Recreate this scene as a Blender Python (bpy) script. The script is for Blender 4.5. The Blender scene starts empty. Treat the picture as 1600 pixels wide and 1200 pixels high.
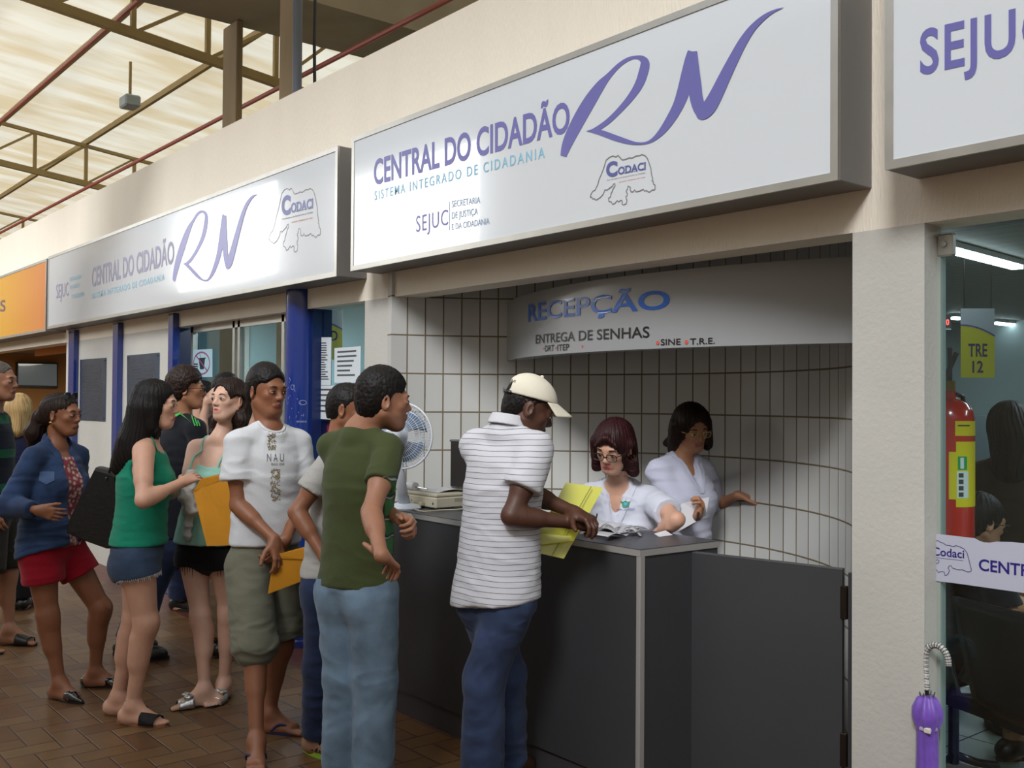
import bpy, math, random
import numpy as np
from mathutils import Vector, Matrix, noise as mnoise

# ------------------------------------------------------------------ camera
F_PX = 1580.0
CAM_H = 1.6
_yaw, _pit, _rol = [math.radians(a) for a in (39.15, 0.97, 0.42)]
_cy, _sy, _cp, _sp, _cr, _sr = (math.cos(_yaw), math.sin(_yaw), math.cos(_pit), math.sin(_pit), math.cos(_rol), math.sin(_rol))
_M = np.array([[_cr, -_sr, 0], [_sr, _cr, 0], [0, 0, 1]]) @ np.array([[1, 0, 0], [0, _cp, _sp], [0, -_sp, _cp]])
AX = np.array([_M @ np.array([_sy, 0, -_cy]), _M @ np.array([_cy, 0, _sy]), _M @ np.array([0, -1, 0])])

S = bpy.context.scene
COL = S.collection
cam_data = bpy.data.cameras.new('camera')
cam_data.sensor_width = 36.0
cam_data.lens = F_PX / 1600.0 * 36.0
cam_data.clip_end = 200
cam = bpy.data.objects.new('camera', cam_data)
COL.objects.link(cam)
_r, _d, _f = AX[:, 0], AX[:, 1], AX[:, 2]
cam.matrix_world = Matrix(((_r[0], -_d[0], -_f[0], 0), (_r[1], -_d[1], -_f[1], 0), (_r[2], -_d[2], -_f[2], CAM_H), (0, 0, 0, 1)))
S.camera = cam

# ------------------------------------------------------------------ view, sky, daylight
S.view_settings.view_transform = 'Standard'
S.view_settings.look = 'None'
S.view_settings.exposure = 0.16
S.view_settings.gamma = 1.0
S.view_settings.use_curve_mapping = False

SKY_STRENGTH = 1.30
world = bpy.data.worlds.new('sky'); S.world = world; world.use_nodes = True
wn = world.node_tree; wn.nodes.clear()
_o = wn.nodes.new('ShaderNodeOutputWorld'); _b = wn.nodes.new('ShaderNodeBackground')
_tc = wn.nodes.new('ShaderNodeTexCoord'); _sx = wn.nodes.new('ShaderNodeSeparateXYZ'); _rp = wn.nodes.new('ShaderNodeValToRGB')
wn.links.new(_tc.outputs['Generated'], _sx.inputs[0]); wn.links.new(_sx.outputs['Z'], _rp.inputs[0])
# hazy white sky; low down the far side of the hall and its dim shops
_e = _rp.color_ramp.elements
_e[0].position = 0.0; _e[0].color = (0.10, 0.09, 0.085, 1); _e[1].position = 1.0; _e[1].color = (1.40, 1.5, 1.62, 1)
for _p, _c in ((0.22, (0.20, 0.195, 0.19, 1)), (0.42, (0.68, 0.73, 0.80, 1)), (0.62, (0.94, 1.0, 1.10, 1))):
    _x = _e.new(_p); _x.color = _c
wn.links.new(_rp.outputs[0], _b.inputs[0]); _b.inputs[1].default_value = SKY_STRENGTH
wn.links.new(_b.outputs[0], _o.inputs[0])

def add_sun(name, direction, energy, angle, color):
    l = bpy.data.lights.new(name, 'SUN'); l.energy = energy; l.angle = math.radians(angle); l.color = color
    o = bpy.data.objects.new(name, l); COL.objects.link(o)
    o.rotation_euler = Vector(direction).to_track_quat('-Z', 'Y').to_euler()
    return o
def add_area(name, loc, direction, sx, sy, energy, color):
    l = bpy.data.lights.new(name, 'AREA'); l.shape = 'RECTANGLE'; l.size = sx; l.size_y = sy; l.energy = energy; l.color = color
    o = bpy.data.objects.new(name, l); COL.objects.link(o); o.location = loc
    o.rotation_euler = Vector(direction).to_track_quat('-Z', 'Y').to_euler()
    return o
# hazy daylight falling in over the open side of the hall
add_sun('hazy_sun', (-0.42, 0.74, -0.66), 2.15, 15, (1.0, 1.0, 1.0))
# two bright daylight openings in the far side of the hall
add_area('daylight_opening', (-13.4, -2.95, 4.6), (0, 1.0, 0), 3.7, 1.55, 150, (0.95, 0.98, 1.0))
add_area('daylight_opening_far', (-20.5, -2.95, 4.95), (0, 1.0, 0), 5.0, 1.8, 200, (0.95, 0.98, 1.0))

# ------------------------------------------------------------------ measuring helpers (pixel of the photograph -> point in the place)
def ray(px, py):
    return AX @ np.array([(px - 800) / F_PX, (py - 600) / F_PX, 1.0])
def onZ(px, py, z=0.0):
    r = ray(px, py); t = (z - CAM_H) / r[2]; return Vector((r[0] * t, r[1] * t, z))
def onY(px, py, y):
    r = ray(px, py); t = y / r[1]; return Vector((r[0] * t, y, CAM_H + r[2] * t))
def onX(px, py, x):
    r = ray(px, py); t = x / r[0]; return Vector((x, r[1] * t, CAM_H + r[2] * t))
def atd(px, py, d):
    r = ray(px, py) * d; return Vector((r[0], r[1], CAM_H + r[2]))
def depth_of(p):
    return float(AX[0, 2] * p[0] + AX[1, 2] * p[1] + AX[2, 2] * (p[2] - CAM_H))

# ------------------------------------------------------------------ materials
def rgb(r, g, b):
    def f(c):
        c /= 255.0
        return c / 12.92 if c <= 0.04045 else ((c + 0.055) / 1.055) ** 2.4
    return (f(r), f(g), f(b), 1.0)
_mc = {}
def mat(name, col, rough=0.6, metal=0.0, var=None, bump=None, emit=None, trans=0.0, coat=0.0, spec=0.5, aniso=None, sheen=0.0, vcol=False, sss=0.0):
    """var=(scale, amount) mottles the colour, bump=(scale, height), aniso=(x,y,z) stretches both"""
    if name in _mc: return _mc[name]
    m = bpy.data.materials.new(name); m.use_nodes = True
    nt = m.node_tree; p = nt.nodes['Principled BSDF']
    p.inputs['Base Color'].default_value = col; p.inputs['Roughness'].default_value = rough
    p.inputs['Metallic'].default_value = metal; p.inputs['Coat Weight'].default_value = coat
    p.inputs['Specular IOR Level'].default_value = spec
    p.inputs['Transmission Weight'].default_value = trans
    if sheen: p.inputs['Sheen Weight'].default_value = sheen
    if sss:
        p.inputs['Subsurface Weight'].default_value = sss
        p.inputs['Subsurface Radius'].default_value = (0.012, 0.005, 0.003)
        p.inputs['Subsurface Scale'].default_value = 1.0
    if emit:
        p.inputs['Emission Color'].default_value = col; p.inputs['Emission Strength'].default_value = emit
    tc = nt.nodes.new('ShaderNodeTexCoord'); mp = nt.nodes.new('ShaderNodeMapping')
    nt.links.new(tc.outputs['Object'], mp.inputs[0])
    if aniso: mp.inputs['Scale'].default_value = aniso
    src = None
    if vcol:
        at = nt.nodes.new('ShaderNodeAttribute'); at.attribute_name = 'tint'; src = at.outputs['Color']
        nt.links.new(src, p.inputs['Base Color'])
    if var:
        n = nt.nodes.new('ShaderNodeTexNoise'); n.inputs['Scale'].default_value = var[0]; n.inputs['Detail'].default_value = 4
        nt.links.new(mp.outputs[0], n.inputs['Vector'])
        mr = nt.nodes.new('ShaderNodeMapRange'); mr.inputs[1].default_value = 0.3; mr.inputs[2].default_value = 0.7
        mr.inputs[3].default_value = 1 - var[1]; mr.inputs[4].default_value = 1 + var[1] * 0.6
        nt.links.new(n.outputs[0], mr.inputs[0])
        mx = nt.nodes.new('ShaderNodeVectorMath'); mx.operation = 'SCALE'
        if src is not None: nt.links.new(src, mx.inputs[0])
        else: mx.inputs[0].default_value = col[:3]
        nt.links.new(mr.outputs[0], mx.inputs['Scale']); nt.links.new(mx.outputs[0], p.inputs['Base Color'])
    if bump:
        n2 = nt.nodes.new('ShaderNodeTexNoise'); n2.inputs['Scale'].default_value = bump[0]; n2.inputs['Detail'].default_value = 5
        nt.links.new(mp.outputs[0], n2.inputs['Vector'])
        b = nt.nodes.new('ShaderNodeBump'); b.inputs['Strength'].default_value = 1.0; b.inputs['Distance'].default_value = bump[1]
        nt.links.new(n2.outputs[0], b.inputs['Height']); nt.links.new(b.outputs[0], p.inputs['Normal'])
    _mc[name] = m
    return m
def glass_mat(name, tint=(0.9, 0.95, 0.95), refl=1.0):
    if name in _mc: return _mc[name]
    m = bpy.data.materials.new(name); m.use_nodes = True; nt = m.node_tree; nt.nodes.clear()
    o = nt.nodes.new('ShaderNodeOutputMaterial'); t = nt.nodes.new('ShaderNodeBsdfTransparent'); g = nt.nodes.new('ShaderNodeBsdfGlossy')
    t.inputs[0].default_value = (*tint, 1); g.inputs['Roughness'].default_value = 0.02
    ge = nt.nodes.new('ShaderNodeNewGeometry'); dp = nt.nodes.new('ShaderNodeVectorMath'); dp.operation = 'DOT_PRODUCT'
    nt.links.new(ge.outputs['Incoming'], dp.inputs[0]); nt.links.new(ge.outputs['Normal'], dp.inputs[1])
    def mm(op, a, b):
        n = nt.nodes.new('ShaderNodeMath'); n.operation = op
        for i, v in enumerate((a, b)):
            if isinstance(v, (int, float)): n.inputs[i].default_value = v
            elif v is not None: nt.links.new(v, n.inputs[i])
        return n
    c = mm('ABSOLUTE', dp.outputs['Value'], None); f = mm('ADD', mm('MULTIPLY', mm('POWER', mm('SUBTRACT', 1.0, c.outputs[0]).outputs[0], 5.0).outputs[0], 0.96).outputs[0], 0.04)
    k = nt.nodes.new('ShaderNodeMath'); k.operation = 'MULTIPLY'; k.inputs[1].default_value = refl
    x = nt.nodes.new('ShaderNodeMixShader')
    nt.links.new(f.outputs[0], k.inputs[0]); nt.links.new(k.outputs[0], x.inputs[0]); nt.links.new(t.outputs[0], x.inputs[1]); nt.links.new(g.outputs[0], x.inputs[2])
    nt.links.new(x.outputs[0], o.inputs[0]); _mc[name] = m; return m
def nodes_of(m):
    return m.node_tree, m.node_tree.nodes, m.node_tree.links, m.node_tree.nodes['Principled BSDF']
def mth(nt, op, a, b=None, c=None):
    n = nt.nodes.new('ShaderNodeMath'); n.operation = op
    for i, v in enumerate((a, b, c)):
        if v is None: continue
        if isinstance(v, (int, float)): n.inputs[i].default_value = v
        else: nt.links.new(v, n.inputs[i])
    return n.outputs[0]

# ------------------------------------------------------------------ mesh building
class MB:
    def __init__(s): s.v = []; s.f = []
    def add(s, vs, fs):
        b = len(s.v); s.v += [tuple(v) for v in vs]; s.f += [tuple(b + i for i in f) for f in fs]; return s
    def box(s, x0, x1, y0, y1, z0, z1, bev=0.0):
        if bev > 0:
            b = min(bev, abs(x1 - x0) / 2.01, abs(y1 - y0) / 2.01, abs(z1 - z0) / 2.01)
            c = [(x0, x1), (y0, y1), (z0, z1)]; vs = []; idx = {}
            for sx in (0, 1):
                for sy in (0, 1):
                    for sz in (0, 1):
                        for a in range(3):
                            p = [c[k][q] for k, q in enumerate((sx, sy, sz))]
                            for k, q in enumerate((sx, sy, sz)):
                                if k != a: p[k] += b if q == 0 else -b
                            idx[(sx, sy, sz, a)] = len(vs); vs.append(p)
            fs = []
            cc = Vector(((x0 + x1) / 2, (y0 + y1) / 2, (z0 + z1) / 2))
            def ff(l):
                pts = [Vector(vs[i]) for i in l]; n = (pts[1] - pts[0]).cross(pts[2] - pts[0])
                if n.dot(sum(pts, Vector()) / len(pts) - cc) < 0: l = l[::-1]
                fs.append(l)
            for a in range(3):
                o = [k for k in range(3) if k != a]
                for q in (0, 1):
                    l = []
                    for u, w in ((0, 0), (1, 0), (1, 1), (0, 1)):
                        k = [0, 0, 0]; k[a] = q; k[o[0]] = u; k[o[1]] = w; l.append(idx[(*k, a)])
                    ff(l)
                for u in (0, 1):
                    for w in (0, 1):
                        k0 = [0, 0, 0]; k0[a] = 0; k0[o[0]] = u; k0[o[1]] = w; k1 = list(k0); k1[a] = 1
                        ff([idx[(*k0, o[0])], idx[(*k1, o[0])], idx[(*k1, o[1])], idx[(*k0, o[1])]])
            for sx in (0, 1):
                for sy in (0, 1):
                    for sz in (0, 1): ff([idx[(sx, sy, sz, a)] for a in range(3)])
            return s.add(vs, fs)
        return s.hexa([(x0, y0, z0), (x1, y0, z0), (x1, y1, z0), (x0, y1, z0), (x0, y0, z1), (x1, y0, z1), (x1, y1, z1), (x0, y1, z1)])
    def hexa(s, p):
        return s.add(p, [(0, 3, 2, 1), (4, 5, 6, 7), (0, 1, 5, 4), (1, 2, 6, 5), (2, 3, 7, 6), (3, 0, 4, 7)])
    def bar(s, a, b, w, h=None, up=(0, 0, 1)):
        a, b = Vector(a), Vector(b); d = (b - a).normalized(); h = h or w
        u = d.cross(Vector(up))
        if u.length < 1e-4: u = d.cross(Vector((1, 0, 0)))
        u.normalize(); n = u.cross(d)
        q = [(-1, -1), (1, -1), (1, 1), (-1, 1)]
        P = [a + u * x * w / 2 + n * y * h / 2 for x, y in q] + [b + u * x * w / 2 + n * y * h / 2 for x, y in q]
        return s.hexa(P)
    def tube(s, pts, r, n=10, cap=True, sx=1.0, up=None):
        pts = [Vector(p) for p in pts]; k = len(pts); rr = r if hasattr(r, '__len__') else [r] * k
        vs = []; prev = Vector(up) if up is not None else None
        for i in range(k):
            d = (pts[min(i + 1, k - 1)] - pts[max(i - 1, 0)])
            d = d.normalized() if d.length > 1e-9 else Vector((0, 0, 1))
            if prev is None: prev = Vector((0, 0, 1)) if abs(d.z) < 0.9 else Vector((1, 0, 0))
            u = prev - d * prev.dot(d)
            if u.length < 1e-6: u = Vector((1, 0, 0)) - d * d.x
            u.normalize(); w = d.cross(u); prev = u
            for j in range(n):
                t = 2 * math.pi * j / n; vs.append(pts[i] + u * math.cos(t) * rr[i] + w * math.sin(t) * rr[i] * sx)
        fs = [(i * n + j, i * n + (j + 1) % n, (i + 1) * n + (j + 1) % n, (i + 1) * n + j) for i in range(k - 1) for j in range(n)]
        if cap: fs += [tuple(range(n))[::-1], tuple((k - 1) * n + j for j in range(n))]
        return s.add(vs, fs)
    def lathe(s, c, prof, n=32, axis='z', cap=True):
        c = Vector(c); vs = []
        for r, h in prof:
            for j in range(n):
                t = 2 * math.pi * j / n; a, b = r * math.cos(t), r * math.sin(t)
                vs.append(c + (Vector((a, b, h)) if axis == 'z' else Vector((a, h, -b)) if axis == 'y' else Vector((h, a, b))))
        k = len(prof)
        fs = [(i * n + j, i * n + (j + 1) % n, (i + 1) * n + (j + 1) % n, (i + 1) * n + j) for i in range(k - 1) for j in range(n)]
        if cap: fs += [tuple(range(n))[::-1], tuple((k - 1) * n + j for j in range(n))]
        return s.add(vs, fs)
    def ribbon(s, pts, nrm, w):
        """flat line of width w along pts lying in the plane of normal nrm"""
        pts = [Vector(p) for p in pts]; nrm = Vector(nrm).normalized(); k = len(pts); vs = []
        ww = w if hasattr(w, '__len__') else [w] * k
        for i in range(k):
            d = pts[min(i + 1, k - 1)] - pts[max(i - 1, 0)]
            if d.length < 1e-9: d = Vector((1, 0, 0))
            u = nrm.cross(d.normalized()); vs += [pts[i] + u * ww[i] / 2, pts[i] - u * ww[i] / 2]
        return s.add(vs, [(2 * i, 2 * i + 1, 2 * i + 3, 2 * i + 2) for i in range(k - 1)])
    def sheet(s, fn, nu, nv, thick=0.0):
        g = [[Vector(fn(i / nu, j / nv)) for j in range(nv + 1)] for i in range(nu + 1)]
        vs = [p for r in g for p in r]; q = nv + 1
        fs = [(i * q + j, (i + 1) * q + j, (i + 1) * q + j + 1, i * q + j + 1) for i in range(nu) for j in range(nv)]
        if thick:
            m = len(vs); N = []
            for i in range(nu + 1):
                for j in range(nv + 1):
                    du = g[min(i + 1, nu)][j] - g[max(i - 1, 0)][j]; dv = g[i][min(j + 1, nv)] - g[i][max(j - 1, 0)]
                    N.append(du.cross(dv).normalized() * thick)
            vs = vs + [a - b for a, b in zip(vs, N)]
            fs += [tuple(m + k for k in f[::-1]) for f in fs]
            bd = [(i, 0) for i in range(nu)] + [(nu, j) for j in range(nv)] + [(i, nv) for i in range(nu, 0, -1)] + [(0, j) for j in range(nv, 0, -1)]
            ids = [i * q + j for i, j in bd]
            fs += [(ids[k], m + ids[k], m + ids[(k + 1) % len(ids)], ids[(k + 1) % len(ids)]) for k in range(len(ids))]
        return s.add(vs, fs)
    def poly(s, pts, off):
        """flat polygon given thickness along off"""
        pts = [Vector(p) for p in pts]; off = Vector(off); k = len(pts)
        return s.add(pts + [p + off for p in pts], [tuple(range(k)), tuple(range(2 * k - 1, k - 1, -1))] + [(i, k + i, k + (i + 1) % k, (i + 1) % k) for i in range(k)])
    def build(s, name, material, parent=None, smooth=False, angle=None, flip=False):
        off = Vector(parent.matrix_world.translation) if parent is not None else Vector()
        if parent is not None: off = world_loc(parent)
        me = bpy.data.meshes.new(name); me.from_pydata([tuple(Vector(v) - off) for v in s.v], [], s.f); me.validate()
        o = bpy.data.objects.new(name, me); COL.objects.link(o); me.materials.append(material)
        if parent is not None: o.parent = parent
        if smooth or angle:
            me.polygons.foreach_set('use_smooth', [True] * len(me.polygons))
            if angle: me.set_sharp_from_angle(angle=math.radians(angle))
        return o
def world_loc(o):
    l = Vector(o.location)
    while o.parent is not None: o = o.parent; l += Vector(o.location)
    return l
def tag(o, label, cat=None, group=None, kind=None):
    if label: o['label'] = label
    if cat: o['category'] = cat
    if group: o['group'] = group
    if kind: o['kind'] = kind
    return o
def thing(name, label, cat, loc, group=None):
    o = bpy.data.objects.new(name, None); COL.objects.link(o); o.location = loc; o.empty_display_size = 0.05
    return tag(o, label, cat, group)
def struct(name, mb, m, **k):
    o = mb.build(name, m, **k); o['kind'] = 'structure'; return o

def text_mesh(s, bold=0.0, spacing=1.0):
    c = bpy.data.curves.new('t', 'FONT'); c.body = s; c.size = 1.0; c.offset = bold; c.space_character = spacing; c.resolution_u = 4
    o = bpy.data.objects.new('t', c); COL.objects.link(o)
    dg = bpy.context.evaluated_depsgraph_get(); dg.update()
    me = bpy.data.meshes.new_from_object(o.evaluated_get(dg))
    v = np.array([x.co[:] for x in me.vertices]); f = [tuple(p.vertices) for p in me.polygons]
    bpy.data.objects.remove(o); bpy.data.curves.remove(c); bpy.data.meshes.remove(me)
    return v, f
CAPH = None
def text_on(mb, s, fn, bold=0.0, spacing=1.0, lift=0.0, bbox_v=False):
    """fn(u, v) with u 0..1 across the text, v 0..1 from baseline to capital height"""
    global CAPH
    if CAPH is None:
        v, _ = text_mesh('H'); CAPH = v[:, 1].max()
    v, f = text_mesh(s, bold, spacing)
    x0, x1 = v[:, 0].min(), v[:, 0].max()
    y0, y1 = (v[:, 1].min(), v[:, 1].max()) if bbox_v else (-bold, CAPH + bold)
    mb.add([fn((a[0] - x0) / (x1 - x0), (a[1] - y0) / (y1 - y0)) for a in v], f)
def quadfn(plane, ll, lr, ul, ur=None, off=(0, -0.002, 0)):
    """bilinear map onto the points where the four pixels meet a surface"""
    P = [plane(*p) for p in (ll, lr, ul)]; P.append(plane(*ur) if ur else P[1] + (P[2] - P[0])); off = Vector(off)
    return lambda u, v: P[0] * (1 - u) * (1 - v) + P[1] * u * (1 - v) + P[2] * (1 - u) * v + P[3] * u * v + off
# ------------------------------------------------------------------ the setting
YW = 3.11          # face of the shop-front wall
YS = 2.905         # face of the sign boxes
plaster = mat('cream_plaster', rgb(229, 220, 205), 0.85, var=(1.2, 0.025), bump=(40, 0.004), aniso=(3, 3, .6))
white_paint = mat('white_painted_plaster', rgb(186, 184, 177), 0.7, var=(2.0, 0.06), bump=(60, 0.0018))
blue_paint = mat('blue_gloss_paint', rgb(22, 48, 122), 0.16, spec=0.6, coat=0.6)
dark_grey = mat('dark_grey_laminate', rgb(58, 59, 62), 0.42, var=(3, 0.06))
edge_grey = mat('grey_edge_band', rgb(150, 148, 145), 0.4)
alu = mat('aluminium', rgb(185, 183, 176), 0.35, metal=0.75, var=(8, 0.08))
box_grey = mat('grey_painted_sheet_metal', rgb(118, 115, 112), 0.5)
black = mat('black_plastic', rgb(18, 18, 20), 0.4)
steel = mat('brushed_steel', rgb(190, 190, 188), 0.25, metal=1.0)

def herringbone():
    m = mat('herringbone_clay_tiles', rgb(140, 95, 60), 0.42, spec=0.45)
    nt, N, L, P = nodes_of(m)
    tc = N.new('ShaderNodeTexCoord'); sp = N.new('ShaderNodeSeparateXYZ'); L.new(tc.outputs['Object'], sp.inputs[0])
    w = 0.1235
    X = mth(nt, 'DIVIDE', mth(nt, 'SUBTRACT', sp.outputs[0], -3.904), w)
    Y = mth(nt, 'DIVIDE', mth(nt, 'SUBTRACT', sp.outputs[1], 2.592), w)
    I, J = mth(nt, 'FLOOR', X), mth(nt, 'FLOOR', Y)
    FX, FY = mth(nt, 'SUBTRACT', X, I), mth(nt, 'SUBTRACT', Y, J)
    K = mth(nt, 'FLOORED_MODULO', mth(nt, 'SUBTRACT', I, J), 4.0)
    eq = lambda v: mth(nt, 'COMPARE', K, float(v), 0.1)
    k0, k1, k2, k3 = eq(0), eq(1), eq(2), eq(3)
    # distance to the sides of the tile; the shared side inside one tile does not count
    dl = mth(nt, 'ADD', FX, mth(nt, 'MULTIPLY', k1, 9)); dr = mth(nt, 'ADD', mth(nt, 'SUBTRACT', 1.0, FX), mth(nt, 'MULTIPLY', k0, 9))
    db = mth(nt, 'ADD', FY, mth(nt, 'MULTIPLY', k2, 9)); dt = mth(nt, 'ADD', mth(nt, 'SUBTRACT', 1.0, FY), mth(nt, 'MULTIPLY', k3, 9))
    D = mth(nt, 'MINIMUM', mth(nt, 'MINIMUM', dl, dr), mth(nt, 'MINIMUM', db, dt))
    g = N.new('ShaderNodeMapRange'); L.new(D, g.inputs[0]); g.inputs[1].default_value = 0.018; g.inputs[2].default_value = 0.04
    # a random number for each tile
    TI = mth(nt, 'SUBTRACT', I, k1); TJ = mth(nt, 'SUBTRACT', J, k2)
    cb = N.new('ShaderNodeCombineXYZ'); L.new(TI, cb.inputs[0]); L.new(TJ, cb.inputs[1])
    wn_ = N.new('ShaderNodeTexWhiteNoise'); wn_.noise_dimensions = '2D'; L.new(cb.outputs[0], wn_.inputs['Vector'])
    rp = N.new('ShaderNodeValToRGB'); L.new(wn_.outputs['Value'], rp.inputs[0])
    e = rp.color_ramp.elements; e[0].color = rgb(90, 59, 35); e[1].color = rgb(114, 87, 55)
    x = e.new(0.35); x.color = rgb(107, 78, 46); x = e.new(0.7); x.color = rgb(101, 67, 40)
    n = N.new('ShaderNodeTexNoise'); n.inputs['Scale'].default_value = 6; n.inputs['Detail'].default_value = 5; L.new(tc.outputs['Object'], n.inputs['Vector'])
    mr = N.new('ShaderNodeMapRange'); L.new(n.outputs[0], mr.inputs[0]); mr.inputs[1].default_value = .3; mr.inputs[2].default_value = .7; mr.inputs[3].default_value = .8; mr.inputs[4].default_value = 1.1
    sc = N.new('ShaderNodeVectorMath'); sc.operation = 'SCALE'; L.new(rp.outputs[0], sc.inputs[0]); L.new(mr.outputs[0], sc.inputs['Scale'])
    # darker clay border strip along the shop fronts
    bd = mth(nt, 'MULTIPLY', mth(nt, 'GREATER_THAN', sp.outputs[1], 2.85), mth(nt, 'GREATER_THAN', sp.outputs[0], -11.45))
    mb_ = N.new('ShaderNodeMix'); mb_.data_type = 'RGBA'; L.new(bd, mb_.inputs[0]); L.new(sc.outputs[0], mb_.inputs[6]); mb_.inputs[7].default_value = rgb(96, 50, 36)
    gm = N.new('ShaderNodeMix'); gm.data_type = 'RGBA'; L.new(g.outputs[0], gm.inputs[0]); gm.inputs[6].default_value = rgb(62, 42, 30); L.new(mb_.outputs[2], gm.inputs[7])
    L.new(gm.outputs[2], P.inputs['Base Color'])
    b = N.new('ShaderNodeBump'); b.inputs['Distance'].default_value = 0.003; L.new(g.outputs[0], b.inputs['Height']); L.new(b.outputs[0], P.inputs['Normal'])
    return m
def grid_tiles(name, pitch_u, pitch_v, grout, tile_col, grout_col, rough, rot=0.0, off=(0, 0)):
    """square-set tiles laid out over the mesh's own uv (in metres)"""
    m = mat(name, tile_col, rough, spec=0.5)
    nt, N, L, P = nodes_of(m)
    uv = N.new('ShaderNodeUVMap'); mp = N.new('ShaderNodeMapping'); mp.inputs['Rotation'].default_value[2] = rot; L.new(uv.outputs[0], mp.inputs[0])
    sp = N.new('ShaderNodeSeparateXYZ'); L.new(mp.outputs[0], sp.inputs[0])
    X = mth(nt, 'ADD', mth(nt, 'DIVIDE', sp.outputs[0], pitch_u), off[0]); Y = mth(nt, 'ADD', mth(nt, 'DIVIDE', sp.outputs[1], pitch_v), off[1])
    def side(v, pitch):
        f = mth(nt, 'FRACT', v); return mth(nt, 'MULTIPLY', mth(nt, 'MINIMUM', f, mth(nt, 'SUBTRACT', 1.0, f)), pitch)
    D = mth(nt, 'MINIMUM', side(X, pitch_u), side(Y, pitch_v))
    g = N.new('ShaderNodeMapRange'); L.new(D, g.inputs[0]); g.inputs[1].default_value = grout * 0.38; g.inputs[2].default_value = grout * 0.62
    cb = N.new('ShaderNodeCombineXYZ'); L.new(mth(nt, 'FLOOR', X), cb.inputs[0]); L.new(mth(nt, 'FLOOR', Y), cb.inputs[1])
    w = N.new('ShaderNodeTexWhiteNoise'); w.noise_dimensions = '2D'; L.new(cb.outputs[0], w.inputs['Vector'])
    mr = N.new('ShaderNodeMapRange'); L.new(w.outputs['Value'], mr.inputs[0]); mr.inputs[3].default_value = .92; mr.inputs[4].default_value = 1.03
    sc = N.new('ShaderNodeVectorMath'); sc.operation = 'SCALE'; sc.inputs[0].default_value = tile_col[:3]; L.new(mr.outputs[0], sc.inputs['Scale'])
    gm = N.new('ShaderNodeMix'); gm.data_type = 'RGBA'; L.new(g.outputs[0], gm.inputs[0]); gm.inputs[6].default_value = grout_col; L.new(sc.outputs[0], gm.inputs[7])
    L.new(gm.outputs[2], P.inputs['Base Color'])
    b = N.new('ShaderNodeBump'); b.inputs['Distance'].default_value = 0.002; L.new(g.outputs[0], b.inputs['Height']); L.new(b.outputs[0], P.inputs['Normal'])
    rm = N.new('ShaderNodeMapRange'); L.new(g.outputs[0], rm.inputs[0]); rm.inputs[3].default_value = 0.9; rm.inputs[4].default_value = rough; L.new(rm.outputs[0], P.inputs['Roughness'])
    return m
def set_uv(o, fn):
    me = o.data; uv = me.uv_layers.new(name='uv'); off = world_loc(o)
    for lp in me.loops:
        c = me.vertices[lp.vertex_index].co; uv.data[lp.index].uv = fn(c + off)

floor = struct('floor', MB().poly([(-40, -14, -.1), (8, -14, -.1), (8, YW, -.1), (-11.45, YW, -.1), (-11.45, 14, -.1), (-40, 14, -.1)], (0, 0, .1)), herringbone())
# room floors behind the wall line
m_in = grid_tiles('pale_floor_tiles', 0.40, 0.40, 0.008, rgb(150, 160, 150), rgb(70, 72, 68), 0.35, rot=0.0)
o = struct('floor_inside', MB().box(-11.45, 8, YW, 14, -0.1, -0.001), m_in); set_uv(o, lambda c: (c.x, c.y))

# unseen wall added across the hall to keep low light off the floor
struct('wall_shade_blocker', MB().box(-32, 9, -3.7, -3.0, 0, 5.6), mat('shade_blocker_paint', rgb(206, 196, 180), .8))

# front wall: parapet band above the openings, solid pieces between them
struct('wall_front', MB().box(-30, 8, YW, YW + 0.16, 2.19, 3.655), plaster)
XL, XR = -4.94, -1.962     # recess opening
m_ = MB().box(XL - 0.27, XL, YW, YW + 0.16, 0, 2.19); struct('wall_pier', m_, white_paint)
m_ = MB().box(XR, -1.70, YW, YW + 0.11, 0, 2.19); struct('wall_pillar', m_, white_paint)
x103, x260 = onY(103, 600, YW).x, onY(262, 600, YW).x
struct('wall_panel', MB().box(x103, x260, YW, YW + 0.14, 0, 2.19), white_paint)
struct('wall_panel_end', MB().box(x103 - 0.002, x103 + 0.15, YW + 0.14, YW + 2.0, 0, 2.6), white_paint)
# recess: curved tiled wall
RC, RR = (-3.45, 2.74), 1.56
a0, a1 = math.radians(166.2), math.radians(22)
def recess_wall():
    mb = MB(); n = 80
    def fn(u, v):
        a = a0 + (a1 - a0) * u; return (RC[0] + RR * math.cos(a), RC[1] + RR * math.sin(a), 2.9 * v)
    mb.sheet(fn, n, 1, -0.08)
    o = struct('wall_recess', mb, grid_tiles('glazed_white_wall_tiles', 0.11218, 0.22, 0.0075, rgb(202, 202, 198), rgb(118, 104, 80), 0.25, off=(0, 0)), smooth=True, angle=40)
    set_uv(o, lambda c: ((math.radians(162.6) - math.atan2(c.y - RC[1], c.x - RC[0])) * RR, c.z - 0.215))
    return o
rw = recess_wall()
struct('ceiling_recess', MB().box(XL - 0.1, XR + 0.1, YW + 0.16, 4.6, 2.62, 2.7), mat('recess_ceiling_paint', rgb(120, 112, 100), 0.8))
struct('floor_recess', MB().box(XL, XR, YW, 4.4, 0.0, 0.012), mat('recess_floor_tile', rgb(120, 90, 66), 0.5))

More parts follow.
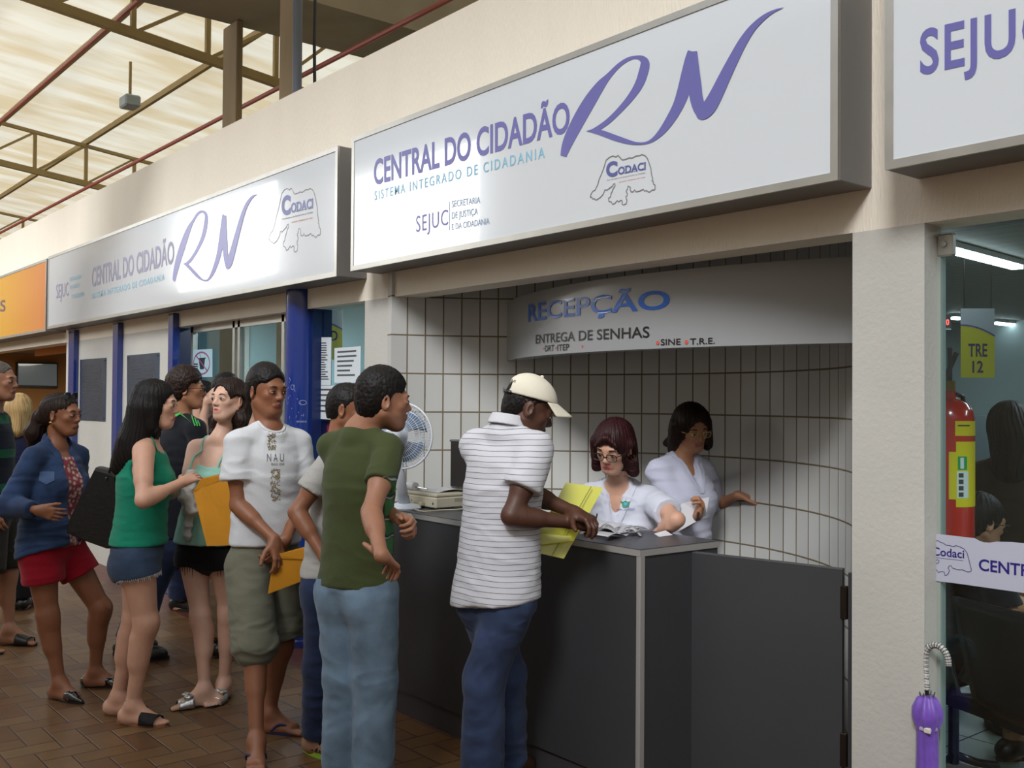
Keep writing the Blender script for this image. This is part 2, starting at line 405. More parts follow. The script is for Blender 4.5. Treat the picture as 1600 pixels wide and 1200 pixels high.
# blue column, jambs and posts
def post(px0, px1, y0, y1, nm):
    return struct(nm, MB().box(onY(px0, 600, y0).x, onY(px1, 600, y0).x, y0, y1, 0, 2.30, 0.004), blue_paint)
post(106, 114.5, YW - 0.05, YW + 0.01, 'trim_1'); post(175, 183, YW - 0.05, YW + 0.01, 'trim_2'); post(261.5, 269, YW - 0.05, YW + 0.01, 'trim_3')
struct('trim_4', MB().box(x260, onY(299, 600, YW + 0.16).x, YW + 0.004, YW + 0.22, 0, 2.19), mat('navy_paint', rgb(16, 34, 84), 0.3))
xc = onY(463, 600, YW - 0.02).x
struct('trim_column', MB().lathe((xc, YW + 0.02, 0), [(0.125, 0), (0.125, 0.04), (0.112, 0.05), (0.108, 2.33)], 40), blue_paint, smooth=True, angle=40)
xj0, xj1 = onY(478, 600, YW + 0.02).x, onY(490, 600, YW + 0.02).x
struct('door_frame', MB().box(xc, xj1 - 0.02, YW + 0.02, YW + 0.16, 0, 2.19), mat('navy_paint', rgb(16, 34, 84), 0.3))
struct('trim_threshold', MB().box(onZ(470, 1010).x, XL - 0.27, YW - 0.005, YW + 0.1, 0, 0.014), mat('pale_stone', rgb(176, 170, 152), 0.6))

# ------------------------------------------------------------------ left office behind glass
office_wall = mat('pale_teal_office_wall', rgb(150, 176, 180), 0.6)
struct('wall_office_back', MB().box(-11.2, -5.35, 5.6, 5.7, 0, 2.7), office_wall)
struct('wall_office_side', MB().box(-5.15, -5.05, YW + 0.16, 5.6, 0, 2.7), office_wall)
struct('wall_office_left', MB().box(-11.3, -11.2, YW + 0.24, 5.6, 0, 2.7), office_wall)
struct('wall_office_partition', MB().box(-9.6, -9.52, YW + 0.24, 4.15, 0, 2.62), office_wall)
struct('ceiling_office', MB().box(-11.2, -5.05, YW + 0.16, 5.7, 2.62, 2.7), mat('office_ceiling', rgb(170, 172, 168), 0.8))
struct('window_1', MB().box(onY(298, 600, 3.2).x, xc, 3.205, 3.213, 0.9, 2.19), glass_mat('window_glass', (0.86, 0.94, 0.95), 1.0))
struct('wall_sill', MB().box(onY(298, 600, 3.2).x, xc, 3.15, 3.26, 0, 0.9), white_paint)
fr = MB()
for px in (301, 366, 374, 443):
    x = onY(px, 600, 3.2).x; fr.box(x - 0.02, x + 0.02, 3.19, 3.23, 0.9, 2.19)
fr.box(onY(298, 600, 3.2).x, xc, 3.19, 3.23, 0.9, 0.94); fr.box(onY(298, 600, 3.2).x, xc, 3.19, 3.23, 2.14, 2.19)
struct('window_1_frame', fr, alu)
x0, x1 = xj1 - 0.02, XL - 0.27
struct('window_2', MB().box(x0, x1, 3.2, 3.208, 0.02, 2.19), glass_mat('window_glass'))
def ceiling_lamp(x0, x1, y0, y1, z, e, label, group=None, watt=28):
    add_area('room_fill', ((x0 + x1) / 2, (y0 + y1) / 2, z - .07), (0, 0, -1), x1 - x0, y1 - y0, watt, (0.86, 0.95, 1.0))  # area light added under the tube to brighten the office
    t = thing('tube_light', label, 'ceiling light', ((x0 + x1) / 2, (y0 + y1) / 2, z), group)
    MB().box(x0, x1, y0, y1, z - 0.03, z).build('housing', mat('white_enamel', rgb(225, 228, 228), 0.4), t)
    MB().box(x0 + 0.01, x1 - 0.01, y0 + 0.01, y1 - 0.01, z - 0.06, z - 0.031, 0.01).build('tube', mat('fluorescent_tube_%d' % int(e * 10), (0.86, 0.95, 1.0, 1), emit=e), t)
    return t
ceiling_lamp(-7.2, -6.0, 4.1, 4.25, 2.62, 9, 'lit fluorescent tube on the office ceiling behind the notice-covered glass')
ceiling_lamp(-10.9, -9.7, 4.3, 4.45, 2.62, 9, 'lit fluorescent tube on the office ceiling behind the sliding window')

# ------------------------------------------------------------------ far left shop
tan = mat('tan_shop_wall', rgb(176, 130, 76), 0.7, var=(1.5, .08))
struct('wall_far_shop', MB().box(-20.2, -20.0, 2.2, 9, 0, 2.6), tan)
struct('ceiling_far_shop', MB().box(-20, -12.0, YW + 0.16, 9, 2.40, 2.5), mat('far_shop_ceiling', rgb(120, 116, 108), 0.8))
add_area('shop_fill', (-16.5, 5.0, 2.3), (0, 0, -1), 1.5, 1.5, 60, (1.0, 0.93, 0.8))  # added area light to brighten the tan wall, no fitting here
struct('wall_far_shop_side', MB().box(-20, -11.8, 8.9, 9, 0, 2.5), tan)
struct('wall_hall_end', MB().box(-30.2, -30, -12, 14, 0, 6.5), mat('hall_end_wall', rgb(170, 150, 120), 0.8, var=(0.7, .1)))

# ------------------------------------------------------------------ right office behind the glass door
grey_room = mat('grey_green_room_wall', rgb(150, 164, 164), 0.6, var=(1.0, .05))
struct('wall_room_back', MB().box(-12.1, 7, 14, 14.1, 0, 2.75), grey_room)
struct('wall_room_left', MB().box(-12.1, -12.0, 5.7, 14, 0, 2.75), grey_room)
struct('wall_room_cabinets', MB().box(-12, 7, 9.0, 9.1, 0, 1.5), mat('counter_front_blue_grey', rgb(96, 108, 112), 0.5))
def slat_ceiling():
    m = mat('slatted_ceiling', rgb(104, 106, 100), 0.6); nt, N, L, P = nodes_of(m)
    tc = N.new('ShaderNodeTexCoord'); sp = N.new('ShaderNodeSeparateXYZ'); L.new(tc.outputs['Object'], sp.inputs[0])
    f = mth(nt, 'FRACT', mth(nt, 'DIVIDE', sp.outputs[1], 0.2)); k = mth(nt, 'GREATER_THAN', f, 0.06)
    g = N.new('ShaderNodeMix'); g.data_type = 'RGBA'; L.new(k, g.inputs[0]); g.inputs[6].default_value = rgb(70, 72, 68); g.inputs[7].default_value = rgb(120, 122, 114)
    L.new(g.outputs[2], P.inputs['Base Color']); return m
struct('ceiling_room', MB().box(-12.1, 7, 4.9, 14.1, 2.75, 2.8).box(-1.9, 7, YW + 0.16, 4.9, 2.75, 2.8), slat_ceiling())
struct('window_3', MB().box(-1.70, 3.0, 3.195, 3.205, 0.01, 2.165), glass_mat('window_glass'))
struct('door_jamb', MB().box(-1.70, -1.688, 3.19, 3.225, 0, 2.15), mat('silicone_edge', rgb(150, 160, 152), 0.4))
t = thing('glass_clamp', 'square steel patch fitting at the top corner of the glass door', 'door fitting', (-1.66, 3.19, 2.1))
MB().box(-1.70, -1.645, 3.185, 3.215, 2.085, 2.16, 0.006).build('plate', alu, t)
MB().lathe((-1.672, 3.184, 2.125), [(0.0, -0.006), (0.009, -0.006), (0.011, 0)], 16, 'y').build('screw', steel, t)
p0, p1 = onZ(1474, 388, 2.69), onZ(1590, 418, 2.69)
def room_lamp(a, b, w, label, e=9):
    t = thing('tube_light', label, 'ceiling light', (a + b) / 2, 'tube lights in the room behind the glass')
    MB().bar(a + Vector((0, 0, .035)), b + Vector((0, 0, .035)), w, 0.04).build('housing', mat('white_enamel', rgb(225, 228, 228), 0.4), t)
    MB().bar(a, b, w * 0.85, 0.028).build('tube', mat('fluorescent_tube_%d' % int(e * 10), (0.86, 0.95, 1.0, 1), emit=e), t)
for q_ in ((0.2, 5.0), (-1.6, 6.0), (-4, 8.2), (-3.6, 11.5), (-6.5, 12)): add_area('room_fill', (q_[0], q_[1], 2.62), (0, 0, -1), 1.2, .2, 20, (0.86, 0.95, 1.0))  # added area lights filling the dark room, not tied to the tubes
room_lamp(p0, p1, 0.10, 'longest lit tube light, nearest the glass door, on the slatted ceiling')
room_lamp(onZ(1554, 505, 2.69), onZ(1584, 508, 2.69), 0.09, 'lit tube light on the ceiling just right of the yellow banner')
room_lamp(onZ(1488, 497, 2.69), onZ(1500, 498, 2.69), 0.09, 'smallest lit tube light, beside the red number display')

# ------------------------------------------------------------------ roof of the hall
def sheet_mat():
    m = bpy.data.materials.new('translucent_roof_sheet'); m.use_nodes = True; nt = m.node_tree; nt.nodes.clear(); N, L = nt.nodes, nt.links
    o = N.new('ShaderNodeOutputMaterial'); d = N.new('ShaderNodeBsdfDiffuse'); t = N.new('ShaderNodeBsdfTranslucent'); a = N.new('ShaderNodeMixShader')
    tc = N.new('ShaderNodeTexCoord'); mp = N.new('ShaderNodeMapping'); mp.inputs['Scale'].default_value = (1.0, 0.22, 1.0); L.new(tc.outputs['Object'], mp.inputs[0])
    n = N.new('ShaderNodeTexNoise'); n.inputs['Scale'].default_value = 2.2; n.inputs['Detail'].default_value = 3; L.new(mp.outputs[0], n.inputs['Vector'])
    r = N.new('ShaderNodeValToRGB'); L.new(n.outputs[0], r.inputs[0])
    e = r.color_ramp.elements; e[0].position = .38; e[0].color = rgb(228, 210, 172); e[1].position = .62; e[1].color = rgb(246, 240, 220)
    L.new(r.outputs[0], d.inputs[0]); L.new(r.outputs[0], t.inputs[0]); a.inputs[0].default_value = 0.42
    L.new(d.outputs[0], a.inputs[1]); L.new(t.outputs[0], a.inputs[2]); L.new(a.outputs[0], o.inputs[0]); return m
ROOF_S = -0.117
def roof_z(y): return 6.15 + ROOF_S * (y - 2.44)
wood = mat('weathered_wood', rgb(142, 122, 92), 0.8, var=(5, 0.2), aniso=(1, 1, 0.2))
truss_paint = mat('ochre_painted_truss', rgb(148, 126, 78), 0.6, var=(6, .1))
mb = MB(); sheet_w = 1.02
mb.sheet(lambda u, v: (-34 + 42 * u, 0.25 + 13.75 * v, roof_z(0.25 + 13.75 * v) + 0.018 * math.sin(u * 42 / sheet_w * 2 * math.pi * 1)), 336, 6)
struct('ceiling_roof_sheets', mb, sheet_mat(), smooth=True)
# purlins running along the hall
for k, y in enumerate((0.4, 1.0, 2.6, 3.75, 5.0, 6.4, 8.0)):
    struct('trim_purlin', MB().bar((-34, y, roof_z(y) - 0.05), (8, y, roof_z(y) - 0.05), 0.05, 0.08), truss_paint)
def truss(X, label):
    t = thing('roof_truss', label, 'roof truss', (X, 2.44, roof_z(2.44) - 0.7), 'painted roof trusses')
    y0, y1 = 0.3, 5.6 if X > -14 else 8
    top = lambda y: (X, y, roof_z(y) - 0.13); bot = lambda y: (X, y, roof_z(y) - 0.75)
    MB().bar(top(y0), top(y1), 0.06, 0.05).build('top_chord', truss_paint, t)
    MB().bar(bot(y0), bot(y1), 0.08, 0.09).build('bottom_chord', truss_paint, t)
    y = y0
    while y < y1 - 0.3:
        MB().bar(bot(y), top(y), 0.05).build('vertical_web', truss_paint, t)
        MB().bar(bot(y), top(min(y + 0.78, y1)), 0.035).build('diagonal_web', truss_paint, t)
        y += 0.78
    return t
truss(-10.3, 'ochre steel roof truss ending at the wooden post above the white sign')
truss(-17.2, 'ochre steel roof truss farther back, over the left end of the wall')
truss(-24.5, 'farthest ochre steel roof truss, at the left edge above the orange sign')
# concrete beam and posts
struct('wall_concrete_beam', MB().box(-8.70, -7.74, -0.9, 9, 5.0, 5.9), mat('stained_concrete', rgb(150, 138, 118), 0.85, var=(1.2, .25)))
for nm, pxa, pxb, yy, zt, lab in (('post', 347, 369, 3.75, 5.0, 'weathered wooden post reaching the concrete beam, left of the pair above the wall'), ('post', 435, 458, 3.45, 5.86, 'weathered wooden post beside the grey drainpipe, right of the pair above the wall')):
    a, b = onY(pxa, 170, yy).x, onY(pxb, 170, yy).x
    o = MB().box(a, b, yy, yy + .06, 0, zt, 0.01).build('wooden_post', wood); tag(o, lab, 'post', 'wooden posts above the wall')
xp = onY(464.5, 100, 3.44).x
o = MB().tube([(xp, 3.44, 0), (xp, 3.44, 5.9)], 0.035, 14).build('drainpipe', mat('grey_pvc', rgb(92, 98, 112), 0.35), smooth=True, angle=50); tag(o, 'dark grey drainpipe running up beside the right wooden post', 'pipe')
o = MB().tube([(xp + .1, 3.55, 3), (xp + .11, 3.52, 4.2), (xp + .16, 3.5, 5.0), (xp + .2, 3.5, 6)], 0.012, 6).build('cable', black); tag(o, 'thin black cable hanging beside the grey drainpipe', 'cable')
red = mat('red_pipe_paint', rgb(150, 66, 54), 0.5)
def rpipe(y, z, x0, x1, lab):
    o = MB().tube([(x0, y, z), (x1, y, z)], 0.022, 8).build('sprinkler_pipe', red); tag(o, lab, 'pipe', 'red sprinkler pipes under the roof')
rpipe(onX(154, 56, -11).y, onX(154, 56, -11).z, -30, 2, 'upper red sprinkler pipe crossing the roof behind the trusses')
q = onX(290, 213, -11); rpipe(q.y, q.z, -30, 4, 'lower red sprinkler pipe running just above the wall top')
q = atd(203, 158, 13.0)
t = thing('floodlight', 'small grey floodlight fixed under the pale roof sheets', 'floodlight', q)
MB().box(q.x - .13, q.x + .13, q.y - .1, q.y + .1, q.z - .09, q.z + .06, .02).build('housing', mat('floodlight_grey', rgb(140, 150, 154), .4), t)
MB().bar(q + Vector((0, 0, .05)), Vector((q.x, q.y, roof_z(q.y))), .03).build('bracket', truss_paint, t)
# ------------------------------------------------------------------ sign boards
sign_white = mat('glossy_sign_panel', rgb(207, 212, 217), 0.12, spec=0.6, coat=0.5)
purple = mat('violet_lettering', rgb(104, 102, 166), 0.35, spec=.4)
cyan = mat('light_blue_lettering', rgb(120, 182, 208), 0.35)
faded = mat('faded_blue_lettering', rgb(122, 146, 176), 0.35)
navy = mat('navy_lettering', rgb(86, 92, 150), 0.35)
outline_grey = mat('grey_outline', rgb(120, 116, 116), 0.5)
redtxt = mat('red_lettering', rgb(206, 84, 66), 0.5)
S1, S2, S3 = (-11.30, -5.19), (-5.03, -1.888), (-1.72, 2.2)
ZB, ZT = 2.332, 3.095
def sign_box(x0, x1, label, facemat, zb=ZB, zt=ZT, name='sign_board'):
    t = thing(name, label, 'sign', ((x0 + x1) / 2, YW, zb), 'sign boards along the shop fronts')
    MB().box(x0, x1, YS + 0.012, YW, zb, zt, 0.003).build('casing', box_grey, t)
    f = 0.028; mb = MB()
    for a in ((x0, x1, zb, zb + f), (x0, x1, zt - f, zt), (x0, x0 + f, zb + f, zt - f), (x1 - f, x1, zb + f, zt - f)):
        mb.box(a[0], a[1], YS, YS + 0.013, a[2], a[3])
    mb.build('frame', alu, t)
    MB().box(x0 + f, x1 - f, YS + 0.004, YS + 0.012, zb + f, zt - f).build('panel', facemat, t)
    return t
PY = YS + 0.0025
sp = lambda px, py: onY(px, py, PY)
sgn1 = sign_box(*S1, 'long white sign with CENTRAL DO CIDADÃO RN, left of the reception sign', sign_white, 2.318, 3.08)
sgn2 = sign_box(*S2, 'white sign with CENTRAL DO CIDADÃO RN above the reception counter', sign_white)
sgn3 = sign_box(*S3, 'white sign starting with SEJUC at the top right corner', sign_white, 2.335, 3.15)
def letters(parent, name, m, items):
    for s, q, kw in items:
        mb = MB(); text_on(mb, s, quadfn(sp, *q, off=(0, 0, 0)), **kw); mb.build(name, m, parent)
B = dict(bold=0.012)
letters(sgn2, 'lettering', purple, [('CENTRAL DO CIDADÃO', ((584, 290), (890, 206), (584, 250), (890, 157)), dict(bold=0.022))])
letters(sgn2, 'lettering', cyan, [('SISTEMA INTEGRADO DE CIDADANIA', ((585, 313), (851, 246), (585, 299), (851, 229)), dict(bold=0.008, spacing=1.35))])
letters(sgn2, 'lettering', purple, [('SEJUC', ((650, 363), (700, 351), (650, 338), (700, 327)), dict(spacing=1.15))])
letters(sgn2, 'lettering', faded, [('SECRETARIA', ((706, 324), (750, 317), (706, 314), (750, 307)), {}), ('DE JUSTIÇA', ((706, 342), (746.5, 335), (706, 332), (746.5, 325)), {}), ('E DA CIDADANIA', ((706, 359), (764.7, 350), (706, 350), (764.7, 340)), {})])
MB().ribbon([sp(702.3, 315), sp(702.3, 360)], (0, -1, 0), 0.004).build('lettering', faded, sgn2)
# calligraphic RN
RN = [[(85, 1028, 40), (105, 960, 62), (140, 880, 76), (200, 765, 84), (265, 655, 80), (330, 560, 60), (385, 497, 36), (450, 430, 28), (510, 390, 25), (560, 377, 22), (600, 385, 40), (622, 415, 58), (610, 480, 62), (580, 560, 56), (520, 650, 44), (440, 740, 36), (370, 805, 34), (310, 845, 30), (268, 860, 16), (238, 863, 3)],
      [(238, 863, 3), (275, 862, 22), (330, 872, 36), (430, 908, 38), (510, 933, 30), (570, 944, 18), (630, 940, 16), (680, 915, 26), (735, 862, 44), (790, 785, 60), (840, 695, 70), (875, 600, 82), (900, 500, 84), (920, 400, 74), (935, 338, 62)],
      [(935, 338, 62), (942, 440, 72), (952, 560, 84), (960, 640, 86), (978, 705, 84), (996, 752, 66), (1006, 786, 22)],
      [(962, 758, 16), (992, 752, 78), (1040, 710, 92), (1090, 625, 86), (1150, 500, 76), (1210, 380, 66), (1270, 270, 56), (1330, 185, 44), (1400, 118, 32), (1465, 76, 18), (1533, 50, 3)]]
def smooth_path(P, n=6):
    out = []
    for i in range(len(P) - 1):
        p0, p1, p2, p3 = [np.array(P[max(0, min(len(P) - 1, i + k))], float) for k in (-1, 0, 1, 2)]
        for j in range(n):
            t = j / n; out.append(0.5 * ((2 * p1) + (-p0 + p2) * t + (2 * p0 - 5 * p1 + 4 * p2 - p3) * t * t + (-p0 + 3 * p1 - 3 * p2 + p3) * t ** 3))
    out.append(np.array(P[-1], float)); return out
def rn_logo(parent, m, mapper):
    mb = MB()
    for k, st in enumerate(RN):
        pts = smooth_path(st); vs = []
        for i, p in enumerate(pts):
            d = pts[min(i + 1, len(pts) - 1)] - pts[max(i - 1, 0)]; d = d[:2] / np.hypot(*d[:2]); n = np.array((-d[1], d[0]))
            for s in (1, -1):
                q = p[:2] + n * s * p[2] / 2; vs.append(mapper(860 + q[0] * .2375, q[1] * .2375) + Vector((0, -0.0004 * k, 0)))
        mb.add(vs, [(2 * i, 2 * i + 1, 2 * i + 3, 2 * i + 2) for i in range(len(pts) - 1)])
    return mb.build('logo', m, parent)
rn_logo(sgn2, purple, sp)
MAP = [(235, 830), (245, 790), (275, 735), (318, 712), (360, 620), (385, 530), (430, 430), (470, 320), (500, 215), (560, 165), (615, 145), (665, 162), (700, 135), (735, 175), (770, 212), (830, 200), (890, 175), (930, 183), (1000, 145), (1060, 140), (1095, 122), (1150, 140), (1190, 190), (1215, 260), (1245, 350), (1255, 440), (1278, 540), (1262, 555), (1285, 570), (1290, 615), (1318, 630), (1315, 700), (1300, 715), (1275, 708), (1220, 750), (1165, 718), (1145, 735), (1120, 700), (1060, 730), (1000, 742), (975, 710), (950, 742), (915, 742), (900, 700), (908, 670), (865, 645), (855, 700), (832, 730), (855, 780), (850, 812), (828, 815), (835, 860), (850, 880), (835, 940), (790, 962), (765, 945), (768, 895), (752, 880), (705, 912), (690, 885), (640, 940), (605, 950), (590, 912), (545, 900), (540, 850), (575, 825), (582, 770), (605, 730), (620, 685), (652, 640), (645, 605), (622, 615), (605, 650), (560, 680), (515, 715), (475, 712), (468, 745), (450, 785), (400, 840), (335, 880), (300, 855), (272, 858), (262, 830), (235, 835)]
def codaci(parent, mapper, m_txt, caps=True):
    pts = [mapper(900 + x * .09375, 230 + y * .09375) for x, y in MAP]
    MB().ribbon(pts, (0, -1, 0), 0.0045 if caps else 0.003).build('logo_outline', outline_grey, parent)
    f = lambda q: quadfn(lambda x, y: mapper(900 + x * .09375, 230 + y * .09375), *q, off=(0, 0, 0))
    mb = MB(); text_on(mb, 'C', f(((500, 505), (690, 480), (500, 250), (690, 225))), bold=0.05); text_on(mb, 'ODACI', f(((698, 462), (1160, 375), (698, 335), (1160, 245))), bold=0.03)
    # bracketed serifs of the display face
    for x, y in ((828, 325), (822, 432), (905, 418), (985, 402), (1135, 262), (1130, 378)):
        mb.add([mapper(900 + a * .09375, 230 + b * .09375) for a, b in ((x - 28, y + 4), (x + 28, y - 6), (x + 28, y - 14), (x - 28, y - 4))], [(0, 1, 2, 3)])
    mb.build('lettering', m_txt, parent)
    mb = MB(); text_on(mb, 'Coordenadoria de Atendimento ao Cidadão', f(((510, 560), (1155, 435), (510, 540), (1155, 412)))); mb.build('lettering', outline_grey, parent)
    mb = MB(); text_on(mb, 'Levando cidadania até você', f(((715, 590), (1150, 505), (715, 568), (1150, 485)))); mb.build('lettering', redtxt, parent)
codaci(sgn2, sp, navy)
def remap(a2, b2, a1, b1):
    A2, B2, A1, B1 = sp(*a2), sp(*b2), sp(*a1), sp(*b1)
    kx, kz = (B1.x - A1.x) / (B2.x - A2.x), (B1.z - A1.z) / (B2.z - A2.z)
    def f(px, py):
        p = sp(px, py); return Vector((A1.x + (p.x - A2.x) * kx, p.y, A1.z + (p.z - A2.z) * kz))
    return f
letters(sgn1, 'lettering', mat('faded_violet_lettering', rgb(128, 124, 156), .35), [('CENTRAL DO CIDADÃO', ((143.4, 448.7), (272, 411.6), (143.4, 418.7), (272, 376)), dict(bold=0.02))])
letters(sgn1, 'lettering', cyan, [('SISTEMA INTEGRADO DE CIDADANIA', ((143.4, 467.5), (257.2, 437.5), (143.4, 458.5), (257.2, 427.5)), dict(bold=0.01, spacing=1.3)), ('SECRETARIA', ((109, 439.5), (127.5, 434.5), (109, 434), (127.5, 428.5)), {}), ('DE JUSTIÇA', ((110, 452), (125, 448), (110, 446), (125, 442)), {}), ('E DA CIDADANIA', ((112, 467), (131.5, 462), (112, 461), (131.5, 455)), {})])
letters(sgn1, 'lettering', mat('faded_violet_lettering', rgb(128, 124, 156), .35), [('SEJUC', ((88, 466.5), (107.3, 461.5), (88, 445), (107.3, 441)), {})])
rn_logo(sgn1, mat('faded_violet_logo', rgb(140, 140, 190), .35), remap((874.3, 245), (1224, 12), (269, 439), (402, 304)))
codaci(sgn1, remap((922, 307.8), (1002.7, 241.7), (420, 374.3), (484.3, 294.6)), navy)
letters(sgn3, 'lettering', purple, [('SEJUC', ((1437.4, 118), (1650.6, 71), (1437.4, 47.6), (1650.6, -2)), dict(bold=0.02, spacing=1.12))])

# orange sign, left end
def orange_mat():
    m = mat('orange_yellow_sign_print', rgb(236, 170, 60), 0.15, spec=.6, coat=.5); nt, N, L, P = nodes_of(m)
    tc = N.new('ShaderNodeTexCoord'); sx = N.new('ShaderNodeSeparateXYZ'); L.new(tc.outputs['Object'], sx.inputs[0])
    mr = N.new('ShaderNodeMapRange'); L.new(sx.outputs[0], mr.inputs[0]); mr.inputs[1].default_value = -0.6; mr.inputs[2].default_value = 3.0
    r = N.new('ShaderNodeValToRGB'); L.new(mr.outputs[0], r.inputs[0]); e = r.color_ramp.elements
    e[0].color = rgb(232, 190, 70); e[1].color = rgb(224, 140, 84); x = e.new(.55); x.color = rgb(230, 168, 62)
    L.new(r.outputs[0], P.inputs['Base Color']); return m
sg0 = sign_box(-17.4, -11.36, 'orange and yellow sign at the far left end of the wall', orange_mat(), 2.30, 3.07)
letters(sg0, 'lettering', mat('dark_brown_lettering', rgb(96, 84, 90), .4), [('ES', ((-8, 489), (8.5, 486), (-8, 472), (8.5, 468)), dict(bold=.02))])
o = MB().box(-14.6, -11.9, 3.6, 3.65, 2.16, 2.38).build('inner_sign', mat('orange_inner_panel', rgb(214, 130, 24), .4)); tag(o, 'narrow orange panel seen under the orange sign, inside the far shop', 'sign')

# ------------------------------------------------------------------ curved reception sign
AC, AR = (-3.2, 5.82), 2.54
def onArc(px, py):
    r = ray(px, py); a = r[0] ** 2 + r[1] ** 2; b = -2 * (r[0] * AC[0] + r[1] * AC[1]); c = AC[0] ** 2 + AC[1] ** 2 - AR * AR
    D = b * b - 4 * a * c; t = (-b - math.sqrt(max(D, 0))) / 2 / a; p = r * t
    return math.atan2(p[1] - AC[1], p[0] - AC[0]), CAM_H + p[2]
def arcp(a, z, r=AR): return Vector((AC[0] + r * math.cos(a), AC[1] + r * math.sin(a), z))
rs = thing('reception_sign', 'curved grey hanging sign reading RECEPÇÃO ENTREGA DE SENHAS', 'sign', (AC[0], AC[1] - AR, 1.835))
A0, A1 = math.radians(236.5), math.radians(295)
MB().sheet(lambda u, v: arcp(A0 + (A1 - A0) * u, 1.835 + 0.335 * v), 60, 1, 0.10).build('panel', mat('satin_grey_sign', rgb(150, 152, 154), 0.22, spec=.6), rs, smooth=True, angle=40)
def arc_text(mb, s, ll, lr, ul, ur, **kw):
    a_, z0 = onArc(*ll); b_, z1 = onArc(*lr); _, z2 = onArc(*ul); _, z3 = onArc(*ur)
    def f(u, v):
        za, zb_ = z0 + (z1 - z0) * u, z2 + (z3 - z2) * u
        return arcp(a_ + (b_ - a_) * u, za + (zb_ - za) * v, AR + 0.003)
    text_on(mb, s, f, **kw)
mb = MB(); arc_text(mb, 'RECEPÇÃO', (826, 503.3), (1047, 482.5), (826, 476), (1047, 453), bold=0.018); mb.build('lettering', mat('blue_vinyl_lettering', rgb(16, 88, 180), .3, coat=.25), rs)
for a_ in (('ENTREGA DE SENHAS', (837.7, 537), (1015.3, 527.3), (837.7, 523.5), (1015.3, 510)), ('DRT', (852.3, 549), (866.5, 548), (852.3, 540), (866.5, 538.5)), ('ITEP', (871.4, 548), (890, 547), (871.4, 538.5), (890, 537)),
           ('SINE', (1033, 539.5), (1064, 538.5), (1033, 530), (1064, 529)), ('T.R.E.', (1078.7, 538.5), (1117.5, 537), (1078.7, 529), (1117.5, 527.5))):
    mb = MB(); arc_text(mb, *a_, bold=.01); mb.build('lettering', mat('black_vinyl_lettering', rgb(28, 26, 28), .3), rs)
for px, py, r in ((850, 544.5, .006), (869, 543.5, .006), (910.3, 541, .006), (1028, 535.6, .009), (1073, 534.6, .009)):
    mb = MB(); a, z = onArc(px, py); mb.add([arcp(a + r * math.cos(k * math.pi / 6) / AR, z + r * math.sin(k * math.pi / 6), AR + .003) for k in range(12)], [tuple(range(12))]); mb.build('bullet_dot', redtxt, rs)

# ------------------------------------------------------------------ counter
CT = 1.035
c0, c1 = onZ(1000, 858.6, CT), onZ(1123, 844.5, CT)
yf = c0.y; xr = c0.x
ct = thing('reception_counter', 'dark grey laminate reception counter with light edges', 'counter', (xr - 1.0, yf + .25, 0))
xl = XL + 0.14
prof = [(xl, yf + 0.0), (xr, yf), (c1.x, c1.y), (xl, c1.y + 0.06)]
MB().poly([(x, y, CT - 0.003) for x, y in prof], (0, 0, 0.003)).build('worktop', mat('grey_worktop', rgb(78, 79, 84), 0.38, var=(5, .05)), ct)
MB().poly([(x, y, CT - 0.028) for x, y in prof], (0, 0, 0.0245)).build('edge_band', edge_grey, ct)
i = 0.006
MB().hexa([(xl, yf + i, .12), (xr - .022, yf + i, .12), (xr - .022, c1.y, .12), (xl, c1.y, .12), (xl, yf + i, CT - .028), (xr - .022, yf + i, CT - .028), (xr - .022, c1.y, CT - .028), (xl, c1.y, CT - .028)]).build('front_panel', dark_grey, ct)
MB().hexa([(xr - .0215, yf + .03, .12), (xr - .006, yf + .03, .12), (c1.x - .006, c1.y, .12), (xr - .0215, c1.y, .12), (xr - .0215, yf + .03, CT - .028), (xr - .006, yf + .03, CT - .028), (c1.x - .006, c1.y, CT - .028), (xr - .0215, c1.y, CT - .028)]).build('side_panel', dark_grey, ct)
MB().box(xr - .021, xr + .001, yf + .001, yf + .029, .12, CT - .028, .002).build('corner_edge', edge_grey, ct)
MB().box(xl, xr - .02, yf + .02, c1.y - .02, 0, .12).build('plinth', mat('plinth_laminate', rgb(66, 64, 66), .5), ct)
g0, g1 = onZ(1075, 861, 1.0), onZ(1318, 888.5, 1.0)
gt = thing('counter_gate', 'plain dark grey swing gate between the counter and the pillar', 'gate', (g0.x, g0.y, 0))
MB().bar((g0.x, g0.y, .52), (g1.x, g1.y, .52), .022, .95).build('panel', dark_grey, gt)
MB().bar((g0.x, g0.y, .9985), (g1.x, g1.y, .9985), .023, .005).build('edge_band', mat('dark_edge', rgb(84, 84, 86), .4), gt)
hv = (g1 - g0).normalized()
for z in (.88, .35):
    MB().box(g1.x - .004, g1.x + .022, g1.y - .018, g1.y + .004, z - .06, z + .06, .003).build('hinge', mat('dark_bronze_metal', rgb(60, 52, 46), .35, metal=.8), gt)
gp = g0 - hv * 0.03
MB().box(gp.x - .02, gp.x + .028, gp.y - .005, gp.y + .05, .02, .985, .002).build('post', mat('gate_post_laminate', rgb(60, 61, 64), .45), gt)
MB().box(g1.x + .024, XR + .001, g1.y - .01, g1.y + .02, .02, .99, .002).build('hinge_strip', dark_grey, gt)
q = onZ(1055, 852, 1.0); MB().lathe((g0.x - .09, yf + .28, 1.0), [(.004, 0), (.006, .003), (.004, .008)], 10).build('latch_knob', steel, gt)
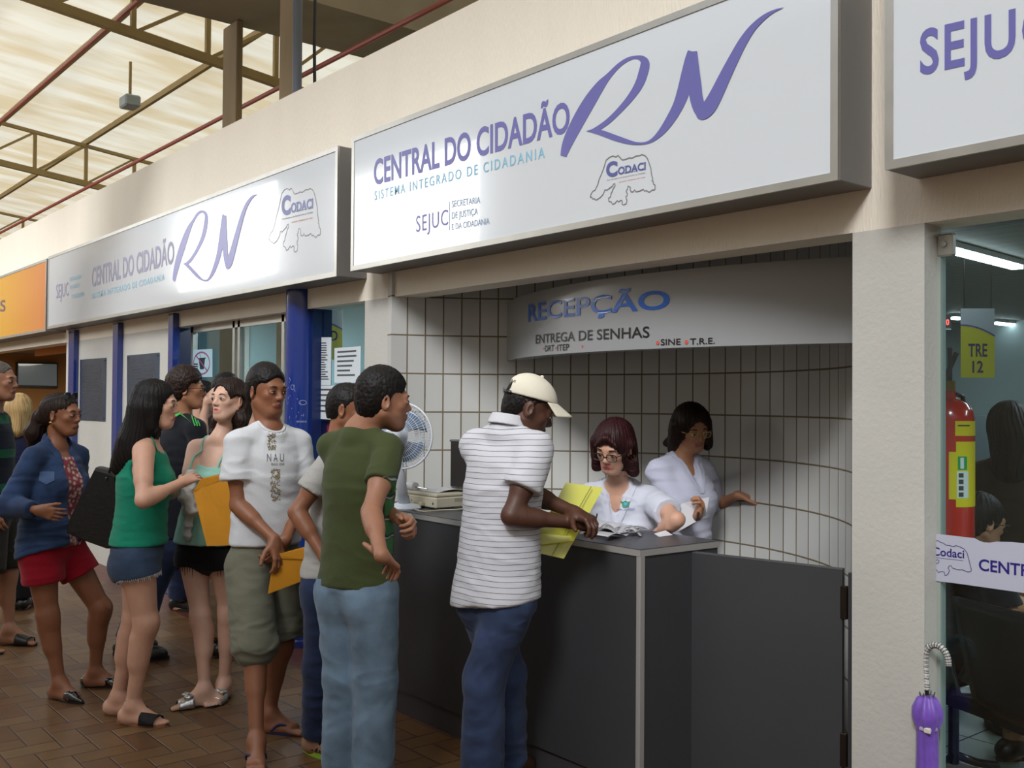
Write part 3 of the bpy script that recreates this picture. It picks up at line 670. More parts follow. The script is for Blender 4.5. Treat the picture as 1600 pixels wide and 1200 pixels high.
# ------------------------------------------------------------------ figure modelling: signed distance shapes meshed as one surface
RIGHT = Vector((_sy, _cy, 0)); AWAY = Vector((-_cy, _sy, 0)); UP = Vector((0, 0, 1))
def heading(deg):
    """0 faces the right of the picture, 90 faces away, -90 faces the viewer"""
    a = math.radians(deg); return RIGHT * math.cos(a) + AWAY * math.sin(a)
def frame(deg, pitch=0, roll=0):
    """(forward, left, up) axes; pitch>0 looks down, roll>0 tips towards the left shoulder"""
    f = heading(deg); l = UP.cross(f); u = UP.copy()
    p = math.radians(pitch); f, u = f * math.cos(p) - u * math.sin(p), u * math.cos(p) + f * math.sin(p)
    r = math.radians(roll); l, u = l * math.cos(r) - u * math.sin(r), u * math.cos(r) + l * math.sin(r)
    return f, l, u
class Shape:
    def __init__(s): s.p = []
    def cap(s, a, b, ra, rb=None, k=0.02, clip=None, sub=False):
        s.p.append(('cap', np.array(a, float), np.array(b, float), float(ra), float(ra if rb is None else rb), k, clip, sub)); return s
    def ell(s, c, fr, r, k=0.02, clip=None, sub=False):
        s.p.append(('ell', np.array(c, float), np.array([list(v) for v in fr], float), tuple(r), None, k, clip, sub)); return s
    def tub(s, a, b, fr, ra, rb, k=0.02, clip=None, sub=False):
        """tapering tube of oval section from a to b; fr gives the two section axes"""
        s.p.append(('tub', np.array(a, float), np.array(b, float), (np.array([list(v) for v in fr], float), tuple(ra), tuple(rb)), None, k, clip, sub)); return s
    def bounds(s):
        lo = np.full(3, 1e9); hi = np.full(3, -1e9)
        for q in s.p:
            if q[7]: continue
            l, h = prim_box(q); lo = np.minimum(lo, l); hi = np.maximum(hi, h)
        return lo, hi
def prim_box(q):
    if q[0] == 'cap': r = max(q[3], q[4]); return np.minimum(q[1], q[2]) - r, np.maximum(q[1], q[2]) + r
    if q[0] == 'ell':
        e = np.sqrt(((q[2] * np.array(q[3])[:, None]) ** 2).sum(0)); return q[1] - e, q[1] + e
    r = max(max(q[3][1]), max(q[3][2])); return np.minimum(q[1], q[2]) - r, np.maximum(q[1], q[2]) + r
PAD = 0.03
def evaluate(shape, lo, h, n, fill=0.5):
    F = np.full(n, fill, np.float32)
    for q in shape.p:
        k = q[5]; l, hi = prim_box(q); m = max(PAD, k, 2.5 * h)
        i0 = np.maximum(np.floor((l - m - lo) / h).astype(int), 0); i1 = np.minimum(np.ceil((hi + m - lo) / h).astype(int) + 1, n)
        if (i1 <= i0).any(): continue
        X = (lo[0] + h * np.arange(i0[0], i1[0]))[:, None, None]; Y = (lo[1] + h * np.arange(i0[1], i1[1]))[None, :, None]; Z = (lo[2] + h * np.arange(i0[2], i1[2]))[None, None, :]
        if q[0] == 'cap':
            a, b = q[1], q[2]; ab = b - a; L = max(ab @ ab, 1e-12)
            t = np.clip(((X - a[0]) * ab[0] + (Y - a[1]) * ab[1] + (Z - a[2]) * ab[2]) / L, 0, 1)
            d = np.sqrt((X - a[0] - t * ab[0]) ** 2 + (Y - a[1] - t * ab[1]) ** 2 + (Z - a[2] - t * ab[2]) ** 2) - (q[3] + (q[4] - q[3]) * t)
        elif q[0] == 'ell':
            c, R, r = q[1], q[2], q[3]; x, y, z = X - c[0], Y - c[1], Z - c[2]
            g = [x * R[i, 0] + y * R[i, 1] + z * R[i, 2] for i in range(3)]
            k0 = np.sqrt(sum((g[i] / r[i]) ** 2 for i in range(3))); k1 = np.sqrt(sum((g[i] / r[i] ** 2) ** 2 for i in range(3))) + 1e-9
            d = k0 * (k0 - 1) / k1
        else:
            a, b = q[1], q[2]; R, ra, rb = q[3]; ab = b - a; L = max(ab @ ab, 1e-12)
            x, y, z = X - a[0], Y - a[1], Z - a[2]; t0 = (x * ab[0] + y * ab[1] + z * ab[2]) / L; t = np.clip(t0, 0, 1)
            x, y, z = x - t * ab[0], y - t * ab[1], z - t * ab[2]
            u = x * R[0, 0] + y * R[0, 1] + z * R[0, 2]; v = x * R[1, 0] + y * R[1, 1] + z * R[1, 2]
            ru, rv = ra[0] + (rb[0] - ra[0]) * t, ra[1] + (rb[1] - ra[1]) * t
            k0 = np.sqrt((u / ru) ** 2 + (v / rv) ** 2); k1 = np.sqrt((u / ru ** 2) ** 2 + (v / rv ** 2) ** 2) + 1e-9
            d = np.maximum(k0 * (k0 - 1) / k1, (np.abs(t0 - 0.5) - 0.5) * math.sqrt(L))
        if q[6]:
            for p, nn in q[6]:
                d = np.maximum(d, (X - p[0]) * nn[0] + (Y - p[1]) * nn[1] + (Z - p[2]) * nn[2])
        d = d.astype(np.float32); sl = tuple(slice(a_, b_) for a_, b_ in zip(i0, i1)); A = F[sl]
        if q[7]:
            if k > 0: hh = np.maximum(k - np.abs(A + d), 0) / k; F[sl] = np.maximum(A, -d) + hh * hh * k * 0.25
            else: F[sl] = np.maximum(A, -d)
        else:
            if k > 0: hh = np.maximum(k - np.abs(A - d), 0) / k; F[sl] = np.minimum(A, d) - hh * hh * k * 0.25
            else: F[sl] = np.minimum(A, d)
    return F
def surface(F, lo, h):
    I = F < 0; nx, ny, nz = [s - 1 for s in F.shape]
    c = np.zeros((nx, ny, nz), np.int8)
    for dx in (0, 1):
        for dy in (0, 1):
            for dz in (0, 1): c += I[dx:nx + dx, dy:ny + dy, dz:nz + dz]
    act = (c > 0) & (c < 8); ijk = np.argwhere(act)
    if not len(ijk): return np.zeros((0, 3)), np.zeros((0, 4), int)
    idx = np.full((nx, ny, nz), -1, np.int32); idx[act] = np.arange(len(ijk))
    S_ = np.zeros((len(ijk), 3)); C = np.zeros(len(ijk))
    cr = [(a, b, d) for a in (0, 1) for b in (0, 1) for d in (0, 1)]
    for a in cr:
        for ax in range(3):
            if a[ax]: continue
            b = list(a); b[ax] = 1
            va = F[ijk[:, 0] + a[0], ijk[:, 1] + a[1], ijk[:, 2] + a[2]]; vb = F[ijk[:, 0] + b[0], ijk[:, 1] + b[1], ijk[:, 2] + b[2]]
            m = (va < 0) != (vb < 0); t = va[m] / (va[m] - vb[m]); p = np.array(a, float)[None].repeat(m.sum(), 0); p[:, ax] = t
            S_[m] += p; C[m] += 1
    V = lo + h * (ijk + S_ / C[:, None]); Q = []
    for ax in range(3):
        o = [(1, 2), (2, 0), (0, 1)][ax]; sl0 = [slice(None)] * 3; sl1 = [slice(None)] * 3; sl0[ax] = slice(0, -1); sl1[ax] = slice(1, None)
        A, B_ = I[tuple(sl0)], I[tuple(sl1)]; e = np.argwhere(A != B_)
        ok = (e[:, o[0]] > 0) & (e[:, o[1]] > 0) & (e[:, o[0]] < F.shape[o[0]] - 1) & (e[:, o[1]] < F.shape[o[1]] - 1); e = e[ok]
        fl = A[e[:, 0], e[:, 1], e[:, 2]]; q = []
        for du, dv in ((-1, -1), (0, -1), (0, 0), (-1, 0)):
            g = e.copy(); g[:, o[0]] += du; g[:, o[1]] += dv; q.append(idx[g[:, 0], g[:, 1], g[:, 2]])
        q = np.stack(q, 1); q[~fl] = q[~fl][:, ::-1]; Q.append(q)
    return V, np.concatenate(Q)
def mesh_shape(shape, h, fine=(), cuts=(), ease=1):
    """fine: [(lo, hi, h)] boxes meshed at a finer step; cuts: [(point, normal, radius)] open ends of garments"""
    def run(lo, hi, hh, trim=False):
        n = np.ceil((hi - lo) / hh).astype(int) + 2; return surface(evaluate(shape, lo, hh, n), lo, hh)
    lo, hi = shape.bounds(); V, Q = run(lo - 0.02, hi + 0.02, h)
    for a, b, hh in fine:
        a = np.maximum(np.array(a, float), lo - 0.02); b = np.minimum(np.array(b, float), hi + 0.02)
        if (b <= a).any(): continue
        C = V[Q].mean(1); keep = ~((C > a + 0.7 * h) & (C < b - 0.7 * h)).all(1); Q = Q[keep]
        V2, Q2 = run(a, b, hh); Q = np.concatenate([Q, Q2 + len(V)]); V = np.concatenate([V, V2])
    for p, nn, r in ():
        p, nn = np.array(p), np.array(nn); C = V[Q].mean(1); N = np.cross(V[Q[:, 2]] - V[Q[:, 0]], V[Q[:, 3]] - V[Q[:, 1]]); N /= np.linalg.norm(N, axis=1)[:, None] + 1e-12
        bad = (np.abs((C - p) @ nn) < 0.75 * h) & (N @ nn > 0.8) & (np.linalg.norm(C - p, axis=1) < r); Q = Q[~bad]
    used = np.zeros(len(V), bool); used[Q.ravel()] = True; re = np.cumsum(used) - 1
    V, Q = V[used], re[Q]
    for _ in range(ease):
        A = np.zeros_like(V); W = np.zeros(len(V))
        for a in range(4):
            for b in ((a + 1) % 4, (a + 3) % 4): np.add.at(A, Q[:, a], V[Q[:, b]]); np.add.at(W, Q[:, a], 1)
        V = V * 0.5 + 0.5 * A / W[:, None]
    return V, Q
def vnormals(V, Q):
    N = np.cross(V[Q[:, 2]] - V[Q[:, 0]], V[Q[:, 3]] - V[Q[:, 1]]); O = np.zeros_like(V)
    for a in range(4): np.add.at(O, Q[:, a], N)
    return O / (np.linalg.norm(O, axis=1)[:, None] + 1e-12)
def make_obj(name, V, Q, m, parent=None, origin=None, tint=None):
    off = np.array(world_loc(parent)) if parent is not None else (np.array(origin) if origin is not None else np.zeros(3))
    me = bpy.data.meshes.new(name); me.vertices.add(len(V)); me.vertices.foreach_set('co', (V - off).astype(np.float32).ravel())
    me.loops.add(len(Q) * 4); me.polygons.add(len(Q)); me.loops.foreach_set('vertex_index', Q.astype(np.int32).ravel())
    me.polygons.foreach_set('loop_start', np.arange(0, len(Q) * 4, 4, dtype=np.int32)); me.update(calc_edges=True)
    me.polygons.foreach_set('use_smooth', [True] * len(Q))
    if tint is not None:
        at = me.color_attributes.new('tint', 'FLOAT_COLOR', 'POINT'); at.data.foreach_set('color', np.concatenate([tint, np.ones((len(V), 1))], 1).astype(np.float32).ravel())
    me.materials.append(m); o = bpy.data.objects.new(name, me); COL.objects.link(o)
    if parent is not None: o.parent = parent
    elif origin is not None: o.location = origin
    return o
def vnoise(P, seed=0):
    """smooth value noise, one number per point"""
    Pi = np.floor(P).astype(np.int64); f = P - Pi; f = f * f * (3 - 2 * f); r = np.zeros(len(P))
    def hsh(i, j, k):
        n = (i * 73856093) ^ (j * 19349663) ^ (k * 83492791) ^ (seed * 2654435761 + 12345)
        n = (n ^ (n >> 13)) * 1274126177 & 0x7fffffff; return ((n ^ (n >> 16)) & 0xffff) / 65535.0
    for a in (0, 1):
        for b in (0, 1):
            for c in (0, 1):
                w = (f[:, 0] if a else 1 - f[:, 0]) * (f[:, 1] if b else 1 - f[:, 1]) * (f[:, 2] if c else 1 - f[:, 2]); r += w * hsh(Pi[:, 0] + a, Pi[:, 1] + b, Pi[:, 2] + c)
    return r
def wrinkle(V, Q, amp, seed=0.0, axis=(0.5, 0.5, 2.2), freq=9.0):
    """ridged folds, longer across the light axes"""
    if amp <= 0: return V
    sd = int(seed * 10); ax = np.array(axis) * freq
    W0 = np.stack([vnoise(V * 5 + 3.1, sd + 7), vnoise(V * 5 + 9.7, sd + 8), vnoise(V * 5, sd + 9)], 1) - .5
    P = V * ax + W0 * 1.6; c, s_ = math.cos(.5), math.sin(.5); P2 = np.stack([P[:, 0] * c - P[:, 2] * s_, P[:, 1], P[:, 2] * c + P[:, 0] * s_], 1); P3 = np.stack([P[:, 0] * c + P[:, 2] * s_, P[:, 1], P[:, 2] * c - P[:, 0] * s_], 1)
    r1 = 1 - np.abs(2 * vnoise(P2, sd) - 1) * 2; r2 = 1 - np.abs(2 * vnoise(P3 * 1.4 + 5, sd + 1) - 1) * 2; lo = vnoise(V * 6, sd + 2) * 2 - 1; hi = vnoise(P * 2.6, sd + 3) * 2 - 1
    gate = np.clip(vnoise(V * 4 + 2, sd + 4) * 2 - .35, 0, 1); w = gate * (.9 * np.clip(r1, -.3, 1) + .6 * np.clip(r2, -.3, 1)) + .3 * lo + .3 * hi
    return V + vnormals(V, Q) * (amp * w)[:, None]
def strands(V, Q, c, amp, n=46, seed=0.0):
    d = V - np.array(c); a = np.arctan2(d @ np.array(AWAY), d @ np.array(RIGHT))
    w = np.sin(a * n + 3 * np.sin(d[:, 2] * 22 + seed)) + 0.6 * np.sin(a * n * 0.43 + 2 * np.sin(d[:, 2] * 13 + seed) + seed)
    return V + vnormals(V, Q) * (amp * w)[:, None]

def skin(name, col, rough=0.5): return mat('skin_' + name, col, rough, vcol=True, var=(22, 0.05), bump=(160, 0.0006), sss=0.12)
def hairmat(name, col): return mat('hair_' + name, col, 0.52, var=(30, .35), bump=(90, .003), aniso=(1, 1, .12), spec=.25)
def cloth(name, col, var=0.06, bump=260, rough=0.85): return mat('cloth_' + name, col, rough, var=(7, var), bump=(bump, 0.0012), spec=.2, sheen=0.1)
eye_white = mat('eye_white', rgb(205, 200, 195), 0.2); iris_dark = mat('dark_iris', rgb(34, 22, 16), 0.1); lash = mat('lash_black', rgb(22, 16, 14), .6)

# --- a hand: metacarpals, five separate fingers with knuckle bends, thumb off the side of the palm
def hand(sh, W, d, n, t, s=1.0, curl=(20, 25, 15), spread=1.0, thumb=(0.55, 0.75, 0.35), curls=None, thumb_bend=20):
    W, d, n, t = Vector(W), Vector(d).normalized(), Vector(n).normalized(), Vector(t).normalized()
    n = (n - d * n.dot(d)).normalized(); t = (t - d * t.dot(d) - n * t.dot(n)).normalized()
    base = (0.030, 0.0105, -0.0105, -0.030); reach = (0.088, 0.092, 0.087, 0.078); ln = (0.070, 0.078, 0.073, 0.057); fan = (0.10, 0.02, -0.06, -0.16)
    sh.cap(W, W + d * 0.03 * s, 0.021 * s, 0.022 * s, k=0.02)
    for i in range(4):
        b = W + (d * reach[i] + t * base[i]) * s
        sh.cap(W + (d * 0.012 + t * base[i] * 0.55) * s, b, 0.0145 * s, 0.0108 * s, k=0.014)
    sh.ell(W + (d * 0.045 + t * 0.02 + n * 0.006) * s, (d, t, n), (0.035 * s, 0.018 * s, 0.015 * s), k=0.012)
    for i in range(4):
        b = W + (d * reach[i] + t * base[i]) * s; c = curls[i] if curls else curl
        dd = (d + t * fan[i] * spread).normalized(); nn = n.copy(); p = b; r = (0.0092, 0.0086, 0.0078, 0.0068)
        for j, fr in enumerate((0.46, 0.30, 0.24)):
            a = math.radians(c[j]); dd, nn = dd * math.cos(a) + nn * math.sin(a), nn * math.cos(a) - dd * math.sin(a)
            q = p + dd * ln[i] * fr * s; sh.cap(p, q, r[j] * s * (0.9 if i == 3 else 1), r[j + 1] * s * (0.9 if i == 3 else 1), k=0.005 if j == 0 else 0.003); p = q
    b = W + (d * 0.022 + t * 0.022 + n * 0.004) * s; dd = (d * thumb[0] + t * thumb[1] + n * thumb[2]).normalized()
    p = b
    for j, (L_, r0, r1) in enumerate(((0.044, 0.0145, 0.0115), (0.034, 0.0112, 0.0100), (0.026, 0.0102, 0.0080))):
        if j: a = math.radians(thumb_bend); dd = (dd * math.cos(a) + d * math.sin(a)).normalized()
        q = p + dd * L_ * s; sh.cap(p, q, r0 * s, r1 * s, k=0.012 if j == 0 else 0.004); p = q
def foot(sh, A, fd, s=1.0, toes=True):
    A, fd = Vector(A), Vector((fd[0], fd[1], 0)).normalized(); l = UP.cross(fd); g = lambda a, b, z: Vector((A.x, A.y, 0)) + fd * a * s + l * b * s + UP * z * s
    heel = g(-0.045, 0, 0.034); sh.cap(heel, g(-0.01, 0, 0.045), 0.032 * s, 0.036 * s, k=0.02); sh.cap(A, g(-0.03, 0, 0.05), 0.034 * s, 0.032 * s, k=0.03)
    sh.cap(A + fd * 0.01 * s, g(0.11, 0.012, 0.032), 0.036 * s, 0.021 * s, k=0.03); sh.cap(g(-.02, -.012, .03), g(0.115, -0.022, 0.024), 0.026 * s, 0.017 * s, k=0.03); sh.cap(g(-.02, .0, .03), g(0.125, 0.022, 0.025), 0.026 * s, 0.020 * s, k=0.03)
    return g
def toes(sh, g, s, left):
    m = -1 if left else 1   # the big toe is on the inner side
    for i, (b, a0_, L_, r) in enumerate(((0.030, 0.125, 0.050, 0.0125), (0.012, 0.132, 0.044, 0.0088), (-0.003, 0.128, 0.038, 0.0082), (-0.017, 0.120, 0.032, 0.0078), (-0.030, 0.108, 0.026, 0.0074))):
        sh.cap(g(a0_, b * m * 1.0, 0.020), g(a0_ + L_, b * m * 1.05, 0.013), r * s, r * 0.9 * s, k=0.006)
def on_len(px, py, frm, L, near):
    """point on the pixel's sight line at bone length L from frm (nearer or farther of the two); the closest point if out of reach"""
    r = Vector(ray(px, py)); o = Vector((0, 0, CAM_H)); f = Vector(frm) - o; a = r.dot(r); b = r.dot(f); c = f.dot(f) - L * L; D = b * b - a * c
    t = b / a if D < 0 else (b - math.sqrt(D)) / a if near else (b + math.sqrt(D)) / a
    p = o + r * t
    if D < 0: p = Vector(frm) + (p - Vector(frm)).normalized() * L
    return p
class Person:
    """lays the joints out from where they stand in the photograph, at this person's distance from the camera"""
    def __init__(P, D, head, neck, hip, face, turn, pitch=0, roll=0, s=1.0, sex='m', lean=0, sh_w=None, hip_turn=None, neck_dd=0, head_dd=0, hip_dd=0, hs=1.0, tilt=0):
        P.D, P.s, P.sex, P.hs = D, s, sex, hs
        P.tf = frame(turn, lean); P.hf = frame(turn if hip_turn is None else hip_turn); P.face = frame(face, pitch, roll)
        P.neck = atd(*neck, D + neck_dd); P.hip = atd(*hip, D + hip_dd); P.head = atd(*head, D + head_dd)
        w = (0.158 if sex == 'm' else 0.140) * s if sh_w is None else sh_w; P.w = w
        u = (P.neck - P.hip).normalized(); P.u = u; f, l = P.tf[0], P.tf[1]; l = (l + UP * math.tan(math.radians(tilt))).normalized()
        P.tr = [f - u * f.dot(u), l, u]; P.tr[0].normalize()
        P.sL = P.neck + l * w - u * 0.072 * s; P.sR = P.neck - l * w - u * 0.072 * s
        hw = (0.088 if sex == 'm' else 0.092) * s; hl = P.hf[1]; P.hL = P.hip + hl * hw - UP * 0.03 * s; P.hR = P.hip - hl * hw - UP * 0.03 * s
        P.L = (P.neck - P.hip).length
    def arm(P, side, el, wr, el_near=True, wr_near=True, ul=0.285, fl=0.25):
        sh = P.sL if side == 'L' else P.sR; e = on_len(*el, sh, ul * P.s, el_near) if len(el) == 2 else Vector(el); w = on_len(*wr, e, fl * P.s, wr_near) if len(wr) == 2 else Vector(wr)
        setattr(P, 'e' + side, e); setattr(P, 'w' + side, w); return P
    def leg(P, side, an, kn, fwd, kd=None):
        """ankle from where it meets the floor in the picture; knee on its sight line"""
        a = onZ(*an, 0.085 * P.s); h = P.hL if side == 'L' else P.hR; D = (depth_of(a) + depth_of(h)) / 2 if kd is None else kd
        setattr(P, 'a' + side, a); setattr(P, 'k' + side, atd(*kn, D)); setattr(P, 'f' + side, heading(fwd)); return P
def body_shape(P, hands=None, fem=None, arms=True, feet='bare', legs=True, bust=0.0, heavy=1.0, leg_r=1.0, arm_r=1.0, mouth_open=False, skip_toes=False):
    s, f, l, u = P.s, *P.tr; sh = Shape(); w = P.w; B_ = P.sex == 'f'
    ch = P.hip + u * (P.L * 0.66); wa = P.hip + u * (P.L * 0.28); P.chest, P.waist = ch, wa; hv = heavy
    sh.ell(ch, (f, l, u), (0.103 * s * hv, (0.148 if not B_ else 0.130) * s * hv, 0.19 * s), k=0.03)
    sh.cap(P.sL - l * 0.03 * s, P.sR + l * 0.03 * s, 0.045 * s, k=0.03)
    for S0 in (P.sL, P.sR): sh.cap(P.neck - u * 0.012 * s, S0 + u * 0.012 - l * (0.02 if S0 is P.sL else -0.02), 0.046 * s, 0.034 * s, k=0.025)
    sh.ell(wa, (f, l, u), (0.092 * s * hv, (0.122 if not B_ else 0.108) * s * hv, 0.16 * s), k=0.035)
    hf, hl = P.hf[0], P.hf[1]
    sh.ell(P.hip + UP * 0.0, (hf, hl, UP), (0.102 * s * hv, (0.150 if not B_ else 0.158) * s * hv, 0.12 * s), k=0.035)
    P.gl = (0.045, 0.080, 0.076) if B_ else (0.028, 0.076, 0.072)
    for g in (1, -1): sh.ell(P.hip - hf * P.gl[0] * s + hl * g * 0.07 * s - UP * 0.06 * s, (hf, hl, UP), (P.gl[1] * s * hv, P.gl[2] * s * hv, 0.088 * s), k=0.04)
    if bust:
        for g in (1, -1): sh.ell(ch + f * 0.075 * s + l * g * 0.065 * s - u * 0.03 * s, (f, l, u), (bust * s, bust * 1.05 * s, bust * s), k=0.05)
    hf_, hl_, hu = P.face; S2 = s * P.hs; c = P.head
    H = lambda a, b, z: c + (hf_ * a + hl_ * b + hu * z) * S2
    P.H = H; fr = (hf_, hl_, hu); E = lambda a, b, z, r, k=0.015, sub=False, ff=fr: sh.ell(H(a, b, z), ff, tuple(q * S2 for q in r), k=k, sub=sub)
    nk = (0.056 if not B_ else 0.047) * S2
    sh.cap(H(-0.028, 0, -0.05), P.neck + f * 0.0, nk, nk * 1.05, k=0.03)
    E(-0.014, 0, 0.028, (0.098, 0.077, 0.090)); E(0.032, 0, -0.035, (0.063, 0.057, 0.080), k=0.025)
    sh.cap(H(0.068, 0.008, -0.094), H(0.068, -0.008, -0.094), 0.021 * S2, k=0.03)
    for g in (1, -1):
        sh.cap(H(-0.002, g * 0.056, -0.05), H(0.052, g * 0.024, -0.096), (0.018 if not B_ else 0.015) * S2, k=0.03)
        E(0.060, g * 0.034, -0.018, (0.018, 0.022, 0.018), 0.02)
    sh.cap(H(0.080, 0.034, 0.021), H(0.080, -0.034, 0.021), 0.0125 * S2, k=0.02)
    for g in (1, -1): E(0.100, g * 0.032, 0.001, (0.016, 0.018, 0.011), 0.012, sub=True)
    sh.cap(H(0.085, 0, 0.012), H(0.1055, 0, -0.026), 0.0075 * S2, 0.0108 * S2, k=0.014)
    for g in (1, -1): sh.cap(H(0.093, g * 0.0115, -0.030), H(0.098, g * 0.0105, -0.031), 0.0078 * S2, k=0.008)
    # eyelids
    for g in (1, -1): E(0.079, g * 0.032, 0.000, (0.0150, 0.0175, 0.0130), 0.006)
    dz = 0.005 if mouth_open else 0.0
    sh.cap(H(0.086, 0.023, -0.0615), H(0.0945, 0, -0.057 + dz * 0.5), 0.0050 * S2, 0.0065 * S2, k=0.007); sh.cap(H(0.086, -0.023, -0.0615), H(0.0945, 0, -0.057 + dz * 0.5), 0.0050 * S2, 0.0065 * S2, k=0.007)
    sh.cap(H(0.0865, 0.018, -0.0665 - dz), H(0.0865, -0.018, -0.0665 - dz), 0.0072 * S2, k=0.008); sh.cap(H(0.0905, 0.008, -0.0675 - dz), H(0.0905, -0.008, -0.0675 - dz), 0.0070 * S2, k=0.006)
    if mouth_open: sh.cap(H(0.1, 0.013, -0.063), H(0.1, -0.013, -0.063), 0.0055 * S2, k=0.003, sub=True)
    else: sh.cap(H(0.1010, 0.018, -0.0625), H(0.1010, -0.018, -0.0625), 0.0028 * S2, k=0.003, sub=True)
    for g in (1, -1):
        ef = [hf_ * 0.85 + hl_ * g * 0.5, hl_ * 0.85 - hf_ * g * 0.5, hu]
        E(-0.008, g * 0.079, -0.008, (0.019, 0.0085, 0.032), 0.006, ff=ef); E(-0.003, g * 0.087, -0.004, (0.011, 0.006, 0.020), 0.004, sub=True, ff=ef)
    P.fine = [(np.array(c) - 0.145 * S2, np.array(c) + 0.145 * S2, 0.0036)]
    if arms:
        for sd in 'LR':
            if not hasattr(P, 'e' + sd): continue
            S0, e, wr = getattr(P, 's' + sd), getattr(P, 'e' + sd), getattr(P, 'w' + sd); ar = arm_r * (0.88 if B_ else 1.0) * s; d1 = (e - S0).normalized(); d2 = (wr - e).normalized()
            sh.cap(S0, S0 + d1 * 0.05 * s, 0.050 * ar, 0.050 * ar, k=0.025); sh.cap(S0, e, 0.046 * ar, 0.036 * ar, k=0.02); sh.cap(S0 + d1 * 0.10 * s, S0 + d1 * 0.17 * s, 0.045 * ar, 0.043 * ar, k=0.02)
            sh.cap(e, wr, 0.036 * ar, 0.0235 * ar, k=0.02); sh.cap(e + d2 * 0.045 * s, e + d2 * 0.10 * s, 0.0395 * ar, 0.035 * ar, k=0.02)
            if hands and sd in hands:
                kw = dict(hands[sd]); hd = kw.pop('d', None); hd = Vector(hd) if hd is not None else d2
                hand(sh, wr, hd, kw.pop('n'), kw.pop('t'), s * (0.9 if B_ else 1.0), **kw); P.fine.append((np.array(wr) - 0.2 * s, np.array(wr) + 0.2 * s, 0.0036))
    if legs:
        for sd in 'LR':
            h_, k_, a_, fd = getattr(P, 'h' + sd), getattr(P, 'k' + sd), getattr(P, 'a' + sd), getattr(P, 'f' + sd); lr = leg_r * s
            sh.cap(h_, k_, 0.083 * lr, 0.051 * lr, k=0.03); sh.cap(k_ + fd * 0.008, k_ + fd * 0.008 + (a_ - k_).normalized() * 0.03, 0.050 * lr, k=0.03)
            q = k_ + (a_ - k_) * 0.22 - fd * 0.016 * s; sh.cap(k_, a_, 0.045 * lr, 0.030 * lr, k=0.03); sh.cap(q, q + (a_ - k_) * 0.24, 0.043 * lr, 0.036 * lr, k=0.045)
            g = foot(sh, a_, fd, s)
            if not skip_toes: toes(sh, g, s, sd == 'L'); P.fine.append((np.array(a_) - 0.2, np.array(a_) + 0.2, 0.0042))
    P.body = sh; return sh
def col3(c): return np.array(c[:3])
def make_person(P, label, skin_m, skin_c, lips=(150, 80, 72), h=0.0065, eyes=True, group=None, look=(0, 0), brows=None, fineon=True, stubble=None):
    V, Q = mesh_shape(P.body, h, P.fine if fineon else (), ease=1)
    base = Vector((P.hip.x, P.hip.y, max(0.0, float(V[:, 2].min())) if V[:, 2].min() > 0.1 else 0.0))
    T = np.tile(col3(skin_c), (len(V), 1)); S2 = P.s * P.hs; hf_, hl_, hu = [np.array(v) for v in P.face]
    d = (V - np.array(P.head)) / S2; a, b, z = d @ hf_, d @ hl_, d @ hu
    m = np.exp(-((np.abs(b) / 0.025) ** 4 + ((z + 0.063) / 0.0115) ** 4)) * (a > 0.08); T = T * (1 - m[:, None]) + col3(rgb(*lips)) * m[:, None]
    red = np.exp(-(((np.abs(b) - 0.04) / 0.02) ** 2 + ((z + 0.03) / 0.02) ** 2)) * (a > 0.03) * 0.25; T *= 1 - red[:, None] * np.array([0, 0.25, 0.2])
    if stubble is not None:
        m = (np.clip((-z - 0.045) / 0.02, 0, 1) * np.clip((a + 0.02) / 0.03, 0, 1) * np.clip((z + 0.14) / 0.02, 0, 1) * stubble)[:, None]; T = T * (1 - m) + col3(rgb(40, 28, 24)) * m
    o = make_obj('person', V, Q, skin_m, origin=base, tint=T); tag(o, label, 'person', group); P.obj = o
    if eyes:
        H = P.H
        for g in (1, -1):
            q = H(0.0815, g * 0.032, -0.0005); n = 12; mb = MB()
            # eyeball front with its iris as a sub-part
            lk = (P.face[0] + P.face[1] * look[0] + P.face[2] * look[1]).normalized(); sphere(mb, q, 0.0138 * S2, 12, 8, sq=(1, 1.18, .52), fr=P.face)
            e = mb.build('eye', eye_white, o, smooth=True); mb = MB(); sphere(mb, q + lk * 0.0092 * S2, 0.0070 * S2, 10, 6); mb.build('iris', iris_dark, e, smooth=True)
            pts = [H(0.0945 - 0.0045 * abs(t) ** 2, g * 0.032 + 0.0155 * t, 0.0058 - 0.0045 * t * t) for t in (-1, -.6, -.2, .2, .6, 1)]
            MB().tube(pts, [0.0008, .0016, .002, .002, .0016, .0008], 5).build('eyelash', lash, o)
            if brows:
                pts = [H(0.094 - 0.006 * (t + .3) ** 2, g * (0.032 + 0.019 * t), 0.0225 + 0.004 * (1 - (t - .2) ** 2)) for t in (-1, -.5, 0, .5, 1)]
                MB().tube(pts, [0.0028, .0034, .0032, .0026, .0012], 6).build('eyebrow', brows, o)
    return o
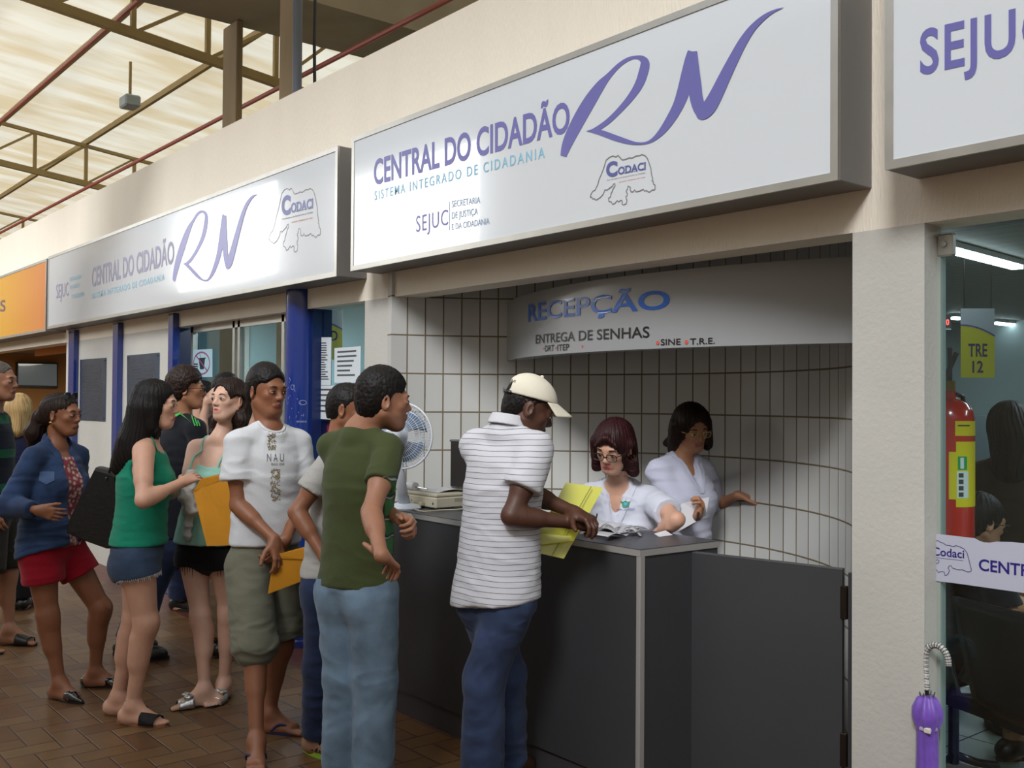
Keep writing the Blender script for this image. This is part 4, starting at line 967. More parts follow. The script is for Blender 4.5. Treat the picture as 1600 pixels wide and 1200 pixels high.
def sphere(mb, c, r, n=12, m=8, sq=(1, 1, 1), fr=None):
    fr = fr or (Vector((1, 0, 0)), Vector((0, 1, 0)), Vector((0, 0, 1))); c = Vector(c); vs = [c + fr[2] * r * sq[2]]
    for i in range(1, m):
        for j in range(n):
            a, b = math.pi * i / m, 2 * math.pi * j / n; vs.append(c + fr[0] * r * sq[0] * math.sin(a) * math.cos(b) + fr[1] * r * sq[1] * math.sin(a) * math.sin(b) + fr[2] * r * sq[2] * math.cos(a))
    vs.append(c - fr[2] * r * sq[2]); fs = [(0, 1 + j, 1 + (j + 1) % n) for j in range(n)]
    fs += [(1 + i * n + j, 1 + (i + 1) * n + j, 1 + (i + 1) * n + (j + 1) % n, 1 + i * n + (j + 1) % n) for i in range(m - 2) for j in range(n)]
    k = len(vs) - 1; fs += [(1 + (m - 2) * n + j, k, 1 + (m - 2) * n + (j + 1) % n) for j in range(n)]
    return mb.add(vs, fs)
def garment(P, name, sh, m, h=0.0065, cuts=(), amp=0.003, seed=1.0, axis=(0.5, 0.5, 2.2), freq=9.0, label=None, ease=2, parent=None):
    V, Q = mesh_shape(sh, h, (), cuts, ease); V = wrinkle(V, Q, amp, seed, axis, freq); o = make_obj(name, V, Q, m, parent or P.obj)
    if label: o['label'] = label
    return o
def shirt(P, name, m, hem_z, sleeve=0.62, loose=0.012, flare=0.0, neck=0.063, neck_dz=-0.006, vneck=0.0, sl_r=0.058, sl_r1=None, amp=0.004, seed=1.0, bust=0.0, hem_tilt=(0, 0), open_sleeve=True, drape=None, sides='LR', heavy=1.0, straps=False, long_sleeve=False, rib=False, **kw):
    """T-shirt, blouse or jacket body hanging from the shoulders to the hem"""
    s, f, l, u = P.s, *P.tr; t = loose; sh = Shape(); B_ = P.sex == 'f'; cuts = []; hv = heavy
    hem_p = Vector((P.hip.x, P.hip.y, hem_z)); hn = Vector((-hem_tilt[0] * f.x - hem_tilt[1] * l.x, -hem_tilt[0] * f.y - hem_tilt[1] * l.y, -1)).normalized()
    clip = [(hem_p, hn)]; cuts.append((hem_p, hn, 0.35))
    ch, wa = P.chest, P.waist; cw = (0.150 if not B_ else 0.132) * s * hv
    sh.ell(ch, (f, l, u), (0.103 * s * hv + t, cw + t, 0.19 * s + t * .6), k=0.03, clip=clip)
    sh.cap(P.sL - l * 0.03 * s, P.sR + l * 0.03 * s, 0.046 * s + t * .7, k=0.03, clip=clip)
    for S0 in (P.sL, P.sR): sh.cap(P.neck - u * 0.012 * s, S0 + u * 0.012 - l * (0.02 if S0 is P.sL else -0.02), 0.047 * s + t * .6, 0.035 * s + t * .7, k=0.02, clip=clip)
    wd = drape or (0.098 * s * hv + t, 0.142 * s * hv + t); a = ch - u * 0.02; b = Vector((P.hip.x, P.hip.y, 0)) + UP * (hem_z - 0.06) + (0 if not isinstance(hem_tilt, str) else 0) * f
    sh.tub(a, b, (f, l), (wd[0], wd[1]), (wd[0] + flare, wd[1] + flare * 1.1), k=0.03, clip=clip)
    sh.ell(P.hip, (P.hf[0], P.hf[1], UP), (0.108 * s * hv + t, 0.156 * s * hv + t, 0.14 * s), k=0.03, clip=clip)
    for g in (1, -1): sh.ell(P.hip - P.hf[0] * P.gl[0] * s + P.hf[1] * g * 0.07 * s - UP * 0.06 * s, (P.hf[0], P.hf[1], UP), (P.gl[1] * s * hv + t + .006, P.gl[2] * s * hv + t + .006, 0.092 * s + t), k=0.03, clip=clip)
    if bust:
        for g in (1, -1): sh.ell(ch + f * 0.075 * s + l * g * 0.065 * s - u * 0.03 * s, (f, l, u), (bust * s + t * .7, bust * 1.05 * s + t * .7, bust * s + t * .7), k=0.06, clip=clip)
    if sleeve > 0:
        for sd in sides:
            S0, e = getattr(P, 's' + sd), getattr(P, 'e' + sd); d1 = (e - S0).normalized(); r1 = sl_r1 or sl_r
            if sleeve <= 1: end = S0 + (e - S0) * sleeve; sh.cap(S0, end + d1 * 0.05, sl_r * s, r1 * s, k=0.025, clip=[(end, d1)] + clip); cuts.append((end, d1, 0.12))
            else:
                wr = getattr(P, 'w' + sd); d2 = (wr - e).normalized(); end = e + (wr - e) * (sleeve - 1); sh.cap(S0, e, sl_r * s, r1 * s, k=0.025); sh.cap(e, end + d2 * 0.04, r1 * s, r1 * 0.8 * s, k=0.03, clip=[(end, d2)]); cuts.append((end, d2, 0.12))
    nb = P.neck + u * neck_dz; sh.cap(nb - u * 0.034 + f * .006, nb - u * 0.030 - f * .006, (neck + .010) * s, k=0.012); sh.cap(nb + u * 0.032 + f * 0.034, nb + u * 0.16 + f * 0.0, neck * s, neck * s, k=0.004, sub=True)
    if vneck: sh.cap(nb + f * 0.07 + u * .02, nb + f * 0.155 - u * (vneck + .03), 0.052 * s, 0.014 * s, k=0.006, sub=True)
    o = garment(P, name, sh, m, cuts=cuts, amp=amp, seed=seed, **kw); P.shirt = o
    if rib:
        W_ = np.array([v.co[:] for v in o.data.vertices]) + np.array(world_loc(o)); a_ = np.array(nb + u * 0.032 + f * 0.034); b_ = np.array(nb + u * 0.16); ab = b_ - a_
        t_ = np.clip((W_ - a_) @ ab / (ab @ ab), 0, 1); d_ = np.linalg.norm(W_ - a_ - t_[:, None] * ab, axis=1); sel = W_[(d_ > neck * s - .006) & (d_ < neck * s + .007)]; cen = np.array(nb + f * .01)
        an = np.arctan2((sel - cen) @ np.array(l), (sel - cen) @ np.array(f)); hu_ = sel @ np.array(u); ring_ = []
        for k in range(28):
            a0k = -math.pi + 2 * math.pi * k / 28; m_ = np.abs((an - a0k + math.pi) % (2 * math.pi) - math.pi) < .16
            if m_.any(): ring_.append(sel[m_][hu_[m_] > np.percentile(hu_[m_], 80)].mean(0))
        for _ in range(4): ring_ = [(ring_[i - 1] + 2 * ring_[i] + ring_[(i + 1) % len(ring_)]) / 4 for i in range(len(ring_))]
        MB().tube([Vector(q) for q in ring_ + ring_[:1]], .0085, 8, cap=False).build('neckband', m, o, smooth=True)
    return o
def trousers(P, name, m, top_z, hem, r=(0.100, 0.078, 0.072), amp=0.004, seed=2.0, t=0.008, heavy=1.0, gap=None, **kw):
    """hem: fraction of the leg covered (hip 0, knee 1, ankle 2), or two numbers for left and right"""
    s = P.s; sh = Shape(); hf, hl = P.hf[0], P.hf[1]; top = Vector((P.hip.x, P.hip.y, top_z)); clip = [(top, UP)]; cuts = [(top, UP, 0.3)]
    B_ = P.sex == 'f'; hv = heavy
    sh.ell(P.hip, (hf, hl, UP), (0.102 * s * hv + t, (0.150 if not B_ else 0.158) * s * hv + t, 0.12 * s + t), k=0.03, clip=clip)
    sh.tub(P.hip + UP * 0.2, P.hip, (hf, hl), (0.095 * s * hv + t, 0.135 * s * hv + t), (0.100 * s * hv + t, 0.145 * s * hv + t), k=0.03, clip=clip)
    for g in (1, -1): sh.ell(P.hip - hf * P.gl[0] * s + hl * g * 0.07 * s - UP * 0.06 * s, (hf, hl, UP), (P.gl[1] * s * hv + t, P.gl[2] * s * hv + t, 0.088 * s + t), k=0.04, clip=clip)
    hems = hem if isinstance(hem, (tuple, list)) else (hem, hem)
    for sd, hm in zip('LR', hems):
        h_, k_, a_ = getattr(P, 'h' + sd), getattr(P, 'k' + sd), getattr(P, 'a' + sd)
        if hm <= 1:
            e = h_ + (k_ - h_) * hm; d = (k_ - h_).normalized(); sh.cap(h_, k_, r[0] * s, r[1] * s, k=0.03, clip=[(e, d)]); cuts.append((e, d, 0.16))
        else:
            e = k_ + (a_ - k_) * (hm - 1); d = (a_ - k_).normalized(); sh.cap(h_, k_, r[0] * s, r[1] * s, k=0.03); sh.cap(k_, k_ + (a_ - k_) * 1.15, r[1] * s, r[2] * s, k=0.03, clip=[(e, d)]); cuts.append((e, d, 0.16))
    return garment(P, name, sh, m, cuts=cuts, amp=amp, seed=seed, **kw)
def short_hair(P, m, grow=0.0, front=0.07, nape=-0.085, top=0.0, amp=0.0025, name='hair', curly=False, back=0.0, sides=0.0):
    c, S2 = P.head, P.s * P.hs; fr = P.face; H = P.H; sh = Shape(); E = lambda a, b, z, r, **k: sh.ell(H(a, b, z), fr, tuple(q * S2 for q in r), **k)
    E(-0.016, 0, 0.032 + top / 2, (0.101 + grow, 0.079 + grow + sides, 0.095 + grow + top / 2), k=0.01); E(-0.052 - back, 0, -0.012, (0.058 + grow + back, 0.064 + grow + sides, 0.080), k=0.02)
    dz = front - 0.07
    E(0.125, 0, -0.03 + dz, (0.090, 0.105, 0.112), k=0.012, sub=True)                       # forehead and face
    for g in (1, -1): E(0.075, g * 0.09, -0.02 + dz, (0.070, 0.055, 0.075), k=0.01, sub=True)     # temples
    E(0.045, 0, -0.125, (0.100, 0.14, 0.108), k=0.01, sub=True); E(-0.05, 0, -0.165 + (nape + 0.085), (0.12, 0.14, 0.085), k=0.008, sub=True)
    V, Q = mesh_shape(sh, 0.004, (), (), 1); a = 0.0045 if curly else amp
    V = V + vnormals(V, Q) * (a * (vnoise(V * 150, 3) * 1.3 + vnoise(V * 40, 5) * .7 - .9))[:, None]
    return make_obj(name, V, Q, m, P.obj)
def hair_obj(P, sh, m, h=0.005, amp=0.0025, n=46, name='hair', seed=0.0, ease=1):
    V, Q = mesh_shape(sh, h, (), (), ease); V = strands(V, Q, P.head, amp, n, seed); return make_obj(name, V, Q, m, P.obj)
def shoe(P, sd, m, sole_m, kind='flat', s=None, name='shoe', label=None):
    s = s or P.s; a_, fd = getattr(P, 'a' + sd), getattr(P, 'f' + sd); g0 = Vector((a_.x, a_.y, 0)); l = UP.cross(fd); g = lambda a, b, z: g0 + fd * a * s + l * b * s + UP * z * s
    inn = -1 if sd == 'L' else 1
    def outline(z, grow=0.0, L0=-0.085, L1=0.185, w=0.046):
        pts = []
        for k in range(28):
            t = 2 * math.pi * k / 28; x = math.cos(t); y = math.sin(t); a = (L0 + L1) / 2 + x * ((L1 - L0) / 2 + grow); ww = w * (0.78 + 0.22 * x) + grow; pts.append(g(a, y * ww + inn * 0.006 * x, z))
        return pts
    def slab(z0, z1, mm, nm, par=None, **k2):
        A_, B_ = outline(z0, **k2), outline(z1, **k2); mb = MB(); n = len(A_); mb.add(A_ + B_, [(i, (i + 1) % n, n + (i + 1) % n, n + i) for i in range(n)] + [tuple(range(n))[::-1], tuple(range(n, 2 * n))]); return mb.build(nm, mm, par or P.obj)
    if kind == 'flipflop':
        o = slab(0.0, 0.014 * s, sole_m, name); pts = [g(0.03, 0.042, 0.018), g(0.07, 0.036, 0.052), g(0.115, inn * 0.014, 0.036), g(0.128, inn * 0.016, 0.016)]; MB().tube([p for p in smooth_path([tuple(q) for q in pts], 4)], 0.006, 7).build('strap', m, o, smooth=True)
        pts = [g(0.03, -0.042, 0.018), g(0.07, -0.036, 0.052), g(0.115, inn * 0.014, 0.036)]; MB().tube([p for p in smooth_path([tuple(q) for q in pts], 4)], 0.006, 7).build('strap', m, o, smooth=True)
    elif kind == 'slide':
        o = slab(0.0, 0.014 * s, sole_m, name)
        def band(u, v):
            t = math.pi * u; a = 0.065 + 0.08 * v; wd = 0.054 - 0.006 * v; hh = 0.064 - 0.026 * v; return g(a, math.cos(t) * wd + inn * 0.004, 0.010 + max(0, math.sin(t)) ** 0.6 * hh)
        MB().sheet(band, 16, 8, 0.003).build('strap', m, o, smooth=True)
    elif kind == 'ballerina':
        o = slab(0.0, 0.008 * s, sole_m, name, L1=0.2, w=0.042); sh = Shape()
        sh.cap(g(-0.05, 0, 0.034), g(-0.02, 0, 0.03), 0.037 * s, k=0.02); sh.cap(g(-0.03, 0.0, 0.028), g(0.11, 0.0, 0.024), 0.038 * s, 0.036 * s, k=0.02); sh.cap(g(0.1, 0.0, 0.022), g(0.19, 0.0, 0.014), 0.032 * s, 0.012 * s, k=0.02)
        sh.ell(g(0.005, 0, 0.088), (fd, l, UP), (0.105 * s, 0.045 * s, 0.052 * s), k=0.004, sub=True); sh.cap(g(-.2, 0, -0.045), g(.3, 0, -0.045), 0.048, k=0, sub=True)
        V, Q = mesh_shape(sh, 0.004); make_obj('upper', V, Q, m, o)
    else:
        o = slab(0.0, 0.022 * s, sole_m, name, grow=0.006, L1=0.19, w=0.048); sh = Shape()
        sh.cap(g(-0.05, 0, 0.045), g(-0.01, 0, 0.07), 0.042 * s, 0.046 * s, k=0.02); sh.cap(g(-0.03, 0, 0.045), g(0.12, 0, 0.04), 0.045 * s, 0.040 * s, k=0.03); sh.cap(g(0.1, 0, 0.038), g(0.155, 0, 0.034), 0.044 * s, 0.034 * s, k=0.03)
        sh.cap(g(-.3, 0, -0.06), g(.3, 0, -0.06), 0.075, k=0, sub=True)
        V, Q = mesh_shape(sh, 0.005); up = make_obj('upper', V, Q, m, o)
        if kind == 'sneaker':
            for k in range(5): MB().tube([g(0.045 + k * .022, 0.022, 0.088 - k * 0.006), g(0.05 + k * .022, 0, 0.098 - k * 0.007), g(0.045 + k * .022, -0.022, 0.088 - k * 0.006)], 0.0028, 6).build('lace', mat('black_lace', rgb(20, 18, 18), .7), o)
            for k in range(3):
                for sg in (1, -1): MB().sheet(lambda u, v: g(0.0 + k * .025 + .02 * v + .012 * u, sg * (0.0475 - .012 * v), 0.03 + .045 * v), 3, 3, .003).build('stripe', black, o)
    if label: o['label'] = label
    return o
from mathutils.bvhtree import BVHTree
def surf_fn(obj, lift=0.003, back=None):
    """pixel -> point on the camera side of a finished object's surface"""
    off = np.array(world_loc(obj)); vs = [Vector(v.co) + Vector(off) for v in obj.data.vertices]; bv = BVHTree.FromPolygons(vs, [tuple(p.vertices) for p in obj.data.polygons])
    def f(px, py):
        d = Vector(ray(px, py)).normalized(); hit = bv.ray_cast(Vector((0, 0, CAM_H)), d)
        if hit[0] is None:
            q = bv.find_nearest(Vector((0, 0, CAM_H)) + d * (back or 4.5)); return q[0] + q[1] * lift
        n = hit[1] if hit[1].dot(d) < 0 else -hit[1]; return hit[0] + n * lift
    return f
def glasses(P, m, lens_m, w=0.052, hgt=0.036, name='glasses', dz=-0.002, up=False):
    H = P.H; S2 = P.s * P.hs; A = 0.108 if not up else 0.055; Z = dz if not up else 0.108
    t = None; mb = MB(); L2 = MB()
    for g in (1, -1):
        pts = []
        for k in range(21):
            a = 2 * math.pi * k / 20; cx, cy = math.cos(a), math.sin(a); cx = math.copysign(abs(cx) ** 0.6, cx); cy = math.copysign(abs(cy) ** 0.6, cy)
            pts.append(H(A - 0.004 * abs(cx * w / 2 / .03), g * 0.033 + cx * w / 2, Z + cy * hgt / 2))
        mb.tube(pts, 0.0016 * 1.3, 6, cap=False); L2.add(pts[:-1], [tuple(range(20))])
        if up: mb.tube([H(A, g * 0.058, Z + .006), H(A - .08, g * 0.083, Z - 0.02), H(A - .13, g * .085, Z - .045)], 0.0022, 6)
        else: mb.tube([H(A - .002, g * 0.058, Z + .008), H(A - .045, g * 0.078, Z + 0.006), H(-0.01, g * .084, Z + .002), H(-0.03, g * .084, Z - .014)], 0.0022, 6)
    mb.tube([H(A, 0.008, Z + .003), H(A + .003, 0, Z + .006), H(A, -0.008, Z + .003)], 0.0018, 6)
    o = mb.build(name, m, P.obj); L2.build('lens', lens_m, o); return o

def snap_fn(obj, lift):
    off = np.array(world_loc(obj)); vs = [Vector(v.co) + Vector(off) for v in obj.data.vertices]; bv = BVHTree.FromPolygons(vs, [tuple(p.vertices) for p in obj.data.polygons])
    def f(p):
        q = bv.find_nearest(Vector(p)); return q[0] + q[1] * lift
    return f
def path_on(obj, pts, lift, n=5):
    f = snap_fn(obj, lift); out = []
    for i in range(len(pts) - 1):
        for k in range(n): out.append(f(Vector(pts[i]).lerp(Vector(pts[i + 1]), k / n)))
    return out + [f(pts[-1])]
def zat(px, py, D): return atd(px, py, D).z
SK = {'dark': rgb(84, 52, 38), 'brown': rgb(142, 92, 65), 'tan': rgb(158, 110, 84), 'olive': rgb(168, 118, 88), 'fair': rgb(205, 158, 134), 'pale': rgb(214, 172, 150)}
sk = {k: skin(k, v) for k, v in SK.items()}
black_hair = hairmat('black', rgb(20, 16, 15)); brown_hair = hairmat('dark_brown', rgb(40, 26, 20)); maroon_hair = hairmat('maroon', rgb(48, 18, 20)); blond_hair = hairmat('blond', rgb(190, 158, 108)); grey_hair = hairmat('grey', rgb(86, 80, 76))
denim = cloth('denim_blue', rgb(62, 82, 118), .4, 300); denim_dark = cloth('denim_dark', rgb(36, 48, 78), .4, 300); denim_light = cloth('denim_light', rgb(108, 130, 150), .38, 300)
N_ = lambda *a: Vector(a)

# ---------- man in cap and striped polo
def striped():
    m = cloth('striped_polo', rgb(206, 207, 214), .03); nt, N, L, P = nodes_of(m)
    tc = N.new('ShaderNodeTexCoord'); sx = N.new('ShaderNodeSeparateXYZ'); L.new(tc.outputs['Object'], sx.inputs[0])
    n = N.new('ShaderNodeTexNoise'); n.inputs['Scale'].default_value = 3.0; L.new(tc.outputs['Object'], n.inputs['Vector'])
    z = mth(nt, 'ADD', sx.outputs[2], mth(nt, 'MULTIPLY', n.outputs[0], 0.03))
    f = mth(nt, 'FRACT', mth(nt, 'DIVIDE', z, 0.0215)); k = mth(nt, 'LESS_THAN', f, 0.10)
    g = N.new('ShaderNodeMix'); g.data_type = 'RGBA'; L.new(k, g.inputs[0]); g.inputs[6].default_value = rgb(206, 207, 214); g.inputs[7].default_value = rgb(96, 90, 100)
    L.new(g.outputs[2], P.inputs['Base Color']); return m
def cap_man():
    P = Person(4.02, head=(826, 638), neck=(792, 672), hip=(774, 918), face=8, turn=52, pitch=24, s=0.985, sh_w=0.158, head_dd=0.02)
    P.arm('R', (799, 806), (893, 816), True, False)
    P.arm('L', (860, 800), (896, 800), False, True)
    P.leg('R', (752, 1222), (757, 1060), 35); P.leg('L', (790, 1190), (790, 1055), 50)
    body_shape(P, hands={'R': dict(n=AWAY * .3 - UP * .5 + RIGHT * .2, t=UP * .7 + AWAY * .7, curl=(62, 70, 40), thumb=(.5, .4, .7), thumb_bend=35), 'L': dict(n=-UP, t=-AWAY, curl=(40, 40, 20))}, arm_r=1.05)
    o = make_person(P, 'man in white baseball cap and white striped polo shirt signing at the counter', sk['dark'], SK['dark'], lips=(84, 48, 42), brows=lash)
    shirt(P, 'polo_shirt', striped(), zat(770, 936, 4.02), sleeve=0.60, loose=0.022, flare=0.03, sl_r=0.066, sl_r1=0.082, amp=0.005, seed=3.3, neck=0.064, hem_tilt=(-.05, .12))
    sh = Shape(); f, l, u = P.tr; nb = P.neck + u * .018
    sh.tub(nb + f * .006, nb + u * .042 + f * .012, (f, l), (.084, .084), (.072, .070), k=0); sh.tub(nb - u * .02 + f * .006, nb + u * .09 + f * .014, (f, l), (.072, .072), (.058, .056), k=0, sub=True)
    garment(P, 'collar', sh, striped_plain, h=.003, amp=0)
    trousers(P, 'jeans', cloth('jeans_mid', rgb(54, 68, 100), .45, 300), zat(770, 905, 4.02), 1.97, r=(.100, .082, .088), amp=0.006, axis=(1.0, 1.0, 1.3), freq=10)
    for sd in 'LR': shoe(P, sd, mat('brown_leather', rgb(70, 48, 36), .4), black, 'shoe')
    short_hair(P, black_hair, grow=-0.002, nape=-.075)
    # baseball cap: crown, brim, strap
    H, S2 = P.H, P.s; sh = Shape(); fr = (P.face[0] * .98 - P.face[2] * .2, P.face[1], P.face[2] * .98 + P.face[0] * .2)
    pl = H(0, 0, 0.042); nn = -(P.face[2] * .985 - P.face[0] * .17)
    sh.ell(H(-0.008, 0, 0.042), fr, (0.112, 0.092, 0.094), k=0, clip=[(pl, nn)]); sh.ell(H(-0.120, 0, 0.046), P.face, (0.04, 0.042, 0.034), k=.004, sub=True)
    V, Q = mesh_shape(sh, .004, cuts=[(pl, nn, .3)]); cw_ = cloth('cap_cotton', rgb(224, 218, 200), .04); cp = make_obj('cap', V, Q, cw_, o)
    def brim(u, v):
        a = math.radians(-58 + 116 * u); r0 = 0.098 + 0.0 * v; x = math.cos(a); y = math.sin(a)
        return H(-0.008 + x * 0.108 + v * 0.078 * max(x, 0) ** .6, y * (0.090 + 0.006 * v), 0.043 + 0.018 * x - v * 0.022 - 0.02 * (y * y) * (0.4 + v))
    MB().sheet(brim, 20, 8, .004).build('brim', cw_, cp, smooth=True)
    q = H(-.118, 0, .036); MB().tube([H(-.098, -.052, .026), H(-.113, -.026, .024), H(-.119, 0, .023), H(-.113, .026, .024), H(-.098, .052, .026)], .0075, 8).build('strap', black, cp, smooth=True)
    MB().bar(H(-.125, -.014, .024), H(-.125, .008, .024), .006, .022).build('buckle', steel, cp)
    sphere(mb := MB(), H(-0.002, 0, .138), .008); mb.build('button', cw_, cp, smooth=True)
    f_ = surf_fn(cp, .0015); mb = MB(); text_on(mb, 'vivo', lambda a, b: f_(795 + 11 * a, 600.5 - 3.5 * a - 5 * b)); mb.build('lettering', black, cp)
    return P
striped_plain = cloth('polo_collar', rgb(208, 209, 215), .03)
CAPM = cap_man()

# ---------- man in the olive T-shirt
def olive_man():
    P = Person(4.08, head=(600, 626), neck=(562, 672), hip=(557, 915), face=18, turn=58, pitch=4, s=1.0, sh_w=0.158, head_dd=0.0)
    P.arm('R', (580, 800), (596, 868), True, True, ul=.30); P.arm('L', (596, 806), (628, 812), False, True)
    P.leg('R', (582, 1212), (587, 1060), 40); P.leg('L', (533, 1200), (540, 1055), 60)
    body_shape(P, hands={'R': dict(d=AWAY * .75 + RIGHT * .35 - UP * .4, n=-UP * .75 - RIGHT * .45, t=-RIGHT * .8 + UP * .45, curl=(30, 35, 20), thumb=(.15, 1.0, .05), thumb_bend=4), 'L': dict(n=-UP * .3 - AWAY * .7, t=UP, curl=(45, 60, 40), thumb=(.7, .5, .5), thumb_bend=25)})
    o = make_person(P, 'man in an olive green T-shirt and faded jeans, hand on his hip', sk['tan'], SK['tan'], brows=lash, lips=(140, 78, 66), stubble=.35)
    sh = shirt(P, 't_shirt', cloth('olive_jersey', rgb(66, 74, 42), .08), zat(557, 909, 4.08), sleeve=0.56, loose=0.012, flare=.012, sl_r=0.055, sl_r1=0.064, amp=0.0035, seed=1.4, axis=(.8, .8, 1.6), rib=True)
    trousers(P, 'jeans', denim_light, zat(557, 902, 4.08), 1.98, r=(.101, .086, .082), amp=0.0055, seed=4.1, freq=10, axis=(1.0, 1.0, 1.3))
    for sd in 'LR': shoe(P, sd, mat('brown_leather', rgb(70, 48, 36), .4), black, 'shoe')
    short_hair(P, black_hair, grow=0.006, top=.012, nape=-.09, amp=.003)
    # printed front panel and jeans pockets, laid on the cloth
    f_ = surf_fn(sh, .002)
    MB().sheet(lambda u, v: f_(598 + 27 * u + 3 * math.sin(v * 3.1), 744 + 142 * v), 6, 26).build('print', bamboo_mat(), sh, smooth=True)
    return P
def bamboo_mat():
    m = mat('bamboo_print', rgb(60, 110, 70), .8); nt, N, L, P = nodes_of(m); tc = N.new('ShaderNodeTexCoord'); sx = N.new('ShaderNodeSeparateXYZ'); L.new(tc.outputs['Object'], sx.inputs[0])
    n = N.new('ShaderNodeTexNoise'); n.inputs['Scale'].default_value = 9; L.new(tc.outputs['Object'], n.inputs['Vector'])
    z = mth(nt, 'ADD', mth(nt, 'DIVIDE', sx.outputs[2], 0.085), n.outputs[0]); r = N.new('ShaderNodeValToRGB'); L.new(mth(nt, 'FRACT', z), r.inputs[0]); e = r.color_ramp.elements
    e[0].color = rgb(58, 112, 66); e[1].color = rgb(70, 128, 76); e[1].position = .7
    for p, c in ((.74, rgb(22, 30, 40)), (.8, rgb(190, 196, 188)), (.88, rgb(26, 34, 50)), (.92, rgb(34, 76, 52))): x = e.new(p); x.color = c
    lo = mth(nt, 'LESS_THAN', sx.outputs[2], 0.99 - 0.0); g = N.new('ShaderNodeMix'); g.data_type = 'RGBA'; L.new(lo, g.inputs[0]); L.new(r.outputs[0], g.inputs[6])
    r2 = N.new('ShaderNodeValToRGB'); n2 = N.new('ShaderNodeTexNoise'); n2.inputs['Scale'].default_value = 60; L.new(tc.outputs['Object'], n2.inputs['Vector']); L.new(n2.outputs[0], r2.inputs[0]); r2.color_ramp.elements[0].position = .58; r2.color_ramp.elements[0].color = rgb(20, 26, 44); r2.color_ramp.elements[1].position = .62; r2.color_ramp.elements[1].color = rgb(190, 194, 196)
    L.new(r2.outputs[0], g.inputs[7]); L.new(g.outputs[2], P.inputs['Base Color']); return m
OLM = olive_man()

# ---------- boy in the white T-shirt
def white_boy():
    P = Person(4.80, head=(417, 611), neck=(421, 668), hip=(414, 872), face=-38, turn=-50, pitch=4, s=1.0, sh_w=0.158)
    P.arm('R', (372, 790), (428, 842), True, True); P.arm('L', (470, 788), (447, 842), True, True)
    P.leg('R', (401, 1158), (398, 1010), -78); P.leg('L', (420, 1116), (440, 1005), -12)
    dn = -UP * .75 + RIGHT * .45 - AWAY * .2
    body_shape(P, hands={'R': dict(d=-UP * .9 + RIGHT * .3 - AWAY * .1, n=-P.tr[0] * .6 - RIGHT * .5, t=P.tr[0] * .8 + RIGHT * .2, curl=(18, 30, 15)), 'L': dict(d=-UP * .8 - RIGHT * .55 - AWAY * .25, n=P.tr[0] * -1 + RIGHT * -.1, t=UP * .4 - AWAY * .3 + RIGHT * -.6, curl=(25, 35, 20), thumb=(.7, .3, -.4))})
    o = make_person(P, 'teenage boy in a white T-shirt and grey-green cargo shorts, hands folded before him', sk['brown'], SK['brown'], brows=lash, lips=(120, 66, 56), look=(.0, -.02))
    sh = shirt(P, 't_shirt', cloth('white_jersey', rgb(214, 217, 222), .03), zat(414, 847, 4.80), sleeve=0.60, loose=0.020, flare=.012, sl_r=0.058, sl_r1=0.085, amp=0.005, seed=.7, axis=(.8, .8, 1.5), neck=.066, rib=True)
    trousers(P, 'cargo_shorts', cloth('khaki_grey_cotton', rgb(112, 112, 96), .10, 200), zat(414, 840, 4.80), (.90, 1.05), r=(.108, .098, .09), amp=0.006, seed=6.1)
    for sd in 'LR': shoe(P, sd, mat('navy_rubber', rgb(38, 42, 84), .5), mat('navy_sole', rgb(34, 38, 74), .6), 'flipflop', name='flip_flop')
    short_hair(P, black_hair, grow=0.004, top=.010, front=.075, nape=-.06)
    f_ = surf_fn(sh, .002); gold = cloth('gold_print', rgb(140, 124, 92), .5, 60)
    def speck(u0, u1, y0, y1, seed):
        rnd = random.Random(seed); mb = MB()
        for k in range(int((y1 - y0) * 2.6)):
            x, y = u0 + rnd.random() * (u1 - u0) + (y - 0) * 0 if False else u0 + rnd.random() * (u1 - u0), y0 + rnd.random() * (y1 - y0); a = rnd.random() * 3; dx, dy = 1.5 * math.cos(a), 1.5 * math.sin(a)
            mb.add([f_(x - dx + dy * .35, y - dy - dx * .35), f_(x + dx + dy * .35, y + dy - dx * .35), f_(x + dx - dy * .35, y + dy + dx * .35), f_(x - dx - dy * .35, y - dy + dx * .35)], [(0, 1, 2, 3)])
        return mb
    speck(418, 431, 672, 703, 1).build('print', gold, sh); speck(423, 437, 733, 783, 2).build('print', gold, sh)
    mb = MB(); text_on(mb, 'N A U', lambda a, b: f_(417 + 26 * a, 721 - 12 * b)); text_on(mb, 'RIO DE', lambda a, b: f_(424 + 20 * a, 727 - 3.5 * b)); mb.build('lettering', mat('grey_print', rgb(104, 102, 98), .8), sh)
    return P
WHB = white_boy()

